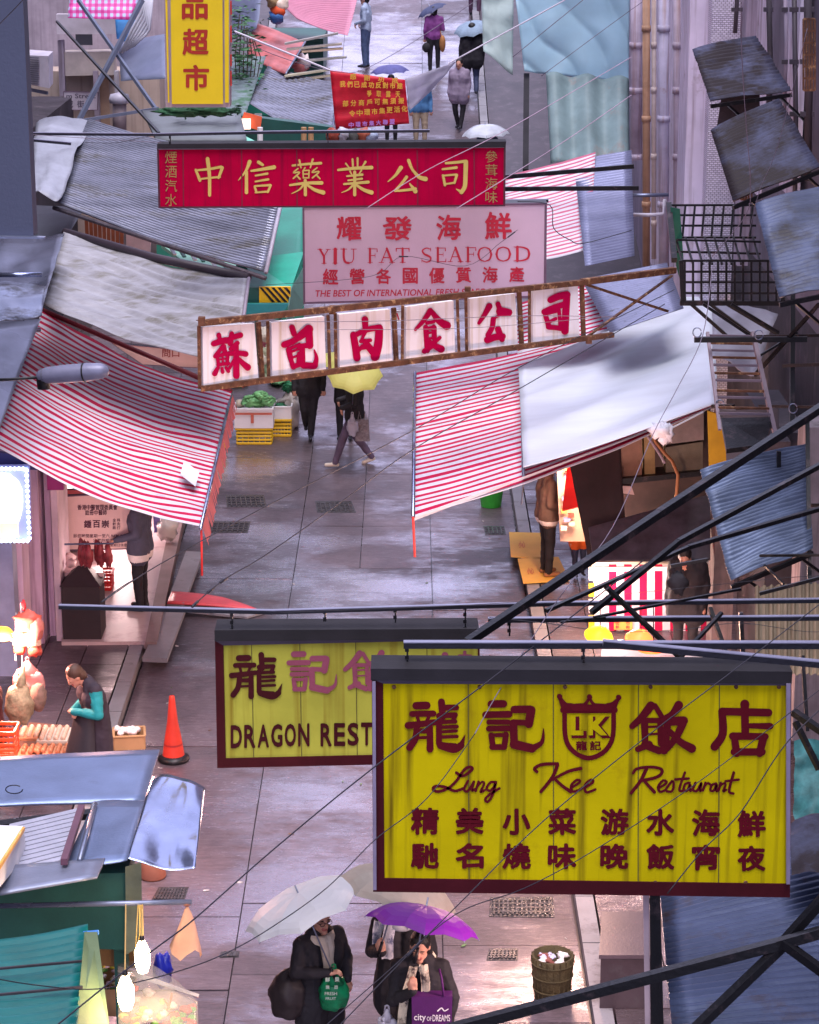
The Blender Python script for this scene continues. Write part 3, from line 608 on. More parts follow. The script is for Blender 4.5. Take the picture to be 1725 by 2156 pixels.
ZH1 = [[22,18,135,52,146,150,147,268],[14,18,65,118,78,150,90,180],[12,16,75,120,150,112,215,100],[20,14,222,105,212,135,200,165],[10,12,88,172,150,165,208,160],
 [24,4,385,70,362,125,318,180],[18,20,366,130,366,252],[20,16,438,72,462,88],[12,24,395,124,460,114,530,102],[10,14,420,152,490,140],[10,14,420,187,495,174],[12,14,415,217,425,250],[10,14,415,214,508,208],[14,12,510,210,492,250],[10,12,420,252,496,246],
 [12,16,640,92,720,84,808,78],[12,8,680,60,690,105],[12,8,760,55,745,105],[8,9,672,110,645,135,682,132,645,168],[8,9,662,150,684,172],[8,8,714,104,706,118],[8,8,702,122,738,120],[8,8,702,122,704,165],[8,8,738,120,736,165],[8,8,702,142,738,142],[8,8,704,165,736,165],[8,9,785,105,756,132,798,128,758,165],[8,9,780,146,802,170],[12,22,625,208,720,196,812,195],[18,18,715,180,716,266],[14,4,705,205,680,235,635,258],[12,26,725,205,770,235,822,252]]
ZH2 = [[12,10,135,55,138,110],[12,10,165,48,165,108],[10,8,95,80,115,105],[14,6,212,70,190,105],[14,22,50,118,150,108,248,104],[10,8,120,125,130,145],[10,6,188,120,172,145],[10,16,102,155,192,146],[10,14,110,180,190,170],[12,18,85,202,228,190],[18,18,148,130,148,266],[14,4,140,205,110,235,70,252],[12,26,155,205,200,235,248,252],
 [26,5,422,105,390,150,345,188],[20,12,468,62,490,115,525,160],[16,28,500,128,530,160,568,172],[18,16,456,160,430,195,392,238],[12,18,388,243,450,238,508,230],[8,26,475,200,508,245],
 [14,18,690,78,760,72,808,66],[26,24,808,70,806,150,802,215,782,250],[20,6,785,250,752,232],[12,16,670,114,752,104],[14,16,672,150,684,208],[10,12,672,152,752,145],[16,14,754,148,740,195],[10,12,684,202,742,194]]
for Zs, ou in ((ZH1[:5], 389.5), (ZH1[5:15], 389.5), (ZH1[15:], 389.5), (ZH2[:13], 694.7), (ZH2[13:18], 694.7), (ZH2[18:], 694.7)): strokes(mb, fc, Zs, ou, 315.8, .3545, .005)
letters(t_, mb, gold)
mb = MB()
for i, ch in enumerate('煙酒汽水'): put(mb, fc, ch, (348, 318+i*30, 373, 344+i*30), .012, .005, .04)
for i, ch in enumerate('參茸海味'): put(mb, fc, ch, (1022, 317+i*28.5, 1048, 342+i*28.5), .012, .005, .04)
letters(t_, mb, mat('dark_gold_letters', (.34, .22, .07), .5), 'small_characters')
# --- seafood sign
pnk = mat('pinkish_sign_sheet', (.60, .44, .55), .7, spec=.06, var=.08, vs=1.2)
redl = mat('red_letters', (.50, .008, .04), .5, var=.1)
t_, fc = signbox('seafood_sign', 'faded pink seafood shop sign with red Chinese and English writing', 'sign',
    [(637, 434), (1152, 427), (1150, 626), (639, 640)], 30.9, pnk, mat('dull_purple_frame', (.14, .08, .13), .5), (4, 4, 5, 4), .3, (), None)
mb = MB(); k = .5371; O = (631.6, 431.6)
for ch, (a, b_, c, d) in zip('耀發海鮮', ((145, 45, 243, 137), (325, 45, 440, 137), (535, 40, 632, 137), (725, 30, 830, 135))): put(mb, fc, ch, (O[0]+a*k, O[1]+b_*k, O[0]+c*k, O[1]+d*k), .028, .006, .06)
row(mb, fc, '經營各國優質海產', O[0]+120*k, O[0]+850*k, O[1]+281*k, O[1]+272*k, 60*k, .028, h=62*k, lift=.006, wob=.05)
line(mb, fc, 'THE BEST OF INTERNATIONAL FRESH SEAFOOD', (O[0]+58*k, O[1]+334*k, O[0]+780*k, O[1]+360*k), .012, -8*k, slant=.15, lift=.006)
def serif(ch):   # strokes in a unit box, x 0..1, y 0 top..1
    T, t2, sf = .17, .07, .05
    S = {'Y': [[T,T,.18,.03,.5,.5],[t2,t2,.82,.03,.5,.5],[T,T,.5,.5,.5,.97],[sf,sf,0,.03,.36,.03],[sf,sf,.66,.03,1,.03],[sf,sf,.32,.97,.68,.97]],
     'I': [[T*2.4,T*2.4,.5,.03,.5,.97],[sf,sf,0,.03,1,.03],[sf,sf,0,.97,1,.97]],
     'U': [[T,T,.2,.03,.2,.6,.3,.9,.5,.97],[t2,t2,.5,.97,.72,.9,.82,.6,.82,.03],[sf,sf,0,.03,.4,.03],[sf,sf,.66,.03,1,.03]],
     'F': [[T*1.2,T*1.2,.25,.03,.25,.97],[t2,t2,.25,.04,.95,.04],[t2,t2,.25,.48,.75,.48],[sf,sf*2,.95,.02,.95,.22],[sf,sf,.75,.36,.75,.6],[sf,sf,.03,.97,.5,.97],[sf,sf,.03,.03,.4,.03]],
     'A': [[t2,t2,.5,.02,.15,.97],[T,T,.5,.02,.84,.97],[t2,t2,.28,.64,.72,.64],[sf,sf,0,.97,.3,.97],[sf,sf,.66,.97,1,.97]],
     'T': [[T,T,.5,.03,.5,.97],[t2,t2,.04,.04,.96,.04],[sf*2,sf,.04,.04,.03,.24],[sf*2,sf,.96,.04,.97,.24],[sf,sf,.3,.97,.7,.97]],
     'S': [[t2,T*1.2,.88,.12,.5,.03,.15,.2,.3,.42,.55,.52],[T*1.2,t2,.55,.52,.86,.66,.84,.88,.5,.98,.1,.86],[sf,sf,.88,.02,.88,.24],[sf,sf,.1,.76,.1,.98]],
     'E': [[T*1.2,T*1.2,.25,.03,.25,.97],[t2,t2,.25,.04,.92,.04],[t2,t2,.25,.48,.72,.48],[t2,t2,.25,.96,.95,.96],[sf,sf*2,.92,.02,.92,.22],[sf,sf,.72,.36,.72,.6],[sf*2,sf,.95,.96,.97,.76],[sf,sf,.03,.97,.3,.97],[sf,sf,.03,.03,.3,.03]],
     'O': [[t2,T,.5,.02,.2,.16,.09,.5],[T,t2,.09,.5,.2,.84,.5,.98],[t2,T,.5,.98,.8,.84,.91,.5],[T,t2,.91,.5,.8,.16,.5,.02]],
     'D': [[T*1.1,T*1.1,.22,.03,.22,.97],[t2,T,.1,.04,.5,.05,.82,.2,.91,.5],[T,t2,.91,.5,.82,.8,.5,.95,.1,.96],[sf,sf,.02,.03,.3,.03],[sf,sf,.02,.97,.3,.97]]}
    return S[ch]
for ch, x0, x1 in zip('YIUFATSEAFOOD', (70,128,160,265,310,376,474,530,580,648,694,765,838), (120,150,222,305,372,430,518,574,640,692,756,830,905)):
    yt = 172-(x0-70)*.0125; ht = 58; kk = 1
    S = [[s_[0]*(x1-x0)*.5+s_[0]*22, s_[1]*(x1-x0)*.5+s_[1]*22]+[x0+(x1-x0)*q if j % 2 == 0 else yt+ht*q for j, q in enumerate(s_[2:])] for s_ in serif(ch)]
    S = [[min(s_[0], 14), min(s_[1], 14)]+s_[2:] for s_ in S]
    strokes(mb, fc, S, O[0], O[1], k, .006)
letters(t_, mb, redl)
# --- meat company sign: six framed panels on a rusty frame
Yl, Yr = 24.5, 28.0
def Q(u, v, d=0): s = (u-418)/(1225-418); return P(u, v, Yl+(Yr-Yl)*s+d)
t_ = thing('meat_shop_sign', 'row of six white panels with red characters in a rusty frame', 'sign', Q(425, 822))
panw = mat('white_sign_panel', (.86, .83, .90), .5, var=.06, streak=.6, streakc=(.5, .38, .22), vs=2)
pans = [((427,689),(536,681),(545,802),(429,815)), ((572,679),(683,666),(687,785),(574,798)), ((714,662),(821,651),(827,767),(716,779)), ((856,646),(955,633),(959,748),(855,760)), ((989,629),(1085,618),(1091,731),(991,742)), ((1123,612),(1217,599),(1221,714),(1123,724))]
A3 = [[40,46,100,215,160,195,215,190],[34,24,138,150,150,200],[34,38,235,140,225,215],[36,40,235,170,300,150],[26,30,165,235,110,310],[34,34,175,235,185,290],[26,26,115,310,215,285],[24,24,125,310,135,370],[24,24,205,290,200,370],[14,14,130,337,205,325],[14,14,165,290,168,370],[24,24,130,374,210,362],[26,38,130,395,105,440],[22,26,160,400,165,428],[22,26,190,395,208,422],[34,30,275,210,225,255],[32,40,225,290,285,285,338,292],[38,46,265,230,268,455],[24,22,255,330,215,400],[28,48,280,325,320,365,352,392]]
B3 = [[40,40,690,92,705,140],[46,40,632,222,690,200,745,165],[22,24,665,255,745,222],[40,36,665,260,680,330],[16,18,690,275,740,255],[16,18,690,322,740,300],[30,38,680,335,700,390],[26,26,740,290,735,370],[36,34,700,388,740,372],[62,52,815,105,740,165],[52,50,815,110,822,228],[36,38,740,235,822,225],[38,44,765,235,765,370],[46,44,775,378,855,382],[44,10,860,378,872,320,855,262]]
A4 = [[46,38,222,145,225,210],[46,50,135,262,150,350,162,435],[36,42,150,262,240,222,330,205],[52,62,330,212,322,330,298,425],[26,20,235,220,190,310],[26,26,190,310,262,302],[26,30,205,345,172,378],[46,50,230,330,260,365,298,410],[24,26,200,362,260,350]]
B4 = [[42,20,715,82,660,160,602,222],[32,60,730,92,780,155,838,192],[26,26,690,172,740,162],[36,36,680,205,692,380],[26,30,680,220,745,205],[36,36,742,205,745,290],[18,18,690,250,740,240],[18,18,690,295,740,280],[32,52,700,310,750,345,795,368],[26,30,785,282,740,322],[36,36,668,385,725,345]]
A5 = [[44,24,180,178,145,240,102,305],[36,34,245,162,265,215],[62,52,265,218,325,225],[20,18,270,240,215,268],[38,34,210,275,200,340,168,395],[48,44,165,432,220,412,280,405],[44,38,245,350,275,428]]
B5 = [[46,52,642,130,700,105,765,92],[48,52,765,92,757,220,750,365],[38,42,592,220,660,190,740,165],[34,36,602,240,630,335],[24,26,620,232,705,208],[26,28,705,212,715,320],[22,24,620,302,680,272],[36,34,625,335,680,340,740,350]]
offs = [(421.05, 663.2, .2793, A3), (421.05, 663.2, .2793, B3), (705.3, 631.6, .2793, A4), (705.3, 631.6, .2793, B4), (978.9, 594.7, .2793, A5), (978.9, 594.7, .2793, B5)]
crimc = mat('crimson_characters', (.40, .001, .055), .7, spec=.05, var=.1)
for q, (ou, ov, k, S) in zip(pans, offs):
    W = [Q(*p) for p in q]; a = MB(); slab(a, W, .05); pn = obj('panel', a, panw, t_)
    f5 = Face(W[3], W[2], W[0]); mb = MB(); strokes(mb, f5, S, ou, ov, k, .012, 1.12); obj('character', mb, crimc, pn)
    ext = [Q(q[0][0]-8, q[0][1]-3, .02), Q(q[1][0]+8, q[1][1]-3, .02), Q(q[2][0]+8, q[2][1]+3, .02), Q(q[3][0]-8, q[3][1]+3, .02)]
    for i, j in ((0, 3), (1, 2)):
        obj('upright', MB().bar(ext[i], ext[j], .035, .05), rust, t_)
obj('top_rail', MB().angle(Q(416, 681), Q(1232, 594), .06), rust, t_); obj('bottom_rail', MB().angle(Q(420, 819), Q(1290, 705), .055), rust, t_)
obj('arm', MB().angle(Q(1225, 594), P(1420, 569, 29), .07), rust, t_)
obj('strut', MB().bar(Q(1228, 597), P(1405, 655, 29), .05, .03), rust, t_); obj('strut', MB().bar(Q(1228, 715), P(1415, 580, 29), .035, .02), rust, t_)
for u, v in ((425, 676), (700, 652), (985, 612), (1240, 715)): obj('bracket', MB().box(Q(u, v, -.05), (.07, .08, .09)), rust, t_)
# --- vertical yellow supermarket sign
t_ = thing('supermarket_sign', 'tall yellow box sign with red characters at upper left', 'sign', P(420, 222, 27))
a = MB(); slab(a, tl([(343, -120), (485, -120), (484, 226), (350, 226)], 27), .28); obj('box', a, mat('pale_frame_grey', (.36, .28, .32), .5), t_)
a = MB(); slab(a, tl([(358, -120), (468, -120), (470, 219), (362, 219)], 26.97), .02); obj('panel', a, mat('bright_yellow_panel', (.66, .50, .005), .5, var=.06), t_)
a = MB(); slab(a, tl([(472, -120), (482, -120), (482, 216), (474, 216)], 26.965), .02); obj('side_panel', a, MATS['bright_yellow_panel'], t_)
a = MB(); slab(a, tl([(345, -120), (350, -120), (357, 216), (354, 216)], 26.965), .02); obj('side_panel', a, MATS['bright_yellow_panel'], t_)
fc = Face(P(362, 219, 26.97), P(470, 219, 26.97), P(358, -120, 26.97)); mb = MB()
rdl = mat('brown_red_characters', (.33, .02, .01), .6)
put(mb, fc, '品', (383, -22, 438, 41), .035); put(mb, fc, '超', (384, 60, 440, 116), .035); put(mb, fc, '市', (386, 136, 441, 191), .035); letters(t_, mb, rdl)
mb = MB()
for v0, v1 in ((3, 30), (55, 88), (115, 138), (150, 180)): mb.box(P(487, (v0+v1)/2, 27.05), (.012, .1, (v1-v0)/185.))
letters(t_, mb, mat('red_side_letters', (.5, .03, .02), .5), 'side_lettering')
tag(obj('planting', MB().ell(P(385, 236, 28.2), (.30, .18, .05), jit=.9).ell(P(440, 234, 28.2), (.25, .18, .05), jit=.9), mat('moss_green', (.02, .08, .035), .8, var=.6, vs=20), None, True), 'dark mossy weeds on the ledge under the tall yellow sign', 'plant')
# --- banner
ban = mat('red_banner_cloth', (.62, .012, .035), .5, tl=.2)
q = [(695, 148), (853, 168), (862, 260), (707, 274)]; W = [P(u, v, 46) for u, v in q]
t_ = thing('market_banner', 'red cloth banner with yellow Chinese slogan lines tied over the street', 'banner', W[3])
obj('cloth', sheet_mb(*W, nu=20, nv=14, wr=.05, wrf=2.2), ban, t_, True, thick=.004)
fc = Face(W[3], W[2], W[0]); mb = MB(); lf = .075
for tx, x0, x1, y0, y1, s in (('感謝功成', 744, 832, 160, 168, 13), ('我們已成功反對市建', 722, 842, 176, 180, 12), ('爭取露天', 778, 838, 196, 198, 10), ('部分商戶可無須搬', 728, 845, 217, 211, 12), ('令中環市集更活化', 742, 852, 238, 228, 13)): row(mb, fc, tx, x0, x1, y0, y1, s, .03, h=13, lift=lf)
letters(t_, mb, mat('banner_yellow', (.75, .42, .05), .5))
mb = MB(); row(mb, fc, '中環市集大聯盟', 740, 826, 262, 255, 11, .03, h=11, lift=lf); letters(t_, mb, mat('banner_lilac', (.45, .2, .6), .5), 'small_characters')
W2 = [P(853, 168, 46.02), P(972, 118, 46.3), P(952, 150, 46.2), P(864, 262, 46.02)]
obj('white_cloth', sheet_mb(P(853, 166, 46), P(962, 130, 46.4), P(905, 195, 46.3), P(862, 232, 46), nu=14, nv=8, wr=.06), mat('translucent_white_sheet', (.58, .55, .66), .4, tl=.4, alpha=.82), t_, True, thick=.004)
obj('rope', MB().tube([P(494, 66, 46), P(695, 148, 46)], .02, 6), mat('white_rope', (.6, .55, .65), .6), t_); obj('rope', MB().tube([P(944, 134, 46.4), P(1190, 0, 46.5)], .014, 6), MATS['white_rope'], t_)
# --- clinic sign and lane sign
clin = mat('dull_pink_panel', (.72, .50, .48), .7, spec=.1, var=.06)
t_, fc = signbox('clinic_sign', 'dull pink clinic sign with dark small writing hung under the striped awning', 'sign', [(133, 1044), (284, 1036), (287, 1156), (140, 1159)], 29.6, clin, MATS['dull_purple_frame'], (3, 2, 2, 2), .12)
a = MB(); slab(a, tl([(100, 1034), (284, 1028), (284, 1036), (100, 1042)], 29.5), .1); obj('top_rail', a, mat('red_edge_rail', (.3, .05, .06), .5), t_)
mb = MB(); row(mb, fc, '香港中醫管理委員會', 168, 243, 1068, 1068, 9.0, .02, h=11); row(mb, fc, '註冊中醫師', 184, 221, 1079, 1079, 8.5, .02, h=11)
row(mb, fc, '鍾百崇', 185, 222, 1103, 1103, 16, .03, h=16)
for i, s in enumerate(('全科', '針灸', '跌打')): row(mb, fc, s, 241, 250, 1095+i*8, 1095+i*8, 7, .02)
line(mb, fc, '診症時間星期一至六 9AM-7PM', (155, 1124, 268, 1132), .015); line(mb, fc, '公眾假期 9AM-6PM', (196, 1134, 268, 1141), .015); line(mb, fc, '星期日休息', (232, 1144, 268, 1151), .015)
letters(t_, mb, mat('dark_plum_letters', (.09, .03, .06), .6))
t_, fc = signbox('street_sign', 'white lane name sign with grey writing on the beige house', 'sign', [(134, 192), (207, 194), (206, 232), (134, 232)], 46.8, mat('pale_sign_white', (.52, .46, .52), .5), MATS['dull_purple_frame'], (1, 1, 1, 1), .06)
mb = MB(); line(mb, fc, 'm Street', (140, 197, 202, 207), .02); row(mb, fc, '咸街', 147, 170, 219, 219, 15, .02); letters(t_, mb, mat('grey_plum_letters', (.12, .10, .14), .6))
# --- LED sign on the left
t_ = thing('light_sign', 'glowing white shop light box edged with blue white bulbs at left edge', 'sign', P(0, 1140, 27))
a = MB(); slab(a, tl([(-60, 985), (60, 983), (64, 1140), (-60, 1142)], 27.0), .12); obj('box', a, mat('lit_lilac_panel', (.22, .25, .60), .4, emit=.18, var=.05), t_)
fc = Face(P(-60, 1142, 26.98), P(64, 1140, 26.98), P(-60, 985, 26.98)); mb = MB(); strokes(mb, fc, [[60, 60, -40, 1035, 10, 1025, 18, 1060, 5, 1095, -40, 1090]], 0, 0, 1, .01); obj('glowing_figure', mb, mat('lit_white', (1, 1, 1), .4, emit=1.0, var=0, bump=0), t_)
mb = MB(); slab(mb, tl([(-60, 1100), (38, 1102), (40, 1132), (-60, 1134)], 26.95), .01); obj('lit_stripe', mb, mat('lit_cream', (1, .68, .38), .4, emit=.55, var=.1), t_)
bl = mat('bulb_light', (.6, .75, 1), .4, emit=4, var=0, bump=0); bm_ = []
pts = [(4+i*9, 987) for i in range(6)]+[(56+i*.5, 990+i*11) for i in range(14)]+[(4+i*9, 1139) for i in range(7)]
for i, (u, v) in enumerate(pts):
    o = obj('bulb', MB().ell(P(u, v, 26.93), (.022, .022, .022), 8, 6), bl, t_, True)
a = MB(); slab(a, tl([(-60, 950), (96, 960), (92, 990), (-60, 985)], 27.3), .1); tag(obj('fascia_panel', a, mat('deep_blue_panel', (.03, .03, .13), .5)), 'dark blue fascia strip over the glowing light box', 'panel')
# --- small signs deeper in the market
t_, fc = signbox('stall_sign', 'faded pinkish stall sign between the two left awnings', 'sign', [(235, 722), (420, 740), (418, 775), (300, 768)], 33.5, clin, MATS['dull_purple_frame'], (1, 1, 1, 1), .08)
mb = MB(); line(mb, fc, '問口', (342, 735, 378, 752), .02); letters(t_, mb, mat('red_brown_letters', (.32, .05, .05), .6))
t_, fc = signbox('stall_sign', 'small white stall sign with a red mark seen between the framed panels', 'sign', [(826, 655), (848, 652), (850, 676), (828, 678)], 33, white, white, (1, 1, 1, 1), .05)
mb = MB(); strokes(mb, fc, [[3, 3, 836, 660, 840, 672]], 0, 0, 1); letters(t_, mb, redl)
# dark grey back of a hanging sign at the top left corner
a = MB(); slab(a, tl([(-80, -60), (46, -60), (71, 498), (-60, 498)], 15.5), .18)
t_ = thing('hanging_sign', 'large dark slate back of a hanging sign at the upper left edge', 'sign', P(20, 498, 15.5)); obj('panel', a, mat('slate_sheet', (.075, .085, .14), .5, .1, var=.08, vs=1, bump=.2), t_)
a = MB(); slab(a, tl([(-60, 497), (94, 500), (94, 503), (-60, 502)], 15.45), .06); obj('bottom_rail', a, galv, t_)
# ================================================================ awnings and roofs
zq = lambda *a: [Z(u, v, z) for u, v, z in a]
AW = 'cloth and tin awnings over the stalls'
# left striped awning
q = zq((88, 655, 3.5), (487, 828, 2.75), (424, 1108, 2.7), (-12, 938, 3.4))
t_ = thing('striped_awning', 'big red and white striped awning on the left under the street lamp', 'awning', q[3], 'striped awnings')
obj('cloth', sheet_mb(*q, nu=40, stripes=31, sag=.14, wr=.07, wrf=1.6, seed=1), [redw, whw], t_, True, thick=.006)
# its hanging fringe
fr = MB(); n_ = 46; pk = mat('salmon_fringe', (.62, .17, .19), .6, tl=.3)
for i in range(n_):
    a, b_ = q[1].lerp(q[2], i/n_), q[1].lerp(q[2], (i+1)/n_); h = .20+.05*random.random()
    fr.add([a+V((.01, 0, -.0)), b_+V((.01, 0, 0)), b_+V((.05+.03*random.random(), 0, -h)), a+V((.05+.03*random.random(), 0, -h))], [(0, 1, 2, 3)])
obj('fringe', fr, pk, t_, thick=.003)
obj('edge_pole', MB().tube([q[1]+V((0, .1, 0)), q[2]-V((0, .1, 0))], .02), galvl, t_, True)
obj('back_pole', MB().tube([q[0]+V((0, 0, .02)), q[1]+V((0, 0, .02))], .035), mat('dark_red_pole', (.16, .02, .03), .5), t_, True)
obj('patch', MB().add([x+V((0, 0, .03)) for x in zq((388, 975, 2.84), (420, 1000, 2.80), (412, 1030, 2.78), (380, 1005, 2.84))], [(0, 1, 2, 3)]), mat('white_tape', (.7, .68, .75), .3), t_, thick=.004)
obj('front_pole', MB().tube([q[2], V((q[2].x, q[2].y-.05, q[2].z-.55))], .012), redp, t_, True)
# right striped awning and the white tarpaulin on it
q = zq((874, 785, 2.8), (1500, 632, 3.5), (1500, 862, 3.45), (870, 1088, 2.72))
t_ = thing('striped_awning', 'big red and white striped awning on the right partly under a white tarpaulin', 'awning', q[3], 'striped awnings')
obj('cloth', sheet_mb(*q, nu=40, stripes=31, sag=.08, wr=.05, seed=2), [redw, whw], t_, True, thick=.006)
obj('edge_pole', MB().tube([q[0], q[3]], .022), galvl, t_, True)
obj('pole', MB().tube(zq((1098, 772, 3.06), (1102, 985, 3.02), (1103, 1003, 2.98)), .02), galv, t_, True)
obj('tie', MB().tube([q[3]+V((0, 0, 0)), q[3]+V((.02, -.05, -.45))], .014), redp, t_); obj('strap', MB().tube(zq((1103, 1003, 2.95), (1098, 1062, 2.2)), .008), galv, t_)
obj('fringe', MB().hexa([q[3]+V((0, 0, -.05)), Z(1375, 905, 3.25), Z(1375, 905, 3.25)+V((0, .01, 0)), q[3]+V((0, .01, -.05)), q[3]+V((0, 0, 0.0)), Z(1375, 905, 3.3), Z(1375, 905, 3.3)+V((0, .01, 0)), q[3]+V((0, .01, 0))]), whw, t_)
def wf(s, t): return .035*math.sin(t*19+s*3)*(.4+s)+.03*noise.noise(V((s*1.2, t*9, 4)))-.05*math.sin(math.pi*s)
q2 = zq((1092, 772, 3.18), (1500, 598, 3.65), (1512, 850, 3.62), (1102, 985, 3.12))
sheet('white_tarpaulin', 'large white plastic sheet spread over the right striped awning', 'tarpaulin', q2, whitet, nu=24, nv=70, fold=wf)
# left grey sheets
q = [P(135, 490, 32.5), P(524, 586, 30.5), P(500, 768, 28), P(90, 640, 29.5)]
t_ = thing('grey_awning', 'wrinkled dull grey tarpaulin awning above the left striped one', 'awning', q[3], AW)
obj('sheet', sheet_mb(*q, nu=30, nv=90, sag=.1, wr=.035, wrf=1.2, fold=lambda s, t: .022*math.sin(t*60+6*noise.noise(V((s*2, t*5, 0)))), seed=4), plas, t_, True, thick=.006)
a = MB(); d_ = V((0, .12, .10)); a.tube([q[0]+V((0, .05, 0)), q[0].lerp(q[1], .5)+V((0, .05, -.05)), q[1]+V((0, .05, 0))], .06, 8); obj('rolled_edge', a, mat('dark_plum_roll', (.04, .028, .04), .5), t_, True)
obj('edge_pole', MB().tube([q[1], q[2]], .025), mat('pinkish_pole', (.3, .24, .3), .4), t_, True)
q = [P(186, 252, 35.5), P(610, 345, 34), P(560, 574, 31.8), P(112, 425, 33)]
def cf(s, t): return -.08*math.sin(math.pi*s)+.03*noise.noise(V((s*2, t*4, 9)))
t_ = thing('corrugated_awning', 'wide pale corrugated plastic awning below the crimson sign on the left', 'awning', q[3], AW)
clearc = mat('pale_corrugated_plastic', (.26, .27, .36), .16, .3, var=.4, vs=1.6, spot=(.17, .16, .155), spots=1.2, spotlo=.52, rvar=.14, bump=.1, tl=.15, stretch=(.5, 2.5, 2.5))
obj('sheet', sheet_mb(*q, nu=20, corr=(44, .020), fold=cf), clearc, t_, True, thick=.004)
obj('edge_pole', MB().tube([q[1], q[2]], .03), mat('lilac_grey_pole', (.36, .33, .42), .4), t_, True); obj('front_beam', MB().tube([q[3]-V((0, 0, .08)), q[2]-V((0, 0, .08))], .03), walld, t_)
q = [P(566, 136, 50), P(714, 176, 48), P(696, 306, 45), P(517, 214, 47)]
sheet('corrugated_awning', 'small grey ribbed awning left of the red banner', 'awning', q, clearc, AW, nu=12, corr=(22, .014), sag=.06, poles=[(1, 2)])
q = [P(560, -24, 58), P(757, -24, 55), P(732, 76, 52), P(626, 40, 54)]
sheet('pink_awning', 'pink ribbed awning at the top edge above the far stalls', 'awning', q, pinkt, AW, nu=12, corr=(20, .014), sag=.05)
q = [P(530, 48, 53), P(643, 88, 51), P(602, 156, 49), P(520, 126, 51)]
sheet('salmon_awning', 'faded salmon red awning with stained patches beyond the weeds', 'awning', q, salmon, AW, nu=12, nv=20, wr=.06, poles=[(1, 2)], thick=.02)
q = [P(440, -30, 55), P(556, -30, 53), P(540, 60, 52), P(470, 96, 53)]
sheet('blue_grey_roof', 'dark blue grey roof sheet behind the yellow sign', 'roof sheet', q, mat('blue_grey_sheet', (.14, .16, .25), .4, var=.3, vs=1), AW, nu=8, nv=8, wr=.05)
q = [P(470, 120, 50), P(560, 120, 50), P(516, 245, 46), P(455, 245, 46)]
sheet('mossy_roof', 'mossy grey green roof sheet with weeds beside the yellow sign', 'roof sheet', q, mat('mossy_sheet', (.13, .17, .19), .6, var=.4, vs=2, spot=(.05, .12, .07), spots=3, spotlo=.5), AW, nu=8, corr=(14, .012))
q = [P(245, 90, 47), P(345, 100, 46), P(345, 175, 44), P(252, 158, 45)]
sheet('blue_grey_roof', 'flat blue grey roof with litter beside the steel cross brace', 'roof sheet', [P(250, 92, 47), P(350, 70, 46), P(352, 165, 44), P(255, 172, 45)], MATS['blue_grey_sheet'], AW, nu=8, nv=8, wr=.02)
q = [P(192, 258, 40), P(352, 230, 40), P(620, 300, 37), P(330, 305, 37)]
sheet('grey_roof', 'flat grey stained roof ledge under the yellow sign weeds', 'roof sheet', [P(300, 238, 41), P(505, 240, 41), P(520, 300, 38), P(330, 300, 38)], mat('ledge_grey', (.13, .145, .165), .6, var=.3, vs=1), AW, nu=8, nv=6, thick=.05)
q = [P(70, 330, 34), P(190, 258, 34), P(112, 430, 32.5), P(72, 405, 32.5)]
sheet('pale_roof', 'pale sagging plastic cover between dark slab and corrugated awning', 'roof sheet', [P(76, 260, 35.5), P(192, 246, 35.5), P(122, 425, 32.5), P(66, 408, 32.5)], mat('pale_plastic_cover', (.30, .31, .38), .35, var=.35, vs=1.5, tl=.2), AW, nu=12, nv=12, wr=.15, wrf=1.4)
sheet('dark_roof', 'dark grey sloping roof between the two left grey awnings', 'roof sheet', [P(60, 432, 36), P(180, 438, 36), P(140, 500, 33), P(90, 640, 30)], mat('slate_roof', (.06, .065, .085), .5, var=.4, vs=1), AW, nu=8, nv=8)
sheet('metal_roof', 'glossy dark metal roof patches left of the striped awning', 'roof sheet', [P(-40, 505, 31), P(136, 492, 31), P(92, 640, 28), P(-40, 830, 26)], mat('smoky_metal_roof', (.075, .08, .12), .22, .4, var=.6, vs=1.0, rvar=.15), AW, nu=12, nv=14, wr=.06, wrf=2)
sheet('metal_roof', 'dented shiny roof sheet with a black hole at the left edge', 'roof sheet', [P(-40, 596, 27.6), P(96, 598, 27.6), P(88, 665, 26.6), P(-40, 690, 26.2)], mat('blue_steel_roof', (.15, .17, .26), .28, .4, var=.3, vs=2, spot=(.02, .02, .03), spots=1.6, spotlo=.52), AW, nu=14, nv=10, wr=.05, thick=.01)
sheet('metal_roof', 'long dark roof strip running down beside the striped awning', 'roof sheet', [P(-40, 690, 26.2), P(87, 668, 26.6), P(0, 900, 24.5), P(-50, 920, 24.3)], MATS['smoky_metal_roof'], AW, nu=8, nv=12, wr=.03)
for a_, b2 in (((-20, 579, 29), (88, 578, 29)), ((-20, 700, 26.4), (84, 694, 26.8))):
    tag(obj('roof_rail', MB().tube([P(*a_), P(*b2)], .03), galvl, None, True), 'shiny tube lying across the metal roof at the left edge, %s' % ('upper one' if a_[1] < 600 else 'lower one'), 'rail')
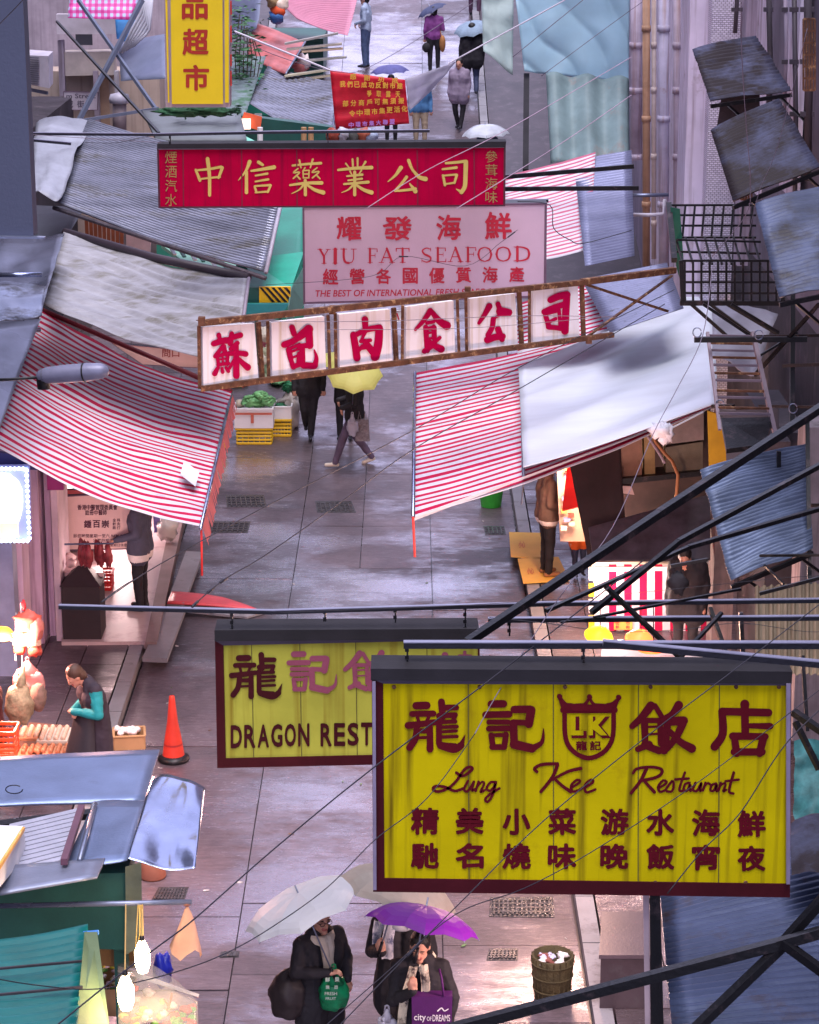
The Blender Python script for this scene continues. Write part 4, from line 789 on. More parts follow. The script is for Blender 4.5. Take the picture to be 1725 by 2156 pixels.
# right side sheets
q = [P(1064, 372, 35.5), P(1254, 318, 36), P(1243, 522, 33), P(1060, 565, 32.5)]
t_ = thing('striped_awning', 'faded pink and white striped awning behind the seafood sign', 'awning', q[2], 'striped awnings')
obj('cloth', sheet_mb(*q, nu=14, stripes=26, sag=.03, wr=.03, thickband=40), [pinkw, whw], t_, True, thick=.006)
obj('tie_beam', MB().bar(P(1060, 373, 34.2), P(1335, 350, 34.2), .05, .06), black, t_); obj('tie_beam', MB().bar(P(1060, 398, 33.6), P(1345, 396, 33.6), .05, .06), black, t_)
sheet('corrugated_roof', 'blue grey corrugated roof right of the faded pink awning', 'roof sheet', [P(1208, 338, 36), P(1330, 318, 36), P(1336, 540, 32.5), P(1232, 562, 32)], mat('lilac_corrugated', (.16, .17, .28), .35, .3, var=.2, vs=2, spot=(.1, .1, .14), spots=4, spotlo=.63), AW, nu=6, corr=(40, .010))
sheet('corrugated_roof', 'leaf littered corrugated roof behind the rusty sign arm', 'roof sheet', [P(1225, 590, 31.6), P(1405, 555, 31.6), P(1440, 650, 29.6), P(1285, 702, 29.4)], mat('littered_corrugated', (.15, .16, .26), .35, .3, var=.2, vs=2, spot=(.05, .05, .06), spots=5, spotlo=.58), AW, nu=6, corr=(26, .010))
q = [P(1090, 640, 32), P(1278, 588, 32), P(1302, 692, 30.4), P(1090, 745, 30.4)]
t_ = thing('striped_awning', 'piece of red striped awning seen behind the last framed characters', 'awning', q[2], 'striped awnings')
obj('cloth', sheet_mb(*q, nu=10, stripes=13, thickband=40), [redw, whw], t_, True, thick=.006)
bt_ = [P(1078, -60, 47), P(1326, -60, 47), P(1323, 176, 46.4), P(1104, 152, 46.4)]
sheet('blue_tarpaulin', 'bright blue tarpaulin hanging in folds at the top right', 'tarpaulin', bt_, bluet, nu=40, nv=40, fold=lambda s, t: .10*abs(math.sin((s*1.1-t*.75+.2)*7.5+noise.noise(V((s*2,t*2,0)))*1.2))**.6+.05*noise.noise(V((s*4, t*4, 2))))
sheet('grey_green_tarpaulin', 'pale green grey cloth panel left of the blue tarpaulin', 'tarpaulin', [P(1012, -60, 47.6), P(1082, -60, 47.6), P(1080, 158, 46.6), P(1018, 110, 46.8)], paleb, nu=14, nv=20, wr=.12)
sheet('grey_green_tarpaulin', 'long translucent stained sheet hanging below the blue tarpaulin', 'tarpaulin', [P(1150, 155, 45.8), P(1325, 165, 45.8), P(1326, 345, 44.5), P(1160, 345, 44.5)], mat('stained_translucent_sheet', (.30, .42, .44), .5, var=.35, vs=.9, spot=(.45, .33, .28), spots=.7, spotlo=.56, tl=.35), nu=24, nv=20, fold=lambda s, t: .08*math.sin(s*16))
# ragged corrugated canopies on the right
RG = 'corrugated window canopies on the right wall'
def canopy(label, q, m, n_, sup=True, **k):
    t_ = thing('corrugated_canopy', label, 'canopy', q[2], RG); obj('sheet', sheet_mb(*q, corr=(n_, .012), **k), m, t_, True, thick=.004)
    obj('front_rail', MB().bar(q[3]-V((0, 0, .04)), q[2]-V((0, 0, .04)), .03, .04), black, t_)
    for s in (.2, .85): a = q[3].lerp(q[2], s); obj('stay', MB().bar(a-V((0, 0, .04)), a+V((.35, .3, -.35)), .025), black, t_)
canopy('uppermost corrugated canopy, rusty brown with bluish lower edge', [P(1458, 106, 28), P(1592, 74, 28.4), P(1668, 192, 26), P(1497, 216, 25.8)], corrd, 17, nu=8, wr=.03)
canopy('second canopy down, tilted brown corrugated sheet with torn rag', [P(1497, 276, 24.5), P(1640, 206, 24.9), P(1728, 352, 22.6), P(1545, 428, 22.4)], corrd, 26, nu=8, wr=.03)
canopy('third canopy down, pale corrugated sheet at the right edge beyond the bars', [P(1590, 432, 21.5), P(1760, 385, 21.7), P(1800, 600, 19.5), P(1642, 632, 19.4)], corr, 26, nu=8, wr=.04)
canopy('ragged blue grey metal sheet hanging right of the dark stall curtain', [P(1474, 992, 21), P(1700, 930, 21.4), P(1712, 1155, 19.6), P(1540, 1228, 19.3)], mat('ragged_blue_zinc', (.10, .13, .21), .45, .3, var=.45, vs=2, spot=(.04, .05, .06), spots=3, spotlo=.62), 34, nu=10, wr=.05)
canopy('wide blue corrugated roof at the bottom right corner under the struts', [P(1388, 1860, 15.6), P(1800, 1730, 16.0), P(1830, 2180, 13.0), P(1418, 2200, 12.8)], mat('blue_corrugated', (.045, .06, .12), .35, .35, var=.35, vs=1.5, spot=(.045, .035, .05), spots=1.8, spotlo=.55), 30, nu=8, wr=.02)
canopy('small tattered sheet between the struts below the yellow panel', [P(1560, 965, 23.4), P(1662, 950, 23.5), P(1668, 985, 23), P(1590, 1000, 23)], MATS['ragged_blue_zinc'], 8, nu=8, wr=.06)
tag(obj('canopy_shadow_board', MB().hexa([P(1520, 196, 26.6), P(1600, 190, 26.6), P(1600, 190, 27.2), P(1520, 196, 27.2), P(1510, 265, 26.6)+V((0, 0, 0)), P(1600, 225, 26.6), P(1600, 225, 27.2), P(1510, 265, 27.2)]), walld), 'dark board standing in for shade between the two brown canopies', 'board')  # dark board fills the gap in place of real shade
sheet('rag', 'torn whitish rag draped on the second brown canopy', 'rag', [P(1560, 352, 22.9), P(1592, 338, 22.9), P(1600, 352, 22.7), P(1562, 366, 22.7)], mat('grey_rag', (.35, .3, .4), .8), nu=6, nv=6, wr=.2, wrf=3) if False else None
# green stall
gs = thing('green_stall', 'green metal market stall with roof, shelves and a hazard striped board', 'market stall', G(560, 745), None)
obj('roof', sheet_mb(P(584, 430, 36), P(640, 430, 36), P(638, 560, 33.4), P(490, 575, 33.4), nu=8, nv=8), green, gs, True, thick=.03)
obj('counter', slab(MB(), [P(520, 545, 33.0), P(640, 530, 33.0), P(614, 606, 32.0), P(524, 606, 32.0)], .1), mat('bright_green_top', (.015, .30, .21), .35, var=.15), gs)
obj('front_board', slab(MB(), tl([(500, 605), (548, 605), (548, 637), (500, 637)], 31.9), .05), greend, gs)
a = MB(); hz = slab(MB(), tl([(546, 604), (612, 604), (612, 637), (546, 637)], 31.88), .05); obj('hazard_board', hz, mat('hazard_yellow', (.78, .45, .01), .5), gs)
fc = Face(P(546, 637, 31.88), P(612, 637, 31.88), P(546, 604, 31.88)); a = MB(); f = fc.front()
for i in range(5):
    x = 548+i*13; a.add([fc.hit(max(546.5, x-3), 605)+f*.006, fc.hit(x+4, 605)+f*.006, fc.hit(min(x+32, 611.5), 636)+f*.006, fc.hit(min(x+25, 611), 636)+f*.006] if x+25 < 611 else [fc.hit(x-3, 605)+f*.006, fc.hit(x+4, 605)+f*.006, fc.hit(611.5, 605+31*(611.5-x-4)/28)+f*.006, fc.hit(611.5, 605+31*(611.5-x+3)/28)+f*.006], [(0, 1, 2, 3)])
obj('hazard_stripes', a, black, gs)
obj('lower_board', slab(MB(), tl([(490, 640), (608, 640), (590, 668), (490, 672)], 31.7), .05), mat('turquoise_board', (.02, .25, .28), .4), gs)
obj('side_sheet', MB().add([P(612, 606, 32), P(640, 560, 33), P(640, 640, 32.4), P(600, 690, 31.5)], [(0, 1, 2, 3)]), mat('grey_green_sheet', (.10, .2, .18), .5), gs, thick=.02)
obj('post', MB().tube([P(583, 440, 35), P(575, 520, 35)], .03), white, gs, True)
obj('tray', slab(MB(), [P(340, 515, 36), P(470, 535, 36), P(520, 570, 34.5), P(400, 560, 34.5)], .05), mat('pale_mint_tray', (.25, .5, .4), .4), gs)
for i, (u, v) in enumerate(((355, 520), (375, 525), (398, 532), (415, 535), (440, 545), (465, 552), (500, 556), (555, 560))):
    obj('slat', MB().bar(P(u, v-6, 34.4), P(u+14, v+16, 34.0), .05, .02), (white, green)[i % 2], gs)
obj('back', slab(MB(), tl([(330, 490), (640, 430), (640, 690), (330, 600)], 37.5), .05), mat('deep_stall_green', (.01, .16, .12), .5), gs)
for u in (485, 540, 590): obj('leg', MB().tube([P(u, 670, 32), G(u, 770)], .025), greend, gs)
PL = lambda u, v, Y: P(u, v, Y*1.2)
tlL = lambda q, Y: [PL(u, v, Y) for u, v in q]
# dark market stall below the shiny roofs, bottom left
ds = thing('green_stall', 'dark green locked stall box under the tin roofs at lower left', 'market stall', PL(150, 1985, 13.5))
obj('box', MB().hexa([PL(-60, 1990, 13.6), PL(268, 2000, 13.6), PL(268, 2000, 13.6)+V((0, .5, 0)), PL(-60, 1990, 13.6)+V((0, .5, 0)), PL(-60, 1845, 13.6), PL(268, 1838, 13.6), PL(268, 1838, 13.6)+V((0, .5, 0)), PL(-60, 1845, 13.6)+V((0, .5, 0))]), greend, ds)
obj('corner_post', MB().hexa([PL(266, 2010, 13.5), PL(300, 1990, 13.5), PL(300, 1990, 13.9), PL(266, 2010, 13.9), PL(264, 1825, 13.5), PL(298, 1815, 13.5), PL(298, 1815, 13.9), PL(264, 1825, 13.9)]), mat('olive_post', (.12, .13, .09), .6, var=.3), ds)
[obj('leg', MB().bar(PL(u_, 1988, 13.8), V((PL(u_, 1988, 13.8).x, PL(u_, 1988, 13.8).y, .1)), .10), greend, ds) for u_ in (-20, 255)]; obj('rail', MB().tube([PL(-20, 1908, 13.3), PL(262, 1902, 13.3), PL(404, 1899, 13.3)], .02), galv, ds, True)
a = MB(); slab(a, tlL([(185, 1985), (298, 1985), (300, 2040), (196, 2032)], 13.9), .02); obj('inner_board', a, mat('brown_inner_board', (.22, .11, .04), .7), ds)
a = MB(); slab(a, [PL(178, 1962, 12.3), PL(205, 1962, 12.3), PL(232, 2170, 11.6), PL(160, 2170, 11.4)], .03); obj('side_board', a, mat('sage_board', (.09, .13, .07), .7, var=.2), ds)
TG = 'tin roof sheets at the lower left'
q = [PL(-60, 1603, 15.6), PL(336, 1580, 15.8), PL(304, 1688, 14.9), PL(-60, 1704, 14.7)]
t_ = thing('tin_roof_sheet', 'long flat blue grey roof sheet with a bright lit back edge', 'roof sheet', q[3], TG)
obj('sheet', sheet_mb(*q, nu=12, nv=8, wr=.015), mat('blue_zinc_flat', (.155, .20, .34), .34, .45, var=.15, vs=2, bump=.2, spot=(.11, .13, .21), spots=2.5, spotlo=.6), t_, True, thick=.02)
obj('tie', MB().tube([PL(8+18*math.cos(a_)+22, 1662+9*math.sin(a_), 14.9) for a_ in [i*.5 for i in range(12)]], .005, 5), black, t_)
def shine(s, t): return .05*math.sin(s*3.1)*math.cos(t*3)+.035*abs(s-.55)+.03*noise.noise(V((s*2.2, t*2.2, 3)))
q = [PL(322, 1640, 14.9), PL(432, 1658, 14.8), PL(412, 1826, 13.6), PL(268, 1812, 13.6)]
t_ = thing('tin_roof_sheet', 'crumpled shiny zinc flap sticking out over the street', 'roof sheet', q[3], TG)
obj('sheet', sheet_mb(*q, nu=24, nv=24, fold=lambda s, t: shine(s, t)+.06*s*s*0-.10*max(0, s-.7)**1.2), galvl, t_, True, thick=.004)
q = [PL(200, 1690, 14.7), PL(306, 1686, 14.7), PL(268, 1812, 13.55), PL(130, 1836, 13.5)]
sheet('tin_roof_sheet', 'dull grey blue sheet joined to the crumpled zinc flap', 'roof sheet', q, MATS['blue_zinc_flat'], TG, nu=8, nv=8, wr=.02, poles=[(PL(200, 1692, 14.6), PL(168, 1812, 13.55))], thick=.01)
q = [PL(20, 1735, 14.4), PL(170, 1700, 14.6), PL(130, 1812, 13.6), PL(20, 1840, 13.4)]
t_ = thing('slatted_roof', 'white painted ribbed roof piece beside the foam box', 'roof sheet', q[3], TG)
for i in range(11):
    s0, s1 = i/11, (i+.8)/11; obj('slat', MB().hexa([x-V((0, 0, .02)) for x in (q[0].lerp(q[3], s0), q[1].lerp(q[2], s0), q[1].lerp(q[2], s1), q[0].lerp(q[3], s1))]+[q[0].lerp(q[3], s0), q[1].lerp(q[2], s0), q[1].lerp(q[2], s1), q[0].lerp(q[3], s1)]), mat('pale_lilac_slat', (.36, .36, .46), .4, var=.15), t_)
obj('bed', MB().hexa([x-V((0, 0, .12)) for x in q]+[x-V((0, 0, .1)) for x in q]), walld, t_)
obj('beam', MB().bar(PL(172, 1700, 14.4), PL(135, 1815, 13.4), .05), mat('purple_brown_beam', (.12, .05, .08), .5), t_); obj('beam', MB().bar(PL(0, 1738, 14.5), PL(300, 1700, 14.7), .10, .05), black, t_)
sheet('tin_roof_sheet', 'lowest grey sheet with dark underside beside the foam box', 'roof sheet', [PL(0, 1828, 13.45), PL(222, 1812, 13.6), PL(205, 1850, 13.2), PL(-10, 1888, 13.0)], mat('grey_zinc_flat', (.19, .21, .30), .35, .3), TG, nu=6, nv=6, thick=.02)
t_ = thing('foam_box', 'white foam box with orange tape on the tin roof at the left edge', 'box', PL(0, 1870, 13.1))
obj('box', MB().hexa([PL(-70, 1850, 13.2), PL(0, 1868, 12.9), PL(56, 1800, 13.9), PL(-70, 1790, 14.2), PL(-70, 1790, 13.2), PL(-4, 1745+85, 12.95), PL(50, 1742, 13.9), PL(-70, 1738, 14.2)]), foam, t_)
obj('lid', MB().hexa([PL(-80, 1850, 12.9), PL(-2, 1836, 12.9), PL(52, 1745, 13.9), PL(-70, 1740, 14.2), PL(-80, 1842, 12.9), PL(-4, 1824, 12.9), PL(48, 1739, 13.9), PL(-70, 1735, 14.2)]), foam, t_)
obj('tape', MB().bar(PL(-2, 1826, 12.82), PL(50, 1745, 13.8), .02, .03), mat('orange_tape', (.7, .35, .03), .4), t_)
q = [PL(-60, 1990, 12.6), PL(186, 1952, 12.8), PL(160, 2180, 11.2), PL(-60, 2200, 11.0)]
t_ = thing('teal_awning', 'teal corrugated plastic awning at the bottom left corner', 'awning', q[2], AW)
obj('sheet', sheet_mb(*q, nu=8, corr=(13, .022), sag=.02), teal, t_, True, thick=.005); obj('end_tube', MB().tube([PL(176, 1966, 12.7), PL(208, 1963, 12.7)], .018), mat('blue_tube', (.05, .2, .6), .3), t_)
for v in (2035, 2090): obj('ridge', MB().bar(PL(-20, v+6, 12.0-(v-2035)*.006), PL(180-(v-2035)*.1, v-12, 12.1-(v-2035)*.006), .015), walld, t_)
# ================================================================ iron: bars, cage, rack, struts
def bars(name, label, cat, segs, m=black, group=None):
    t_ = thing(name, label, cat, P(*segs[0][0]), group)
    for a, b_, w_, *r_ in segs: obj('bar' if len(r_) == 0 else r_[0], MB().bar(P(*a), P(*b_), w_, w_*.9) if len(r_) < 2 else MB().tube([P(*a), P(*b_)], w_/2), m, t_)
    return t_
ib = lambda u0, v0, Y0, u1, v1, Y1, px, *n: ((u0, v0, Y0), (u1, v1, Y1), px*(Y0+Y1)/2/5000, *n)
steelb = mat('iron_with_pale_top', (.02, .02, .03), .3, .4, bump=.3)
def flat_bar(name, label, pts, Y, px, group, hooks=()):
    t_ = thing(name, label, 'iron bar', P(*pts[0], Y), group)
    for a, b_ in zip(pts[:-1], pts[1:]):
        A, B = P(*a, Y), P(*b_, Y); w_ = px*Y/5000
        obj('bar', MB().bar(A, B, w_*1.2, w_), steelb, t_); obj('top_face', MB().bar(A+V((0, 0, w_*.62)), B+V((0, 0, w_*.62)), w_*1.25, .006), mat('pale_lilac_top', (.22, .22, .32), .4, .2), t_)  # pale lilac strip along the top of each bar
    for u, v0, v1 in hooks:
        o = MB(); n_ = max(2, int((v1-v0)/7))
        for i in range(n_): o.box(P(u+(i % 2), v0+(v1-v0)*(i+.5)/n_, Y), (.011 if i % 2 else .024, .024 if i % 2 else .011, (v1-v0)/n_*Y/5000*1.15))
        obj('chain', o, black, t_)
    return t_
IG = 'iron bars that carry the hanging signs'
flat_bar('sign_bar', 'long slightly bent iron bar spanning the whole street above the dragon sign', [(124, 1278), (574, 1289), (1153, 1272), (1800, 1264)], 16.2, 8, IG, [(488, 1290, 1330), (684, 1284, 1308), (832, 1282, 1310), (979, 1276, 1326)])
flat_bar('sign_bar', 'shorter iron bar starting right of the dragon sign corner', [(1028, 1306), (1800, 1301)], 15.4, 9, IG, [(1072, 1310, 1338)])
flat_bar('sign_bar', 'thick iron bar from which the large yellow sign hangs', [(850, 1358), (1800, 1359)], 13.6, 13, IG, [(857, 1364, 1412), (1228, 1364, 1412)])
flat_bar('sign_bar', 'slanting iron bar dropping to the right above the yellow sign', [(1270, 1355), (1800, 1406)], 13.2, 13, IG)
flat_bar('sign_bar', 'thin iron bar above the crimson sign at the left', [(64, 282), (330, 284), (574, 279), (905, 276)], 29.2, 5, IG, [(358, 284, 306), (690, 280, 300)])
flat_bar('sign_bar', 'short iron rod end left of the crimson sign', [(64, 295), (150, 303)], 28, 5, IG)
flat_bar('sign_bar', 'iron bar at right above the seafood sign end', [(1068, 424), (1155, 423)], 32, 6, IG)
bars('strut', 'heavy diagonal iron strut rising to the right from the dragon sign', 'strut', [ib(985, 1352, 14, 1390, 1080, 15, 18), ib(1390, 1080, 15, 1800, 812, 16, 18)])
bars('strut', 'slim diagonal strut crossing behind the heavy one', 'strut', [ib(1150, 1286, 15, 1450, 1152, 16, 9), ib(1450, 1152, 16, 1800, 1050, 17, 10)])
bars('strut', 'middle diagonal strut climbing past the ragged metal sheet', 'strut', [ib(1245, 1290, 15.2, 1430, 1140, 15.6, 12), ib(1430, 1140, 15.6, 1800, 940, 16.5, 12)])
bars('strut', 'crossed iron brace under the long bars with a green clamp', 'strut', [ib(1276, 1235, 15, 1490, 1440, 14.5, 10), ib(1276, 1300, 15, 1180, 1310, 15, 5), ib(1250, 1300, 15, 1560, 1240, 15.5, 6), ib(1400, 1420, 14.6, 1520, 1290, 15, 8), ib(1495, 1280, 15.2, 1545, 1420, 14.8, 9)])
bars('strut', 'thick dark truss strut crossing the bottom right corner', 'strut', [ib(900, 2180, 9.6, 1649, 1985, 9.4, 25), ib(1640, 1988, 9.4, 1800, 1942, 9.3, 26), ib(1649, 1986, 9.42, 1790, 1830, 9.5, 22), ib(1649, 1990, 9.42, 1440, 2190, 9.2, 22), ib(1649, 1985, 9.38, 1800, 2095, 9.2, 22)])
bars('strut', 'blue grey steel cross brace at upper left by the lane sign', 'strut', [ib(300, 0, 44, 165, 256, 43, 9), ib(165, 0, 44.2, 330, 232, 43.2, 7), ib(120, 262, 43, 335, 228, 43.1, 7)], mat('blue_grey_steel', (.14, .16, .24), .5, .2))
bars('strut', 'thin black rod running down to the iron bar at upper left', 'strut', [ib(120, 45, 36, 335, 280, 31, 5)])
bars('wall_brace', 'pair of iron braces on the right wall behind the bars', 'strut', [ib(1725, 640, 22, 1590, 790, 22.5, 8), ib(1480, 640, 24, 1600, 720, 24, 7), ib(1540, 640, 24, 1640, 700, 24, 7), ib(1590, 755, 23, 1680, 700, 23, 5), ib(1520, 710, 23.5, 1780, 705, 22, 7), ib(1670, 530, 22.8, 1668, 900, 22.2, 10), ib(1650, 770, 22.5, 1790, 765, 21.5, 8), ib(1500, 855, 23, 1545, 855, 22.8, 8), ib(1600, 855, 22.8, 1790, 858, 21.5, 7), ib(1530, 1068, 21.2, 1790, 1062, 20, 8), ib(1560, 1078, 21, 1680, 1160, 20, 4), ib(1700, 880, 20.5, 1706, 1300, 19.5, 9), ib(1640, 950, 21, 1640, 1070, 21, 9), ib(1600, 1170, 19.4, 1790, 1168, 19, 6), ib(1610, 1190, 19.4, 1650, 1230, 19, 5)])
bars('wall_brace', 'dark braces and pipe stubs right of the large yellow sign', 'strut', [ib(1672, 1500, 14, 1790, 1580, 13.6, 16), ib(1675, 1520, 14.2, 1725, 1620, 14, 12), ib(1690, 1380, 14.5, 1700, 1540, 14.3, 8), ib(1560, 1290, 17, 1566, 1410, 17, 10), ib(1600, 1250, 17.2, 1790, 1200, 17, 8)])
bars('post', 'dark iron post of the big tarpaulin on the right pavement', 'post', [ib(1109, 158, 46.5, 1107, 360, 44.5, 12)], darkc)
# window cage
cg = thing('window_cage', 'black iron grid cage jutting out from the right wall', 'window grille', P(1440, 640, 25))
Yc = 25
def cgb(a, b_, px, nm='bar'): return obj(nm, MB().bar(P(*a), P(*b_), px*Yc/5000), black, cg)
for i in range(9):
    u = 1423+i*20.3; cgb((u, 433, Yc+1.1), (u-6 if i else u, 498, Yc+1.0), 4.2)
    cgb((u, 500, Yc+1.0), (u+16, 556, Yc+.2), 4.2, 'floor_bar')
for v in (432, 453, 475, 500): cgb((1410, v, Yc+1.1), (1592, v, Yc+1.1), 4.5)
for i in range(12):
    u = 1442+i*17.5; cgb((u, 548, Yc), (u, 640, Yc), 4.6)
for v in (549, 572, 594, 617): cgb((1436, v, Yc), (1645, v, Yc), 4.6)
for v in (505, 530): cgb((1425, v, Yc+.8), (1602, v+4, Yc+.8), 4.5, 'floor_bar')
cgb((1432, 638, Yc), (1650, 638, Yc), 10, 'bottom_rail'); cgb((1434, 548, Yc), (1438, 636, Yc), 9, 'corner_bar')
cgb((1408, 430, Yc+1.1), (1420, 548, Yc+.1), 12, 'side_bar'); cgb((1592, 432, Yc+1.1), (1640, 545, Yc), 6, 'side_bar'); cgb((1645, 548, Yc), (1648, 636, Yc), 9, 'corner_bar')
for (a, b_) in (((1455, 640), (1545, 720)), ((1495, 640), (1605, 722)), ((1530, 640), (1640, 705))): cgb((*a, Yc), (*b_, Yc-.2), 6, 'stay')
a = MB(); slab(a, tl([(1412, 436), (1432, 440), (1446, 640), (1424, 560)], 25.9), .02); obj('green_side', a, mat('bottle_green', (.01, .09, .06), .5), cg)
# tray rack
rk = thing('drying_rack', 'rusty slatted metal drying rack hanging on the right wall', 'rack', P(1560, 880, 22))
for i, v in enumerate((706, 722, 737, 752, 768, 785, 800, 822, 836, 858, 870)):
    s = (v-706)/170.; obj('slat', MB().bar(P(1490+24*s, v, 22.6-.7*s), P(1586+38*s, v+2, 22.6-.7*s), .03, .02), rust if i % 2 else mat('mauve_metal', (.18, .14, .18), .5, .3), rk)
obj('side_rail', MB().bar(P(1490, 700, 22.6), P(1516, 905, 21.8), .03), MATS['mauve_metal'], rk); obj('side_rail', MB().bar(P(1585, 700, 22.6), P(1632, 912, 21.8), .04), MATS['mauve_metal'], rk)
obj('drip_tray', slab(MB(), [P(1518, 880, 22), P(1628, 878, 22), P(1612, 935, 21.4), P(1530, 945, 21.4)], .05), black, rk)
obj('carrier', MB().bar(P(1462, 715, 22.4), P(1700, 714, 22.2), .05), black, rk)
for u, v in ((1468, 700), (1516, 852), (1670, 860), (1598, 705)):
    obj('hook_ring', MB().tube([P(u+9*math.cos(k*.5), v+10*math.sin(k*.5), 22) for k in range(13)], .006, 5), galv, rk)
# street lamp
lp = thing('street_lamp', 'grey street lamp head on a thin arm over the left striped awning', 'street lamp', P(80, 800, 18))
hd = MB(); A, B = P(78, 792, 18), P(230, 780, 17.9); ax = (B-A)
hm = mat('lamp_grey', (.16, .16, .24), .4, .2, var=.2, vs=5)
pr = [(0, .02), (.03, .045), (.15, .066), (.4, .072), (.7, .072), (.9, .062), (.98, .035), (1, .005)]
hd.lathe(A, [(r, t*ax.length) for t, r in pr], 16, sx=1.0, sy=1, ax=ax.normalized()); obj('head', hd, hm, lp, True)
obj('arm', MB().tube([P(-60, 801, 18.1), P(20, 799, 18.1), P(84, 794, 18)], .012), black, lp, True)
obj('neck', MB().lathe(P(92, 805, 18), [(.0, -.055), (.05, -.05), (.055, .02), (.055, .05)], 14), black, lp, True)
obj('band', MB().lathe(A+ax*.66, [(.073, -.006), (.077, -.006), (.077, .006), (.073, .006)], 16, ax=ax.normalized()), black, lp, True)
obj('top_cap', MB().lathe(A+ax*.05+V((0, 0, .0)), [(.03, 0), (.058, .02), (.062, .12), (.05, .13)], 14, ax=ax.normalized()), mat('lamp_dark_grey', (.12, .12, .17), .4), lp, True)
# far lamp post by the beige house
lp2 = thing('bollard_lamp', 'round capped column lamp in front of the beige house', 'lamp post', P(252, 262, 45)); 
obj('cap', MB().lathe(P(252, 212, 45), [(.0, .16), (.17, .12), (.2, .03), (.19, -.04), (.12, -.06)], 16), mat('lilac_cap', (.42, .4, .5), .4), lp2, True); obj('column', MB().tube([P(252, 216, 45), P(252, 275, 45)], .13, 14), mat('mauve_column', (.3, .24, .26), .6), lp2, True)
# air conditioner
ac = thing('air_conditioner', 'white air conditioner unit beside the dark slab at upper left', 'air conditioner', P(80, 182, 40))
obj('case', MB().hexa([P(52, 176, 40), P(104, 186, 39.6), P(112, 176, 40.6), P(60, 170, 41), P(52, 116, 40), P(102, 118, 39.6), P(112, 108, 40.6), P(56, 104, 41)]), mat('ac_white', (.50, .46, .55), .5), ac)
for i in range(13): obj('slat', MB().bar(P(54, 121+i*4.4, 39.9), P(82, 122+i*4.6, 39.72), .02, .018), mat('ac_slat_grey', (.16, .15, .2), .5), ac)
obj('bracket', MB().bar(P(60, 188, 40), P(100, 196, 39.8), .05), galv, ac)
# pink gingham cloth, blue cloth, pipes at upper left
q = [P(150, -40, 46), P(310, -40, 46), P(272, 42, 45.6), P(143, 38, 45.6)]
gm = bpy.data.materials.new('pink_gingham'); gm.use_nodes = True; t = gm.node_tree; b = t.nodes['Principled BSDF']; tc = nd(t, 'ShaderNodeTexCoord'); sp = nd(t, 'ShaderNodeSeparateXYZ'); t.links.new(tc.outputs['Object'], sp.inputs[0])
def pulse(o_):
    m1 = nd(t, 'ShaderNodeMath', operation='MULTIPLY'); m1.inputs[1].default_value = 8.5; t.links.new(o_, m1.inputs[0]); m2 = nd(t, 'ShaderNodeMath', operation='FRACT'); t.links.new(m1.outputs[0], m2.inputs[0])
    m3 = nd(t, 'ShaderNodeMath', operation='GREATER_THAN'); m3.inputs[1].default_value = .5; t.links.new(m2.outputs[0], m3.inputs[0]); return m3.outputs[0]
am = nd(t, 'ShaderNodeMath', operation='ADD'); t.links.new(pulse(sp.outputs[0]), am.inputs[0]); t.links.new(pulse(sp.outputs[2]), am.inputs[1])
rp = nd(t, 'ShaderNodeValToRGB'); hv = nd(t, 'ShaderNodeMath', operation='MULTIPLY'); hv.inputs[1].default_value = .5; t.links.new(am.outputs[0], hv.inputs[0]); t.links.new(hv.outputs[0], rp.inputs[0])
rp.color_ramp.interpolation = 'CONSTANT'; rp.color_ramp.elements[0].color = (.55, .02, .25, 1); rp.color_ramp.elements[1].position = .75; rp.color_ramp.elements[1].color = (.45, .55, .8, 1); e_ = rp.color_ramp.elements.new(.3); e_.color = (.62, .10, .38, 1)
t.links.new(rp.outputs[0], b.inputs['Base Color']); b.inputs['Roughness'].default_value = .6
sheet('checked_cloth', 'pink checked cloth hanging at the top left', 'cloth', q, gm, nu=20, nv=10, wr=.06, wrf=2)
sheet('blue_cloth', 'plain blue cloth below the pink checked cloth', 'cloth', [P(243, 42, 46.4), P(290, 40, 46.4), P(270, 88, 46), P(246, 84, 46)], mat('blue_cloth_stuff', (.03, .22, .55), .6), nu=8, nv=8, wr=.06)
t_ = thing('pipe_bundle', 'bundle of bent pale plastic pipes beside the yellow sign top', 'pipes', P(300, 75, 44.5))
for i in range(6): obj('pipe', MB().tube([P(256+i*5, 112-i*3, 44.5), P(278+i*6, 62+i*2, 44.5), P(300+i*3, 22+i*8, 44.5), P(312+i*2, -20, 44.5)], .028, 7), mat('pale_pipe', (.55, .55, .65), .4), t_, True)
# ================================================================ wires
def wire(label, pts, Y0, Y1, px, m=wirem, drop=0., group='cables across the street', kn=()):
    n_ = len(pts)
    tot = [0]
    for a, b_ in zip(pts[:-1], pts[1:]): tot.append(tot[-1]+math.hypot(b_[0]-a[0], b_[1]-a[1]))
    p3 = [P(u, v, Y0+(Y1-Y0)*tt/tot[-1]) for (u, v), tt in zip(pts, tot)]
    q = []
    for i in range(n_-1):
        p0, p1, p2, p3_ = p3[max(i-1, 0)], p3[i], p3[i+1], p3[min(i+2, n_-1)]
        for j in range(6):
            t = j/6; q.append(.5*(2*p1+(p2-p0)*t+(2*p0-5*p1+4*p2-p3_)*t*t+(3*p1-p0-3*p2+p3_)*t**3))
    q.append(p3[-1]); rr = px*(Y0+Y1)/2/5000/2
    mb = MB().tube(q, rr, 6)
    for k in kn: c_ = p3[0].lerp(p3[-1], k) if n_ == 2 else q[int(k*(len(q)-1))]; d_ = (q[min(int(k*(len(q)-1))+1, len(q)-1)]-c_).normalized(); mb.tube([c_-d_*.06, c_+d_*.06], rr*2.6, 6)
    return tag(obj('cable', mb, m, None, True), label, 'cable', group)
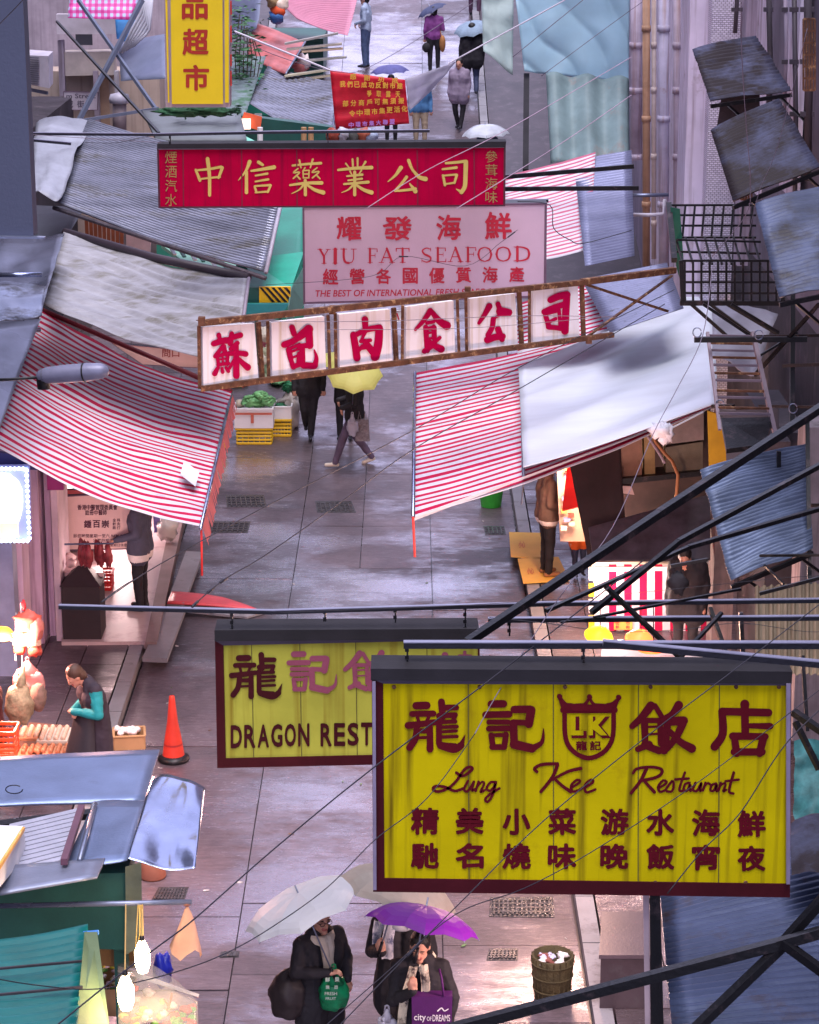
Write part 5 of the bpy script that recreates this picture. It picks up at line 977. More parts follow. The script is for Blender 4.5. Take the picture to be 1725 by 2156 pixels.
wire('black cable rising from the teal awning to the large yellow sign', [(100, 2175), (221, 2077), (282, 2030), (352, 1979), (413, 1932), (579, 1786), (782, 1620), (1060, 1410), (1355, 1180)], 9.5, 14.5, 3.4)
wire('cable looping over the two bulbs and up past the white umbrella', [(-30, 2056), (60, 2072), (188, 2083), (292, 2067), (403, 2036), (490, 2000), (579, 1948), (690, 1868), (790, 1768), (900, 1680), (1000, 1545)], 10, 13, 2.6)
wire('thin grey cable climbing steeply across the yellow sign to the rag', [(1000, 1545), (1060, 1440), (1175, 1262), (1290, 1110), (1375, 915), (1425, 820), (1480, 705), (1500, 560)], 13, 18, 2.2, wireg)
wire('dark cable crossing the lower yellow sign characters', [(700, 2175), (850, 2020), (980, 1890), (1145, 1728), (1350, 1560), (1560, 1400), (1800, 1215)], 10, 13, 2.6, kn=(.2,))
wire('slack cable on the large sign from the crown to the right edge', [(640, 2200), (800, 2060), (960, 1925), (1105, 1870), (1260, 1785), (1480, 1640), (1800, 1395)], 9.6, 12.6, 2.2)
wire('cable over the right end of the large yellow sign', [(1405, 1882), (1480, 1790), (1560, 1710), (1660, 1560), (1800, 1430)], 12, 12.6, 2.8)
wire('thin cable from the clinic sign up across the wet street', [(215, 1268), (330, 1192), (560, 1066), (872, 905), (1100, 770), (1420, 610)], 15, 24, 2.0)
wire('knotted cable from the red board up to the iron arm', [(404, 1278), (470, 1222), (560, 1168), (700, 1070), (872, 945), (1100, 815), (1400, 640)], 15, 24, 2.2, kn=(.03, .13, .18))
wire('short slack cable drooping over the stall floor', [(212, 1268), (262, 1232), (300, 1212)], 15.9, 16.1, 2.2)
wire('pale cord crossing the crimson sign towards the seafood sign', [(770, 440), (900, 358), (1064, 275), (1330, 120)], 27, 29, 1.6, mat('pale_cord', (.42, .3, .42), .5))
wire('pale cord from the seafood sign top up to the tarpaulin', [(960, 440), (1064, 376), (1200, 290), (1330, 200)], 27, 29, 1.6, MATS['pale_cord'])
wire('dark cord with a black splice on the seafood sign', [(560, 600), (780, 582), (850, 540), (980, 560), (1055, 510), (1090, 484)], 29, 30, 1.2, kn=(.42, .9))
wire('straight taut wire across the six framed panels', [(570, 677), (800, 676), (1100, 665), (1300, 668)], 23, 24, 1.5, wireg)
wire('second taut wire lower on the framed panels', [(690, 694), (1000, 690), (1300, 664)], 23.3, 24.3, 1.3, wireg)
wire('faint wire from the top edge to the crimson sign', [(470, 20), (520, 90), (700, 150), (800, 130), (1020, -10)], 38, 42, 1.4, wireg)
wire('dark wire sagging over the upper corrugated awning', [(180, 300), (250, 300), (330, 285), (450, 283)], 25, 26, 1.4)
wire('twisted wire above the thin bar left of the crimson sign', [(64, 283), (200, 292), (340, 300)], 26, 27, 1.2, wireg)
wire('wavy cable crossing below the long iron bars at right', [(575, 1290), (900, 1278), (1146, 1264), (1300, 1252), (1500, 1232), (1660, 1216), (1790, 1210)], 16, 16.4, 1.4)
wire('loose cable hanging below the second iron bar', [(1030, 1300), (1150, 1312), (1290, 1330), (1440, 1325), (1560, 1312), (1700, 1330), (1790, 1325)], 15, 15, 1.6)
wire('loose cable hanging over the bright stall counter', [(1030, 1380), (1120, 1392), (1290, 1404), (1440, 1396)], 14, 14, 1.6)
wire('grey rope hanging down from the second brown canopy', [(1560, -30), (1562, 110), (1572, 270), (1580, 375), (1572, 450), (1500, 540)], 21, 22, 1.8, wireg)
wire('thin cord beside the hanging rope on the right wall', [(1700, 60), (1640, 300), (1600, 400), (1575, 500)], 20.5, 21, 1.4, wireg)
wire('bent cable on the faded pink awning', [(1090, 424), (1158, 432), (1166, 480), (1200, 505), (1230, 512), (1330, 485)], 30, 30.5, 2.0)
wire('wire running over the blue tarpaulin', [(1080, 120), (1240, -10)], 44, 44, 1.6, wireg)
wire('second wire on the blue tarpaulin crossing towards the pipes', [(1140, 160), (1330, 20), (1420, -40)], 42, 42, 1.4, wireg)
wire('cable at the far left edge of the slate sign', [(-20, 70), (48, 0), (75, -40)], 14, 14, 2.0)
# ================================================================ people
pale = lambda c, r=.7, n=None: mat(n or 'cloth_%02d%02d%02d' % tuple(int(q*99) for q in c), c, r, 0, var=.18, vs=6, bump=.3, bs=60)
def rcone(mb, p, q, r0, r1, n_=12):
    p, q = V(p), V(q); d = q-p; L = d.length or 1e-4; rot = V((0, 0, 1)).rotation_difference(d/L); o = len(mb.v); m_ = 8
    for i in range(m_+2):
        if i <= m_//2: a = math.pi/2*(i/(m_//2)-1); z, rr = math.sin(a)*r0, math.cos(a)*r0
        else: a = math.pi/2*((i-m_//2-1)/(m_//2)); z, rr = L+math.sin(a)*r1, math.cos(a)*r1
        for k in range(n_):
            t = 2*math.pi*k/n_; mb.v.append(tuple(p+rot @ V((max(rr, 1e-4)*math.cos(t), max(rr, 1e-4)*math.sin(t), z))))
    for i in range(m_+1):
        for k in range(n_): mb.f.append((o+i*n_+k, o+i*n_+(k+1) % n_, o+(i+1)*n_+(k+1) % n_, o+(i+1)*n_+k)); mb.m.append(0)
    mb.f += [tuple(o+k for k in range(n_))[::-1], tuple(o+(m_+1)*n_+k for k in range(n_))]; mb.m += [0, 0]
def person(label, foot, yaw, J=None, h=1.65, top=None, leg=None, shoes=None, hair=hairm, vox=.017, coat=0, girth=1., sleeve=None, hem=None, head=True, hood=None, cap=None, longhair=False, face=True, group=None, hemc=None):
    k = h/1.65
    D = dict(head=(0, .02, 1.52), neck=(0, -.005, 1.38), chest=(0, 0, 1.22), waist=(0, 0, 1.02), pelvis=(0, 0, .9), ls=(-.175, 0, 1.335), rs=(.175, 0, 1.335), le=(-.23, -.03, 1.07), re=(.23, -.03, 1.07), lw=(-.235, .06, .84), rw=(.235, .06, .84),
             lh=(-.09, 0, .88), rh=(.09, 0, .88), lk=(-.1, .02, .48), rk=(.1, .02, .48), la=(-.1, 0, .09), ra=(.1, 0, .09), ldir=(0, .15, -1), rdir=(0, .15, -1), gaze=(0, 1, 0))
    D.update(J or {}); D = {a: V(b) for a, b in D.items()}
    prims = []; mb = MB()
    def add(p, q, r0, r1, tg, fl=None): prims.append((V(p), V(q), r0, r1, tg)); rcone(mb, p, q, r0, r1)
    g = girth
    # torso as overlapping swept ovals
    up = (D['neck']-D['pelvis']).normalized(); sd = (D['rs']-D['ls']).normalized()
    for a, c, r0, r1, wd0, wd1 in (('pelvis', 'waist', .115, .105, .075, .055), ('waist', 'chest', .105, .12, .055, .085), ('chest', 'neck', .12, .075, .085, .05)):
        for s in (-1, 1): add(D[a]+sd*s*wd0*g, D[c]+sd*s*wd1*g, r0*g, r1*(g if c != 'neck' else 1), 'top')
    add(D['ls'], D['rs'], .075, .075, 'top'); add(D['neck']-up*.03, D['neck']+(D['head']-D['neck'])*.45, .062, .054, 'skin')
    for s in 'lr':
        add(D[s+'s'], D[s+'e'], .066*g, .052*g, 'sleeve'); add(D[s+'e'], D[s+'w'], .052*g, .036*g, 'sleeve')
        add(D[s+'h'], D[s+'k'], .10, .07, 'leg'); add(D[s+'k'], D[s+'a'], .07, .052, 'leg')
        fd = V((D['gaze'].x*0, 1, 0)); toe = D[s+'t'] if s+'t' in D else D[s+'a']+V((0, .15, -.045))
        add(D[s+'a']+V((0, -.03, -.04)), toe, .038, .032, 'shoe')
        # hand: palm, four fingers of unequal length, thumb from its side
        w_ = D[s+'w']; d = D[s+'dir'].normalized(); acr = d.cross(V((0, 0, 1)) if abs(d.z) < .8 else V((0, 1, 0))).normalized(); inn = d.cross(acr)
        add(w_, w_+d*.03, .028, .028, 'skin')
        for i in range(4):
            b0 = w_+d*.045+acr*(i-1.5)*.017; add(w_+d*.02+acr*(i-1.5)*.013, b0+d*.03, .016, .012, 'skin'); L = (.028, .034, .032, .024)[i]
            m0 = b0+d*.03+(d*.8+inn*.6)*L; add(b0+d*.03, m0, .0095, .009, 'skin'); add(m0, m0+(d*.2+inn)*L*.8, .009, .008, 'skin')
        add(w_+d*.02-acr*.022, w_+d*.055-acr*.045+inn*.012, .013, .010, 'skin'); add(w_+d*.055-acr*.045+inn*.012, w_+d*.08-acr*.03+inn*.03, .010, .009, 'skin')
    if coat:   # coat body below the waist
        for s in (-1, 1):
            add(D['waist']+sd*s*.06*g, D['pelvis']+V((s*.07*g, 0, -coat*.5)), .115*g, .135*g, 'top'); add(D['pelvis']+V((s*.07*g, 0, -coat*.5)), D['pelvis']+V((s*.08*g, 0, -coat)), .135*g, .125*g, 'top')
    Hc = D['head']; gz_ = D['gaze'].normalized(); hs = gz_.cross(V((0, 0, 1))).normalized(); hu = hs.cross(gz_).normalized()
    HM = Matrix((hs, gz_, hu)).transposed()
    L = lambda x, y, z: Hc+HM @ V((x, y, z))
    if head:
        def he(c, r): prims.append((L(*c), L(*c), min(r), min(r), 'skin')); mb.ell(L(*c), r, 16, 10, M=HM)
        he((0, -.01, .02), (.075, .092, .095)); he((0, .02, -.045), (.055, .065, .065)); he((0, .075, -.085), (.025, .022, .022))
        add(L(0, .085, .015), L(0, .105, -.022), .009, .015, 'skin')
        for s in (-1, 1): he((s*.076, -.005, -.005), (.010, .018, .03)); 
        add(L(-.018, .085, -.052), L(.018, .085, -.052), .009, .009, 'lip')
        for s in (-1, 1): add(L(s*.032, .080, .012), L(s*.045, .072, .012), .011, .010, 'skin')
    if k != 1:
        mb.v = [(x[0]*k, x[1]*k, x[2]*k) for x in mb.v]; prims = [(p*k, q*k, a*k, c*k, t_) for p, q, a, c, t_ in prims]
    me = bpy.data.meshes.new('body'); me.from_pydata(mb.v, [], mb.f); tmp = bpy.data.objects.new('tmp', me); C.objects.link(tmp)
    rm = tmp.modifiers.new('r', 'REMESH'); rm.mode = 'VOXEL'; rm.voxel_size = vox
    sm = tmp.modifiers.new('s', 'SMOOTH'); sm.iterations = 3; sm.factor = .5
    m2 = bpy.data.meshes.new_from_object(tmp.evaluated_get(bpy.context.evaluated_depsgraph_get())); bpy.data.objects.remove(tmp); bpy.data.meshes.remove(me)
    m2.name = 'body'
    nf = len(m2.polygons); co = np.empty(nf*3); m2.polygons.foreach_get('center', co); co = co.reshape(-1, 3)
    best = np.full(nf, 1e9); idx = np.zeros(nf, int); tags = ['top', 'sleeve', 'leg', 'shoe', 'skin', 'lip']
    for p, q, r0, r1, tg in prims:
        p_, d = np.array(p), np.array(q-p); L2 = max(1e-9, d @ d); t = np.clip(((co-p_) @ d)/L2, 0, 1)
        dist = np.linalg.norm(co-p_-t[:, None]*d, axis=1)-(r0+(r1-r0)*t); upd = dist < best; best[upd] = dist[upd]; idx[upd] = tags.index(tg)
    if hem: idx[(idx == 0) & (co[:, 2] < hem[1]*k) & (co[:, 2] > hem[0]*k)] = 6
    # fabric wrinkles
    nv_ = len(m2.vertices); vc = np.empty(nv_*3); m2.vertices.foreach_get('co', vc); vn = np.empty(nv_*3); m2.vertices.foreach_get('normal', vn) if hasattr(m2.vertices[0], 'normal') else None
    vc = vc.reshape(-1, 3); vn = vn.reshape(-1, 3)
    clothv = np.zeros(nv_, bool)
    for f, mi in zip(m2.polygons, idx):
        if mi < 3:
            for vi in f.vertices: clothv[vi] = True
    for i in np.nonzero(clothv)[0]:
        c_ = vc[i]; vc[i] = c_+vn[i]*(.007*noise.noise(V((c_[0]*9, c_[1]*9, c_[2]*13)))+.004*noise.noise(V((c_[0]*25, c_[1]*25, c_[2]*30))))
    m2.vertices.foreach_set('co', vc.ravel())
    top = top or darkc; mats = [top, sleeve or top, leg or darkc, shoes or shoe, skin, mat('lips', (.36, .1, .09), .5), hemc or pale((.7, .62, .62))]
    m2.materials.clear()
    for m in mats: m2.materials.append(m)
    m2.polygons.foreach_set('material_index', idx.astype(np.int32)); m2.polygons.foreach_set('use_smooth', [True]*nf); m2.update()
    t_ = thing('person', label, 'person', foot, group); t_.rotation_euler[2] = yaw
    o = bpy.data.objects.new('body', m2); C.objects.link(o); o.parent = t_
    ORG['body_'] = V()
    def part(nm, b2, m, smooth=True, **kw):
        if k != 1: b2.v = [(x[0]*k, x[1]*k, x[2]*k) for x in b2.v]
        me = bpy.data.meshes.new(nm); me.from_pydata(b2.v, [], b2.f)
        for q in (m if isinstance(m, list) else [m]): me.materials.append(q)
        me.polygons.foreach_set('material_index', b2.m)
        if smooth: me.polygons.foreach_set('use_smooth', [True]*len(me.polygons))
        me.update(); x = bpy.data.objects.new(nm, me); C.objects.link(x); x.parent = t_; return x
    if head:
        if cap:
            b2 = MB().ell(L(0, -.01, .045), (.088, .10, .085), 18, 10, M=HM); part('cap', b2, cap); b2 = MB().ell(L(0, .09, .055), (.07, .07, .012), 14, 6, M=HM); part('cap_brim', b2, cap)
            b2 = MB().ell(L(0, -.03, .0), (.082, .08, .08), 14, 8, M=HM); part('hair', b2, hair)
        else:
            b2 = MB().ell(L(0, -.028, .04), (.088, .094, .096), 20, 12, M=HM, jit=.06); b2.ell(L(0, -.055, -.02), (.078, .062, .095), 16, 10, M=HM, jit=.08)
            if longhair:
                for s in (-1, 1): b2.ell(L(s*.062, -.035, -.09), (.035, .05, .13), 10, 8, M=HM, jit=.2)
            part('hair', b2, hair)
        if face:
            b2 = MB()
            for s in (-1, 1): b2.ell(L(s*.033, .079, .006), (.014, .006, .006), 10, 6, M=HM); b2.ell(L(s*.034, .083, .03), (.019, .006, .004), 10, 6, M=HM)
            part('eyes', b2, hairm)
    t_['_k'] = 0; del t_['_k']
    def wpt(p): return t_.location+Matrix.Rotation(yaw, 3, 'Z') @ (V(p)*k)
    return t_, part, wpt, L
def scarf(part, L_, m, tails, w_=.075, ring=True):
    b2 = MB()
    if ring: b2.tube([L_(.085*math.cos(a), .0+.075*math.sin(a), -.145-.02*math.sin(a)) for a in [i*math.pi/8 for i in range(17)]], .046, 10)
    part('scarf', b2, m) if ring else None
    for pts in tails:
        b2 = MB(); vs = []
        for i, (x, y, z) in enumerate(pts):
            for j in range(5): s = j/4-.5; vs.append((x+s*w_, y+.012*math.cos(s*9+i)-abs(s)*.015, z)) 
        n_ = len(pts); fs = [(5*i+j, 5*i+j+1, 5*i+j+6, 5*i+j+5) for i in range(n_-1) for j in range(4)]
        o = len(vs); vs += [(x, y-.02, z) for x, y, z in vs]; fs += [(o+a, o+d, o+c, o+b_) for a, b_, c, d in fs]
        b2.add(vs, fs); part('scarf_end', b2, m)
def umbrella(label, tip, hand, rad, m, n_=8, depth=.22, ribs=galv, handle=black, scal=.03, group='open umbrellas', under=None):
    tip, hand = V(tip), V(hand); ax = (tip-hand).normalized(); t_ = thing('umbrella', label, 'umbrella', hand, group)
    q = V((0, 0, 1)).rotation_difference(ax); b2 = MB(); rings = 7; per = n_*4; vs = []
    for i in range(rings+1):
        s = i/rings
        for k in range(per):
            t = 2*math.pi*k/per; la = t % (2*math.pi/n_); la = min(la, 2*math.pi/n_-la); w_ = 1-la/(math.pi/n_); edge = (1-s*.85)+s*.85*math.cos(math.pi/n_)/math.cos(math.pi/n_-la)*(1-.035*math.sin(math.pi*(1-w_)/1.0*.5))
            r = rad*math.sin(s*1.25)/math.sin(1.25)*edge; z = -rad*depth*1.9*(1-math.cos(s*1.25))/(1-math.cos(1.25))+scal*(1-w_)*s*.9
            vs.append(tip+q @ V((max(r, .004)*math.cos(t), max(r, .004)*math.sin(t), z)))
    fs = [(i*per+k, i*per+(k+1) % per, (i+1)*per+(k+1) % per, (i+1)*per+k) for i in range(rings) for k in range(per)]
    b2.add(vs, fs); obj('canopy', b2, m, t_, False, thick=.002)
    for k in range(n_):
        t = 2*math.pi*k/n_; pts = []
        for i in range(0, rings+1): s = i/rings; pts.append(tip+q @ V((rad*math.sin(s*1.25)/math.sin(1.25)*1.01*math.cos(t), rad*math.sin(s*1.25)/math.sin(1.25)*1.01*math.sin(t), -rad*depth*1.9*(1-math.cos(s*1.25))/(1-math.cos(1.25))-.008)))
        obj('rib', MB().tube(pts, .004, 4), ribs, t_)
    obj('shaft', MB().tube([tip+ax*.07, hand-ax*.05], .007, 7), ribs, t_, True); obj('handle', MB().tube([hand-ax*.09, hand+ax*.04], .014, 8), handle, t_, True)
    return t_
def plastic_bag(label, c, r, hgt, m, group=None, cat='bag', marks=None, markm=None):
    c = V(c); t_ = thing('plastic_bag', label, cat, c-V((0, 0, hgt)), group); b2 = MB()
    b2.ell(c-V((0, 0, hgt*.62)), (r, r*.7, hgt*.42), 20, 14, jit=.35); b2.tube([c, c-V((0, 0, hgt*.12)), c-V((0, 0, hgt*.35))], [.012, r*.28, r*.7], 14); obj('bag', b2, m, t_, True)
    for s in (-1, 1): obj('handle', MB().tube([c+V((s*.02, 0, -hgt*.12)), c+V((s*.012, 0, .03)), c+V((0, 0, .035))], .008, 6), m, t_, True)
    return t_
vint = lambda name, c, a=.5, **k: mat(name, c, .25, 0, alpha=a, var=.15, bump=.6, bs=12, **k)
navy = pale((.03, .04, .09)); jeans = pale((.06, .09, .19)); cream = pale((.58, .5, .42), n='cream_knit')
plaid = mat('brown_white_scarf', (.55, .48, .38), .8, var=.25, vs=7, spot=(.05, .035, .04), spots=9, spotlo=.49)
# foreground: woman under the white umbrella
foot = Z(672, 1925, 1.53); foot.z = 0
YW = R(180)
p, part, wp, L_ = person('woman in black coat and cream scarf holding a white umbrella', foot, R(-145), dict(gaze=(.05, 1, -.08), rw=(.07, .24, 1.14), re=(.26, .04, 1.12), lw=(-.13, .22, 1.02), le=(-.25, .02, 1.10), rdir=(-.6, .5, .2), ldir=(.1, .4, -.8)), 1.62, darkc, jeans, vox=.0075, coat=.30, girth=1.12)
scarf(part, L_, cream, [[(.03, .11, 1.40), (.03, .155, 1.30), (.02, .17, 1.18), (.02, .175, 1.05), (.03, .175, .92)], [(-.03, .11, 1.40), (-.02, .155, 1.30), (-.0, .165, 1.2), (-.01, .17, 1.1)]], .085)
b2 = MB()
for s in (-1, 1): b2.tube([L_(s*.034+.022*math.cos(a), .095, .006+.017*math.sin(a)) for a in [i*math.pi/5 for i in range(11)]], .0028, 5); b2.tube([L_(s*.055, .092, .01), L_(s*.078, .01, .012)], .0025, 5)
b2.tube([L_(-.012, .098, .01), L_(.012, .098, .01)], .0025, 5); part('glasses', b2, black)
hnd = wp((.05, .27, 1.16)); tipw = P(628, 1880, hnd.y+.05)
umbrella('large plain white umbrella tilted back over the woman in the cream scarf', tipw, hnd, .52, mat('white_umbrella_cloth', (.60, .60, .64), .5, tl=.3, var=.05, bump=.4, bs=7), depth=.15)
hb = thing('shoulder_bag', 'big slouchy dark shoulder bag carried by the cream scarf woman', 'bag', wp((.24, -.08, .62)))
b2 = MB().ell(wp((.25, -.08, .86)), (.17, .15, .21), 20, 14, jit=.25); obj('bag', b2, mat('dark_brown_leather', (.03, .022, .025), .5, var=.3, bump=.6, bs=14), hb, True)
obj('strap', MB().tube([wp((.2, .02, 1.40)), wp((.26, .0, 1.2)), wp((.3, -.05, 1.0))], .014, 7), MATS['dark_brown_leather'], hb, True)
c = P(703, 2038, wp((-.12, .3, 1)).y-.02)
gb = plastic_bag('green plastic shopping bag with white print held by the cream scarf woman', c, .125, .36, mat('green_bag_plastic', (.01, .27, .11), .3, var=.3, vs=6, bump=.8, bs=16, tl=.2))
fc = Face(c+V((-.2, -.115, -.4)), c+V((.2, -.115, -.4)), c+V((-.2, -.115, 0))); mb = MB()
row(mb, fc, '鮮果', 690, 710, 2062, 2062, 10, .02); row(mb, fc, '蔬菜', 690, 708, 2078, 2078, 8, .02); line(mb, fc, 'FRESH', (684, 2088, 710, 2095), .02); line(mb, fc, 'FRUIT', (686, 2099, 708, 2105), .02); obj('print', mb, mat('faded_white_print', (.5, .6, .52), .5), gb)
# plaid person behind with the beige umbrella
foot = Z(846, 1925, 1.60); foot.z = 0; foot += V((0, .3, 0))
p, part, wp, L_ = person('person in black coat with plaid scarf under the beige umbrella', foot, R(175), dict(rw=(.14, .24, 1.2), rdir=(0, .3, .8), re=(.24, .03, 1.1)), 1.70, darkc, navy, vox=.012, coat=.25, girth=1.15)
plaid2 = 0; pl = mat('grey_plaid', (.40, .40, .46), .8, var=.25, vs=9, spot=(.08, .09, .16), spots=12, spotlo=.5)
scarf(part, L_, pl, [[(.08, .12, 1.38), (.1, .16, 1.25), (.1, .17, 1.1)], [(.17, .08, 1.38), (.18, .1, 1.3), (.18, .12, 1.2)]], .09)
hnd = wp((.14, .27, 1.26)); umbrella('beige grey umbrella mostly hidden behind the large yellow sign', P(852, 1835, hnd.y+.1), hnd, .50, mat('beige_umbrella_cloth', (.34, .30, .27), .6, tl=.3), group='open umbrellas')
# woman with purple umbrella
foot = Z(885, 1985, 1.50); foot.z = 0
p, part, wp, L_ = person('woman in black coat with brown patterned scarf and purple umbrella', foot, R(178), dict(gaze=(.1, 1, -.35), rw=(.06, .26, 1.22), re=(.22, .08, 1.06), rdir=(0, .2, .9), lw=(-.30, .08, .80) if False else (.30, .10, .82), le=(-.27, .04, 1.08)) | dict(lw=(-.24, .1, .86), rw=(.05, .25, 1.24)), 1.60, darkc, jeans, vox=.0075, coat=.22, girth=1.1, longhair=True)
scarf(part, L_, plaid, [[(.05, .12, 1.38), (.08, .17, 1.28), (.12, .185, 1.15), (.14, .185, 1.0), (.15, .18, .84), (.15, .17, .72)], [(-.03, .12, 1.40), (-.05, .16, 1.25), (-.05, .175, 1.1), (-.04, .18, .92)]], .072)
hnd = P(878, 2005, foot.y-.28); umbrella('small bright purple umbrella above the patterned scarf', P(898, 1908, hnd.y+.12), hnd, .455, mat('purple_umbrella_cloth', (.15, .008, .27), .5, tl=.3, var=.05), depth=.2)
tb = thing('tote_bag', 'dark purple tote bag with white lettering held by the purple umbrella woman', 'bag', P(910, 2160, foot.y-.22)); Yt = foot.y-.24
a = MB(); slab(a, tl([(867, 2098), (953, 2098), (950, 2190), (868, 2190)], Yt), .10); obj('bag', a, mat('purple_tote_cloth', (.07, .008, .10), .7), tb)
obj('handle', MB().tube([P(935, 2098, Yt), P(930, 2060, Yt+.05), P(925, 2040, Yt+.1)], .01, 6), MATS['purple_tote_cloth'], tb, True)
fc = Face(P(867, 2190, Yt), P(953, 2190, Yt), P(867, 2098, Yt)); mb = MB(); line(mb, fc, 'city', (872, 2135, 897, 2152), .03); line(mb, fc, 'OF', (899, 2140, 909, 2149), .02); line(mb, fc, 'DREAMS', (911, 2136, 948, 2150), .03)
strokes(mb, fc, [[3, 2, 922, 2128, 930, 2122, 936, 2128, 944, 2124]], 0, 0, 1); obj('lettering', mb, mat('white_print', (.7, .65, .7), .5), tb)
wb = plastic_bag('white plastic bag hanging from the hand left of the tote', P(815, 2125, foot.y-.1), .08, .25, mat('white_bag_plastic', (.62, .60, .72), .3, tl=.4, bump=.8, bs=14))
# egg seller
foot = Z(200, 1432, 1.42); foot.z = .12
p, part, wp, L_ = person('stooping egg seller in dark vest with teal sleeves and folded arms', foot, R(115), dict(head=(0, .22, 1.42), neck=(0, .08, 1.33), chest=(0, .05, 1.18), gaze=(0, .75, -.65), ls=(-.17, .05, 1.29), rs=(.17, .05, 1.29), le=(-.24, .05, 1.03), re=(.24, .05, 1.03), lw=(-.04, .26, 1.03), rw=(.06, .25, 1.00), ldir=(1, .1, 0), rdir=(-1, .1, 0)), 1.60, mat('plum_vest', (.03, .022, .035), .8, var=.2), darkc, sleeve=pale((.01, .24, .27), n='teal_knit'), vox=.012, coat=.42, girth=1.12, hair=mat('dark_brown_hair', (.06, .03, .022), .45, bump=.6, bs=80, stretch=(1, 1, .2)))
b2 = MB().tube([(.19*math.cos(a), .02+.16*math.sin(a)+(.05 if math.sin(a) > 0 else 0), .62) for a in [i*math.pi/8 for i in range(17)]], .02, 6); 
apr = MB(); n_ = 8; vs = []
for i in range(9):
    z = 1.02-i*.07; 
    for j in range(9): a = math.pi*(.1+.8*j/8); r = .17+i*.018; vs.append((r*math.cos(a), .03+r*math.sin(a)*1.02+.01*math.sin(j*2.2), z))
apr.add(vs, [(9*i+j, 9*i+j+1, 9*i+j+10, 9*i+j+9) for i in range(8) for j in range(8)]); x = part('apron', apr, mat('dark_apron', (.022, .018, .026), .7)); m_ = x.modifiers.new('s', 'SOLIDIFY'); m_.thickness = .012
# left stall customer
p, part, wp, L_ = person('man in navy jacket and black trousers standing in the lit stall at left', G(300, 1285, .15), R(80), dict(lw=(-.2, .26, .98), rw=(.2, .25, .96), ldir=(0, .8, -.3), rdir=(0, .8, -.3)), 1.70, pale((.06, .06, .10), n='navy_jacket'), darkc, vox=.014, coat=.14, girth=1.15, hem=(.70, .80))
b2 = MB(); [b2.tube([(.19, y, 1.36), (.205, y-.02, 1.2), (.2, y-.05, 1.05)], .012, 5) for y in (.05,)]; part('white_piping', b2, white)
# right customer
p, part, wp, L_ = person('man in brown jacket and black trousers on yellow cardboard at the right stall', G(1150, 1212, .14), R(-75), dict(gaze=(.1, 1, -.3), lw=(-.14, .26, 1.04), rw=(.16, .22, 1.0), ldir=(0, .8, 0), rdir=(0, .8, 0)), 1.66, mat('brown_jacket', (.13, .075, .06), .7, var=.3, vs=5), darkc, shoes=pale((.3, .15, .07)), vox=.014, coat=.06, girth=1.15, hem=(.76, .83), hair=mat('grey_hair', (.25, .22, .22), .5))
# walking woman under yellow umbrella
f = (G(710, 978)+G(786, 984))/2
p, part, wp, L_ = person('walking woman in black jacket under the yellow umbrella carrying two bags', f, R(97), dict(lk=(-.08, .19, .50), la=(-.07, .32, .09), rk=(.09, -.02, .47), ra=(.09, -.27, .13), lt=(-.07, .47, .05), rt=(.09, -.14, .03), lw=(-.14, .22, .98), le=(-.24, .02, 1.07), rw=(.14, .24, 1.05)), 1.7, darkc, pale((.10, .07, .12)), shoes=shoew, vox=.014, coat=.16, girth=1.2)
hn = P(742, 856, f.y-.30); yu = umbrella('pale yellow umbrella with a round white print over the walking woman', P(747, 774, hn.y-.42), hn, .46, mat('yellow_umbrella_cloth', (.66, .63, .20), .5, tl=.45, var=.04), depth=.17)
plastic_bag('white plastic bag swinging beside the grey tote in the street centre', P(742, 872, f.y-.35), .09, .34, MATS['white_bag_plastic'])
tb = thing('tote_bag', 'grey patterned tote bag held by the walking woman', 'bag', P(768, 928, f.y-.3)); a = MB(); slab(a, tl([(750, 884), (776, 884), (779, 929), (748, 929)], f.y-.28), .1); obj('bag', a, mat('grey_patterned_cloth', (.20, .17, .19), .8, var=.5, vs=22), tb)
for u in (757, 770): obj('handle', MB().tube([P(u-3, 884, f.y-.28), P(u-1, 866, f.y-.26), P(u+4, 884, f.y-.28)], .01, 5), MATS['grey_patterned_cloth'], tb)
p, part, wp, L_ = person('companion in dark clothes half hidden behind the yellow umbrella woman', G(728, 925), R(170), dict(rw=(.12, .22, 1.15), rdir=(0, .3, .8)), 1.6, darkc, darkc, vox=.02, coat=.2)
hn = wp((.12, .24, 1.2)); umbrella('second yellow umbrella seen between the framed panels', P(700, 742, hn.y+.05), hn, .50, MATS['yellow_umbrella_cloth'], depth=.22)
# man in black walking
p, part, wp, L_ = person('man in black clothes walking beside the vegetable crates', G(652, 925), R(180), dict(la=(-.02, .02, .09), lk=(-.06, .03, .48), ra=(.06, -.22, .20), rk=(.08, .04, .5)), 1.72, darkc, darkc, vox=.016, girth=1.12, coat=.08)
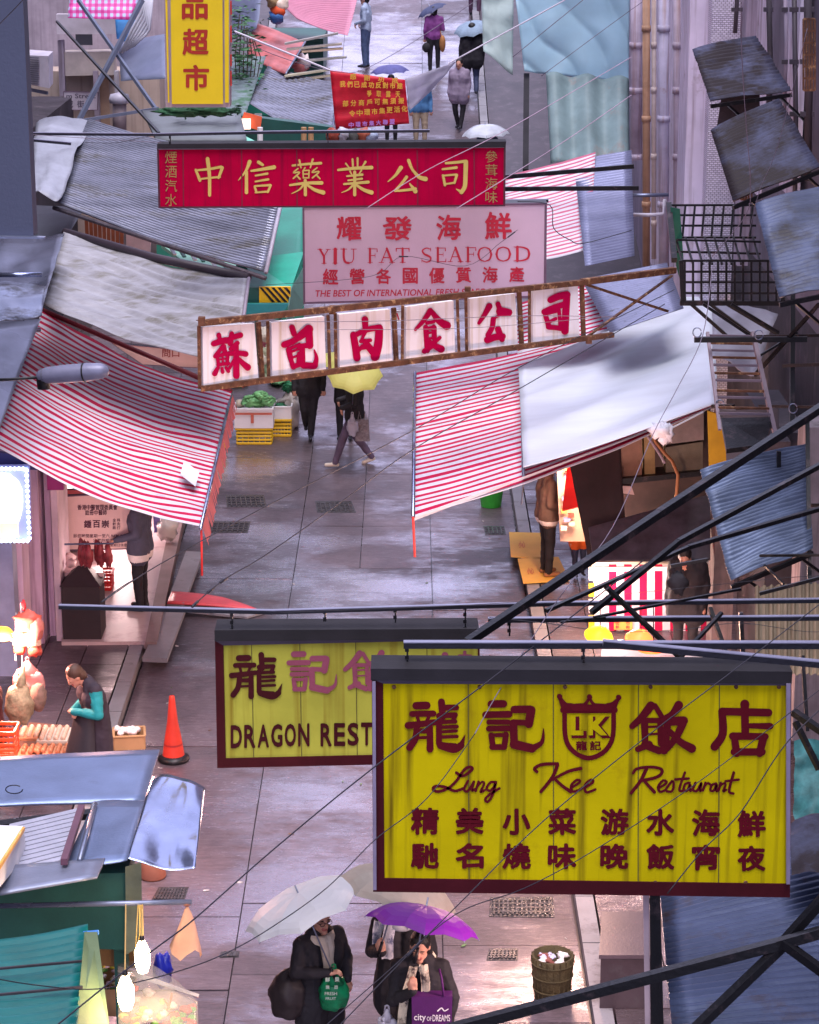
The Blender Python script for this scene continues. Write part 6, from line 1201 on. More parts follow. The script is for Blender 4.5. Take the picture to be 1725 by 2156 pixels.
# far people
p, part, wp, L_ = person('man in white cap, pale blue shirt and jeans standing on the far slope', G(771, 143), R(75), dict(lw=(-.16, .2, 1.0), rw=(.16, .2, .98)), 1.74, pale((.30, .36, .50)), jeans, vox=.02, cap=white)
p, part, wp, L_ = person('woman in purple top walking away under the small navy umbrella', G(914, 152), R(5), dict(rw=(.16, .2, 1.2), rdir=(0, .3, .8)), 1.55, pale((.20, .05, .22)), darkc, vox=.02, face=False)
hn = wp((.1, .2, 1.25)); umbrella('small navy umbrella of the woman in purple', P(905, 13, hn.y), hn, .38, pale((.05, .06, .13), n='navy_umbrella_cloth'), depth=.2)
tb = thing('handbag', 'orange brown shoulder bag of the woman in purple', 'bag', P(932, 108, wp((0, 0, 0)).y-.1)); a = MB().ell(P(932, 92, tb.location.y), (.075, .09, .20), 14, 8); obj('bag', a, pale((.35, .15, .05)), tb, True); obj('strap', MB().tube([P(930, 76, tb.location.y), P(926, 60, tb.location.y+.1)], .01, 5), pale((.35, .15, .05)), tb)
tb = thing('handbag', 'round black bag at the left side of the woman in purple', 'bag', P(898, 112, wp((0, 0, 0)).y-.1)); a = MB().ell(P(898, 100, tb.location.y), (.10, .09, .12), 14, 8); obj('bag', a, darkc, tb, True); obj('strap', MB().tube([P(898, 92, tb.location.y), P(904, 74, tb.location.y+.1)], .01, 5), darkc, tb)
p, part, wp, L_ = person('heavy set man in black walking away under the grey blue umbrella', G(993, 208), R(0), dict(ra=(.1, -.2, .2), la=(-.1, .15, .09)), 1.74, darkc, navy, vox=.02, girth=1.3, coat=.1, face=False)
hn = wp((.05, .2, 1.3)); umbrella('grey blue umbrella tilted over the heavy set man', P(992, 48, hn.y-.1), hn, .44, pale((.20, .27, .36), n='grey_blue_umbrella_cloth'), depth=.22)
p, part, wp, L_ = person('woman in puffy mauve coat walking down behind the man in black', G(967, 272), R(160), dict(la=(-.07, .1, .09), ra=(.06, -.1, .1)), 1.58, pale((.24, .19, .27)), darkc, vox=.02, coat=.18, girth=1.25, face=False, longhair=True)
p, part, wp, L_ = person('person in blue jacket and beige shorts partly behind the red banner', G(885, 312), R(190), dict(neck=(.04, .06, 1.36), head=(.05, .12, 1.46)), 1.62, pale((.06, .17, .36)), pale((.35, .27, .2)), vox=.02, girth=1.15, face=False)
hn = wp((0, .15, 1.3)); umbrella('violet blue umbrella rising behind the red banner', P(820, 137, hn.y), P(824, 190, hn.y), .43, pale((.08, .08, .24), n='violet_blue_umbrella_cloth'), depth=.2)
p, part, wp, L_ = person('person carrying the violet blue umbrella behind the red banner', G(824, 300), R(180), None, 1.5, darkc, darkc, vox=.025, face=False)
p, part, wp, L_ = person('person in dark plum trousers cut off by the top edge', G(1000, 33), R(0), dict(la=(-.1, .1, .09)), 1.7, navy, pale((.10, .05, .09)), vox=.025, face=False)
p, part, wp, L_ = person('person under the clear umbrella just above the crimson sign', G(1025, 420), R(180), None, 1.55, navy, darkc, vox=.022, face=False)
umbrella('clear whitish umbrella just above the right end of the crimson sign', P(1022, 262, wp((0, 0, 0)).y-.2), P(1026, 345, wp((0, 0, 0)).y-.2), .50, mat('clear_umbrella_film', (.55, .58, .66), .2, alpha=.85), depth=.24)
# stall keepers
p, part, wp, L_ = person('stall keeper in black leaning behind the striped counter', G(1425, 1400, .14)+V((.1, 0, 0)), R(150), dict(head=(0, .12, 1.46), neck=(0, .06, 1.35), gaze=(-.3, .8, -.6)), 1.6, darkc, darkc, vox=.016, girth=1.35, coat=.2)
p, part, wp, L_ = person('child sized helper in orange vest crouching at the right stall', G(1218, 1212, .14), R(200), dict(head=(0, .05, 1.35)), 1.0, pale((.70, .12, .02), n='orange_vest'), navy, vox=.016, girth=1.25, coat=.12)
p, part, wp, L_ = person('seller in dark red jacket at the left edge behind the hanging bags', P(2, 1560, 23.2)*1+V((-.1, 0, -P(2, 1560, 23.2).z+.12)), R(100), dict(lw=(-.2, .25, 1.0)), 1.66, pale((.06, .012, .015)), darkc, vox=.02, girth=1.2, coat=.2)
# ================================================================ market goods and lit lamps
def lamp(p, col, e, r=.05, name='lamp_light', spot=None):
    l = bpy.data.lights.new(name, 'SPOT' if spot else 'POINT'); l.energy = e*.6; l.color = col; l.shadow_soft_size = r
    if spot: l.spot_size = R(spot); l.spot_blend = .6
    o = bpy.data.objects.new(name, l); C.objects.link(o); o.location = p; return o
def crate(name, label, c, d, m, rz=0, group=None, slots=True, cat='crate', rim=None, fill=None):
    """open box with slatted sides; c = centre of its base"""
    t_ = thing(name, label, cat, c, group); c = V(c); w_, l_, h_ = d; M = Matrix.Rotation(rz, 3, 'Z')
    def bx(nm, o, s, mm=m): obj(nm, MB().box(c+M @ V(o), s, rz), mm, t_, mod='bevel')
    bx('base', (0, 0, .012), (w_*.92, l_*.92, .024))
    for s in (-1, 1):
        if slots:
            for k in range(4): bx('side_slat', (0, s*l_*.47, h_*(.14+.2*k)), (w_*.94, .014, h_*.12)); bx('end_slat', (s*w_*.47, 0, h_*(.14+.2*k)), (.014, l_*.94, h_*.12))
            for k in range(7): bx('rib', ((k/6-.5)*w_*.9, s*l_*.465, h_*.45), (.012, .01, h_*.8))
        else: bx('side', (0, s*l_*.47, h_*.5), (w_*.96, .02, h_)); bx('end', (s*w_*.47, 0, h_*.5), (.02, l_*.9, h_))
        bx('rim', (0, s*l_*.48, h_*.96), (w_, .03, h_*.13), rim or m); bx('rim', (s*w_*.48, 0, h_*.96), (.03, l_*.93, h_*.13), rim or m)
    return t_
def s_at(v): return ((v-CV)*math.cos(TH)+F*math.sin(TH))/H   # px per metre on the flat street
# vegetable crates in the street centre
g0 = G(535, 940); sc = s_at(940)
crate('plastic_crate', 'yellow crate under the white box of cabbages in the street centre', g0+V((0, .25, 0)), (78/sc, .42, .30), yelc, 0, 'yellow crates')
b1 = crate('vegetable_box', 'white box with red tape heaped with cabbage on the yellow crate', g0+V((0, .25, .305)), (84/sc, .46, .34), foam, 0, None, False, 'box')
obj('tape', MB().box(g0+V((0, .005, .56)), (.62, .01, .035)), mat('red_tape', (.5, .12, .08), .5), b1); obj('tape', MB().box(g0+V((-.02, .002, .48)), (.05, .012, .16)), MATS['red_tape'], b1)
cab = mat('cabbage_green', (.22, .55, .24), .5, var=.5, vs=9, bump=.9, bs=25)
def cabbage(c, r, m=cab):
    mb = MB()
    for k in range(16):
        a, el = random.uniform(0, 6.28), random.uniform(.1, 1.3); d = V((math.cos(a)*math.cos(el), math.sin(a)*math.cos(el), math.sin(el)))
        q = V((0, 0, 1)).rotation_difference((d+V((0, 0, .8))).normalized()).to_matrix(); mb.ell(V(c)+d*r*.6, (r*.55, r*.5, r*.10), 9, 5, M=q, jit=.8)
    mb.ell(c, (r*.7, r*.7, r*.6), 10, 7, jit=.4); return mb
for i, (u, v, r, l) in enumerate(((527, 846, .16, 'pale cabbage at the left of the white box'), (549, 838, .17, 'large bright cabbage in the middle of the white box'), (566, 846, .14, 'small cabbage at the right of the white box'), (543, 852, .12, 'low leafy green at the front of the white box'))):
    p_ = P(u, v, g0.y+.2+.1*(i % 2)); tag(obj('cabbage', cabbage(p_, r), cab, None, True), l, 'cabbage', 'cabbages in the white box')
tag(obj('white_radish', MB().tube([P(503, 842, g0.y+.3), P(506, 858, g0.y+.25)], [.05, .07], 10), mat('radish_white', (.55, .5, .42), .5), None, True), 'pale root vegetable beside the cabbages', 'vegetable')
g1 = G(592, 925); crate('plastic_crate', 'yellow crate half hidden right of the white cabbage box', g1+V((0, .3, 0)), (44/sc, .42, .32), yelc, 0, 'yellow crates')
b1 = crate('vegetable_box', 'clear topped box of greens on the rear yellow crate', g1+V((0, .3, .325)), (46/sc, .42, .22), white, 0, None, False, 'box')
tag(obj('greens_bunch', cabbage(P(590, 862, g1.y+.3), .15), mat('dark_leaf_green', (.02, .16, .07), .6, var=.5, vs=9), None, True), 'dark leafy bunch in the rear box', 'vegetable')
g2 = G(470, 948); crate('plastic_crate', 'yellow crate peeking out below the fringe of the left awning', g2+V((-.12, .2, 0)), (40/sc, .4, .32), yelc, 0, 'yellow crates')
crate('vegetable_box', 'white box on the half hidden crate beside the fringe', g2+V((-.12, .2, .325)), (44/sc, .42, .32), foam, 0, None, False, 'box')
g3 = G(612, 905); t_ = thing('vegetable_sack', 'pale plastic sack of greens behind the crates', 'sack', g3); obj('sack', MB().ell(g3+V((0, .1, .32)), (.17, .22, .34), 18, 12, jit=.5), mat('wrinkled_white_plastic', (.48, .44, .44), .3, bump=.8, bs=12), t_, True)
obj('greens', cabbage(g3+V((0, .1, .70)), .16), MATS['dark_leaf_green'], t_, True); obj('plastic_lip', MB().tube([P(585, 846, g3.y), P(620, 836, g3.y), P(628, 826, g3.y)], [.05, .05, .01], 8), MATS['wrinkled_white_plastic'], t_, True)
# produce table behind the framed sign
t_ = thing('produce_table', 'produce table with red chillies and greens below the first framed panel', 'table', G(560, 860)); obj('top', slab(MB(), [P(478, 800, 42), P(640, 795, 42), P(628, 830, 40.8), P(484, 834, 40.8)], .05), mat('green_table_cloth', (.04, .32, .2), .5), t_)
for u in (492, 560, 625): obj('leg', MB().tube([P(u, 832, 41), P(u, 880, 41)], .02), greend, t_)
for i in range(9):
    u, v = random.uniform(490, 625), random.uniform(806, 832); m_ = (mat('chilli_red', (.45, .06, .03), .4, var=.4, vs=12), MATS['dark_leaf_green'], cab)[i % 3 if u > 545 else (0 if i % 2 else 2)]
    tag(obj('produce_heap', MB().ell(P(u, v-8, 41.2), (.17, .15, .07), 12, 7, jit=.9), m_, None, True), 'small heap of chillies or greens on the produce table', 'produce', 'heaps on the produce table')
for i, (u, v, c_) in enumerate(((555, 705, (.5, .45, .4)), (558, 735, (.5, .6, .45)), (562, 770, (.25, .45, .3)), (556, 755, (.55, .55, .5)), (550, 722, (.45, .12, .2)), (567, 788, (.4, .5, .35)))):
    tag(obj('produce_bag', MB().ell(P(u, v, 39), (.15, .15, .13), 12, 8, jit=.7), pale(c_, .4), None, True), 'bag of greens glimpsed between the first two framed panels', 'produce', 'bags glimpsed between panels')
# green bucket
t_ = thing('bucket', 'bright green bucket behind the corner of the right striped awning', 'bucket', G(1035, 1072)); c = G(1035, 1072)+V((0, .18, 0))
obj('pail', MB().lathe(c, [(0, 0), (.15, 0), (.155, .01), (.205, .40), (.215, .41), (.2, .40), (.14, .03), (0, .03)], 24), mat('bright_green_plastic', (.05, .52, .06), .4), t_, True); obj('lining', MB().ell(c+V((.12, 0, .40)), (.08, .08, .04), 8, 5, jit=.8), yelc, t_, True)
# yellow cardboard
ycb = mat('yellow_cardboard', (.72, .42, .08), .7, var=.08, spot=(.5, .25, .08), spots=6, spotlo=.62)
for lab, q in (('flat yellow cardboard sheet, upper one of two on the right pavement', [(1072, 1120), (1158, 1122), (1166, 1178), (1076, 1172)]), ('flat yellow cardboard sheet under the feet of the man in the brown jacket', [(1090, 1176), (1176, 1172), (1200, 1222), (1102, 1228)])):
    w4 = [G(u, v, .14+.012) for u, v in q]; t_ = thing('cardboard_sheet', lab, 'cardboard', w4[3], 'flat yellow cardboards'); obj('sheet', MB().hexa([x-V((0, 0, .008)) for x in w4]+w4), ycb, t_)
    fc = Face(w4[3]+V((0, 0, .002)), w4[2]+V((0, 0, .002)), w4[0]+V((0, 0, .002))); mb = MB(); u0, v0 = q[0]; put(mb, fc, '小心', (u0+20, v0+20, u0+34, v0+34), .02); obj('print', mb, mat('orange_print', (.55, .12, .03), .6), t_)
# red board on the left kerb
t_ = thing('red_board', 'curved red plastic board lying over the left kerb', 'board', G(440, 1290)); obj('board', sheet_mb(G(362, 1248, .17), G(470, 1260, .10), G(548, 1287, .03), G(352, 1272, .15), nu=10, nv=5, sag=-.015), mat('coral_board', (.62, .07, .09), .4), t_, True, thick=.02)
obj('base', MB().add([G(372, 1275, .10), G(560, 1292, .01), G(520, 1303, .01), G(395, 1290, .06)], [(0, 1, 2, 3)]), conc, t_, thick=.03)
for lab, q in (('long grey concrete ramp slab over the left gutter', [(392, 1160), (428, 1162), (388, 1270), (352, 1268)]), ('second grey ramp slab ending in a dark edge by the pavement', [(352, 1276), (392, 1278), (352, 1386), (300, 1384)])):
    w4 = [G(u, v, .16) for u, v in q]; t_ = thing('ramp_slab', lab, 'slab', w4[3], 'ramp slabs on the left kerb'); obj('slab', MB().hexa([x-V((0, 0, .06)) for x in w4]+w4), conc, t_)
w4 = [G(u, v, .19) for u, v in ((360, 1090), (386, 1092), (330, 1352), (306, 1352))]; t_ = thing('kerb_beam', 'worn brownish kerb beam along the lit stall floor', 'kerb', w4[3]); obj('beam', MB().hexa([x-V((0, 0, .18)) for x in w4]+w4), mat('kerb_brown', (.24, .17, .17), .6), t_)
t_ = thing('stall_floor', 'pale tiled floor of the brightly lit butcher stall at left', None, G(200, 1350), kind='structure')
w4 = [G(u, v, .17) for u, v in ((120, 1020), (372, 1040), (320, 1350), (130, 1352))]; obj('floor', MB().hexa([x-V((0, 0, .10)) for x in w4]+w4), mat('pale_stall_floor', (.58, .46, .46), .35, var=.12, vs=2, spot=(.42, .28, .30), spots=2, spotlo=.55), t_)
# dark bin with hipped lid
c = G(176, 1352, .15)+V((-.02, .3, 0)); t_ = thing('rubbish_bin', 'dark brown bin with a peaked lid left of the lit stall floor', 'bin', c); dm = mat('dark_brown_bin', (.035, .025, .03), .6)
obj('body', MB().box(c+V((0, 0, .36)), (.48, .5, .72)), dm, t_); obj('lid', MB().add([c+V((x*.26, y*.27, .72)) for x, y in ((-1, -1), (1, -1), (1, 1), (-1, 1))]+[c+V((-.05, 0, .92)), c+V((.05, 0, .92))], [(0, 1, 5, 4), (1, 2, 5), (2, 3, 4, 5), (3, 0, 4), (3, 2, 1, 0)]), dm, t_)
# butcher counter
t_ = thing('butcher_counter', 'pale butcher counter with hanging meat in the lit left stall', 'counter', G(180, 1245, .15)); ct = mat('pink_white_counter', (.60, .42, .43), .4)
obj('top', slab(MB(), [Z(136, 1140, .98), Z(206, 1142, .98), Z(217, 1206, .96), Z(136, 1205, .96)], .05), ct, t_); obj('front', slab(MB(), [Z(136, 1206, .95), Z(217, 1206, .95), Z(217, 1206, .95)-V((0, 0, .14)), Z(136, 1206, .95)-V((0, 0, .14))], .04), mat('counter_front', (.45, .33, .33), .5), t_)
for u in (142, 178, 208): obj('leg', MB().tube([Z(u, 1208, .85), V((Z(u, 1208, .85).x, Z(u, 1208, .85).y, .17))], .02), mat('maroon_leg', (.2, .05, .07), .5), t_)
meatm = mat('raw_meat', (.33, .05, .06), .4, var=.5, vs=9)
obj('meat_rail', MB().tube([Z(136, 1146, 1.62), Z(240, 1144, 1.62)], .012), galv, t_)
for i, u in enumerate((172, 180, 187, 206, 212, 228)):
    tag(obj('meat_cut', MB().ell(Z(u, 1164+(i % 3)*3, 1.45), (.05, .04, .15), 10, 8, jit=.7), meatm, None, True), 'dark red cut of meat hanging over the butcher counter', 'meat', 'meat cuts over the butcher counter')
for u, v in ((146, 1160), (150, 1172)): tag(obj('fat_cut', MB().ell(Z(u, v+14, 1.06), (.07, .05, .06), 10, 7, jit=.5), ct, None, True), 'pale pinkish lump at the left of the butcher counter', 'meat', 'pale lumps on the counter')
c = G(213, 1245, .17); crate('plastic_basket', 'bright red basket beside the butcher counter', c+V((0, .15, 0)), (.30, .3, .24), redp, 0, None)
crate('plastic_basket', 'small red basket under the butcher counter', G(176, 1222, .17)+V((0, .3, 0)), (.22, .2, .14), redp, 0, None)
t_ = thing('stall_curtain', 'lilac blue plastic sheet behind the man in the navy jacket', 'sheet', P(345, 1115, 35)); obj('sheet', slab(MB(), tl([(322, 1075), (336, 1068), (338, 1120), (325, 1122)], 32.6), .03), mat('lilac_blue_plastic', (.20, .16, .45), .4), t_)
obj('crumpled', MB().ell(P(352, 1112, 32.6), (.16, .15, .18), 14, 9, jit=.6), MATS['wrinkled_white_plastic'], t_, True)
t_ = thing('pendant_lamp', 'white lamp shade glowing above the clinic sign', 'lamp', P(165, 1020, 31)); obj('shade', MB().lathe(P(163, 1018, 31), [(.05, .2), (.12, .16), (.28, -.10), (.27, -.11), (.10, .14)], 18), mat('glowing_shade', (1, .85, .82), .4, emit=1.1, var=.05), t_, True)
lamp(P(215, 1190, 28.9), (1, .72, .68), 6, .12, 'butcher_and_fill_light'); lamp(P(190, 1060, 33), (1, .62, .60), 48, .15, 'butcher_and_fill_light'); lamp(P(255, 1120, 33.5)+V((0, 0, .9)), (1, .70, .68), 44, .15, 'butcher_and_fill_light')  # first light is added in front only to brighten the clinic sign
for i, (q, l) in enumerate(((((178, 458), (262, 480), (262, 516), (180, 500)), 'orange brown slatted crate stored under the corrugated awning'), (((266, 486), (318, 500), (316, 540), (266, 524)), 'plain pale panel next to the brown crate'))):
    t_ = thing('stored_crate', l, 'crate', P(*q[3], 35.2))
    if i: a = MB(); slab(a, tl(q, 35.2), .1); obj('panel', a, mat('pale_lilac_panel', (.5, .42, .48), .6), t_)
    else:
        for k in range(9):
            s0, s1 = k/9, (k+.8)/9; l4 = [V(x) for x in tl(q, 35.2)]; a = MB(); slab(a, [l4[0].lerp(l4[1], s0), l4[0].lerp(l4[1], s1), l4[3].lerp(l4[2], s1), l4[3].lerp(l4[2], s0)], .03); obj('slat', a, mat('orange_brown_slat', (.22, .07, .035), .7, var=.3), t_)
lamp(G(215, 1450, 2.1), (1, .50, .42), 75, .2, 'stall_and_fill_light')  # added light without a fixture, turns the egg seller's floor pink
# traffic cone
c = G(366, 1600); t_ = thing('traffic_cone', 'tall wrinkled red traffic cone on a black base by the left kerb', 'traffic cone', c)
sc2 = s_at(1600); hc = 135/sc2*1.06
obj('base', MB().lathe(c, [(0, 0), (.17, 0), (.18, .02), (.17, .045), (.12, .07), (0, .07)], 22), black, t_, True)
obj('cone', MB().lathe(c, [(.125, .06), (.12, .09), (.095, .26), (.062, .45), (.035, hc-.04), (.03, hc), (.012, hc+.01)], 24), mat('red_cone', (.55, .035, .02), .5, var=.2, bump=.5, bs=8, spot=(.25, .02, .02), spots=5, spotlo=.6), t_, True)
obj('band', MB().lathe(c, [(.108, .19), (.106, .20), (.104, .21)], 24), mat('dark_red_fold', (.3, .015, .015), .5), t_, True)
# egg seller's goods
tb = thing('egg_table', 'low table covered with trays of eggs under the hanging lamp', 'table', P(85, 1590, 23.0)); ez = .50
T0, T1, T2, T3 = [Z(u, v, ez) for u, v in ((62, 1520), (147, 1528), (134, 1600), (10, 1600))]
obj('top', MB().hexa([x-V((0, 0, .04)) for x in (T3, T2, T1, T0)]+[T3, T2, T1, T0]), mat('table_brown', (.2, .1, .07), .6), tb)
for a in (T2, T1, T0, T3): obj('leg', MB().tube([a-V((0, 0, .04)), V((a.x, a.y, .12))], .02), black, tb)
traym = mat('orange_egg_tray', (.55, .24, .13), .7); traym2 = mat('cream_egg_tray', (.6, .5, .42), .7); eggm = mat('cream_egg', (.72, .50, .38), .45, var=.15, vs=6, bump=0); eggm2 = mat('brown_egg', (.55, .2, .1), .45, var=.15, bump=0)
def egg_tray(label, c, nx, ny, tm, em, s=.078):
    t_ = thing('egg_tray', label, 'egg tray', c, 'egg trays on the low table'); obj('tray', MB().box(V(c)+V((nx*s/2-s/2, ny*s/2-s/2, .012)), (nx*s+.02, ny*s+.02, .03)), tm, t_)
    e0 = None
    for i in range(nx):
        for j in range(ny):
            p_ = V(c)+V((i*s, j*s, .045))
            if e0 is None: e0 = obj('egg', MB().ell(p_, (.028, .028, .036), 10, 7), em, t_, True)
            else: e = e0.copy(); C.objects.link(e); e.parent = t_; e.location = V((i*s, j*s, random.uniform(-.002, .003)))
    return t_
egg_tray('cream egg tray at the back right of the low table', Z(88, 1562, ez), 4, 5, traym2, eggm); egg_tray('orange egg tray at the front right of the low table', Z(76, 1590, ez), 5, 3, traym, eggm2)
egg_tray('egg tray behind the net sack on the left of the low table', Z(46, 1556, ez), 3, 4, traym, eggm); egg_tray('front left egg tray with brown eggs on the low table', Z(34, 1592, ez), 4, 3, traym, eggm2)
c = G(270, 1580, .12)+V((.0, .15, 0)); t_ = crate('egg_box', 'open cardboard box with white bulbs beside the egg seller', c, (.36, .30, .17), card, .12, None, False, 'box'); 
for i in range(12): tag(obj('garlic_bulb', MB().ell(c+V((random.uniform(-.14, .14), random.uniform(-.11, .11), .155+random.uniform(0, .03))), (.042, .042, .036), 10, 7, jit=.3), mat('garlic_white', (.72, .66, .68), .5), None, True), 'white garlic bulb in the open cardboard box', 'garlic bulb', 'garlic bulbs in the cardboard box')
# hanging bags and lamp at far left
t_ = thing('hanging_bags', 'cluster of red and cream packets hanging from a cord at the left stall', 'packets', P(65, 1400, 24))
obj('cord', MB().tube([P(44, 1270, 24), P(47, 1400, 24)], .006, 5), white, t_); obj('cord', MB().tube([P(34, 1290, 24), P(33, 1390, 24)], .006, 5), white, t_)
for u, v, r, c_ in ((60, 1308, (.15, .08, .12), (.55, .10, .07)), (76, 1322, (.09, .08, .13), (.45, .14, .12)), (45, 1345, (.13, .07, .09), (.75, .55, .42)), (68, 1348, (.10, .07, .08), (.7, .52, .4)), (74, 1368, (.08, .07, .07), (.42, .06, .04)), (42, 1366, (.07, .06, .06), (.55, .07, .04)), (50, 1275, (.025, .02, .06), (.5, .03, .04))):
    obj('packet', MB().ell(P(u, v, 24), r, 12, 8, jit=.6), pale(c_, .35), t_, True)
t_ = plastic_bag('pinkish clear plastic bag hanging over the net sack', P(58, 1390, 23.9), .17, .40, mat('pink_clear_plastic', (.60, .28, .27), .2, alpha=.8, bump=1, bs=10))
t_ = thing('net_sack', 'bulky beige net sack hanging by the egg trays', 'sack', P(38, 1530, 23.5)); obj('sack', MB().ell(P(40, 1484, 23.5), (.15, .15, .23), 18, 14, jit=.3), mat('straw_beige', (.34, .25, .15), .8, var=.4, vs=14, bump=1, bs=40), t_, True); obj('neck', MB().tube([P(50, 1395, 23.7), P(44, 1450, 23.5)], [.01, .06], 8), MATS['straw_beige'], t_, True)
tag(obj('net_sack', MB().ell(P(80, 1468, 23.8), (.10, .1, .16), 14, 10, jit=.3), mat('brown_net', (.22, .13, .10), .8, var=.4, vs=14), None, True), 'darker brown net sack behind the big beige one', 'sack')
t_ = thing('red_lamp_shade', 'glowing orange yellow market lamp at the left edge', 'lamp', P(0, 1348, 24)); obj('shade', MB().lathe(P(2, 1340, 24), [(.03, .10), (.10, .08), (.16, 0), (.15, 0), (.09, .06)], 18), mat('glowing_orange', (1, .42, .02), .4, emit=1.8, var=.05, bump=0), t_, True); obj('bulb', MB().ell(P(2, 1338, 24), (.04, .04, .05), 10, 8), mat('hot_yellow', (1, .8, .25), .4, emit=4, var=0, bump=0), t_, True)
lamp(P(12, 1352, 23.8), (1, .46, .36), 150, .08); obj_r = crate('plastic_crate', 'red orange crate at the left edge next to the net sack', P(2, 1560, 22.8)-V((0, 0, .15)), (.35, .3, .3), oran, 0)
PF = lambda u, v, Y: P(u, v, Y*1.33)
# bulbs and flower stall bottom left
for i, (u, v, Y) in enumerate(((300, 2012, 12.8), (265, 2088, 11.8))):
    t_ = thing('bare_bulb', ('upper', 'lower')[i]+' bare glowing bulb over the wrapped flowers', 'light bulb', PL(u, v, Y), 'bare bulbs'); obj('bulb', MB().lathe(PL(u, v, Y), [(.0, -.14), (.035, -.125), (.055, -.06), (.055, .03), (.03, .095), (.016, .12)], 16), mat('hot_bulb', (1, .78, .42), .4, emit=14, var=0, bump=0), t_, True)
    obj('socket', MB().tube([PL(u, v, Y)+V((0, 0, .09)), PL(u, v, Y)+V((0, 0, .15))], .017, 10), black, t_, True); obj('cord', MB().tube([PL(u, v, Y)+V((0, 0, .15)), PL(u, 1905, 13.2)], .005, 5), mat('ochre_cord', (.5, .32, .1), .6), t_)
    lamp(PL(u, v, Y)+V((0, -.12, 0)), (1, .66, .32), (14, 8)[i], .05)
for k in range(5): tag(obj('hanging_straw', MB().tube([PL(291+k*2.4, 1905, 13.15), PL(288+k*3.5+(k % 2)*3, 1960+k*4, 13.1), PL(286+k*3, 1995, 13.1)], .004, 5), MATS['ochre_cord'], None), 'raffia string hanging beside the upper bare bulb', 'string', 'raffia strings by the bulb')
wr = mat('clear_flower_wrap', (.55, .48, .42), .15, alpha=.22, var=.1, bump=.8, bs=9)
t_ = thing('wrapped_flowers', 'big cone of clear wrapped flowers lit by the lower bulb', 'bouquet', PF(330, 2150, 11.4)); fv = [PF(248, 2032, 12.4), PF(415, 2096, 11.9), PF(418, 2175, 11.3), PF(250, 2190, 11.2)]
obj('wrap', sheet_mb(fv[0], fv[1], fv[2], fv[3], nu=16, nv=12, wr=.06, sag=-.08), wr, t_, True, thick=.003); obj('wrap_fold', MB().add([PF(250, 2034, 12.42), PF(420, 2094, 12.0), PF(418, 2100, 11.95), PF(248, 2046, 12.36)], [(0, 1, 2, 3)]), mat('wrap_edge', (.7, .6, .55), .2, alpha=.8), t_, thick=.003)
for i in range(70):
    s, t2 = random.random(), random.random()**.7; p_ = fv[0].lerp(fv[1], s).lerp(fv[3].lerp(fv[2], s), t2)-V((0, -.03, .07+.05*random.random()))
    m_ = (pale((.55, .42, .05), .5), pale((.10, .35, .06), .5), pale((.75, .6, .5), .5), pale((.7, .1, .08), .5), pale((.2, .4, .08), .5))[(i % 5) if s < .75 else (3 if i % 2 else 1)]
    obj('blossom' if i % 5 not in (1, 4) else 'leaf', MB().ell(p_, (.038, .038, .022) if i % 5 not in (1, 4) else (.055, .022, .01), 8, 5, jit=.6, M=Matrix.Rotation(random.random()*6, 3, 'Z')), m_, t_, True)
fc = Face(PF(330, 2130, 11.75), PF(372, 2130, 11.75), PF(330, 2090, 11.75)); mb = MB(); strokes(mb, fc, [[5, 4, 362, 2092, 358, 2112, 352, 2126], [4, 5, 346, 2104, 356, 2120], [4, 4, 348, 2136, 368, 2130]], 0, 0, 1); obj('red_mark', mb, mat('red_wrap_mark', (.6, .08, .04), .5), t_)
t_ = thing('flower_display', 'bunches of small yellow and white flowers beside the sage board', 'flowers', PF(225, 2100, 12.6))
for i in range(46):
    u, v = random.uniform(206, 268), random.uniform(2030, 2090); obj('blossom', MB().ell(PF(u, v, 12.9+random.random()*.2), (.026, .026, .018), 8, 5, jit=.6), pale(((.75, .7, .68), (.6, .5, .05), (.12, .3, .06), (.65, .45, .5), (.62, .55, .3))[i % 5], .5), t_, True)
obj('tub', MB().lathe(PF(238, 2120, 12.9), [(0, 0), (.16, 0), (.2, .25), (.19, .25)], 18), card, t_, True)
t_ = thing('plastic_bundle', 'royal blue plastic bundle right of the bulbs', 'bundle', P(345, 2075, 18.6)); obj('bundle', MB().ell(P(345, 2042, 18.6), (.085, .12, .15), 14, 9, jit=.5), mat('royal_blue_plastic', (.02, .03, .42), .35, bump=.7, bs=12), t_, True)
# peach cloth on the rail
b2 = MB(); vs = []; top_ = PL(394, 1902, 13.3)
for i in range(9):
    for j in range(13): a = math.pi*2*j/12; r = .012+.106*(i/8)**.8*(1+.25*math.cos(a*3+i*.3)); vs.append(top_+V((r*math.cos(a)*.95-.005*i*.2, r*math.sin(a)*.6, -.03-.36*i/8-.05*(i/8)*math.cos(a*3))))
b2.add(vs, [(13*i+j, 13*i+j+1, 13*i+j+14, 13*i+j+13) for i in range(8) for j in range(12)]); t_ = thing('hanging_cloth', 'peach cloth hanging from the end of the stall rail', 'cloth', top_-V((0, 0, .4))); obj('cloth', b2, mat('peach_cloth', (.62, .34, .24), .7, var=.15, tl=.2), t_, True); obj('knot', MB().ell(top_, (.03, .02, .025), 10, 6), mat('brown_knot', (.25, .1, .08), .6), t_, True)
c = G(320, 1855)+V((0, .1, 0)); t_ = thing('clay_tub', 'orange clay coloured tub under the edge of the zinc flap', 'tub', c); obj('tub', MB().lathe(c, [(0, 0), (.12, 0), (.135, .02), (.11, .16), (.095, .34), (.07, .33), (.09, .03)], 22), mat('terracotta', (.45, .16, .10), .6), t_, True)
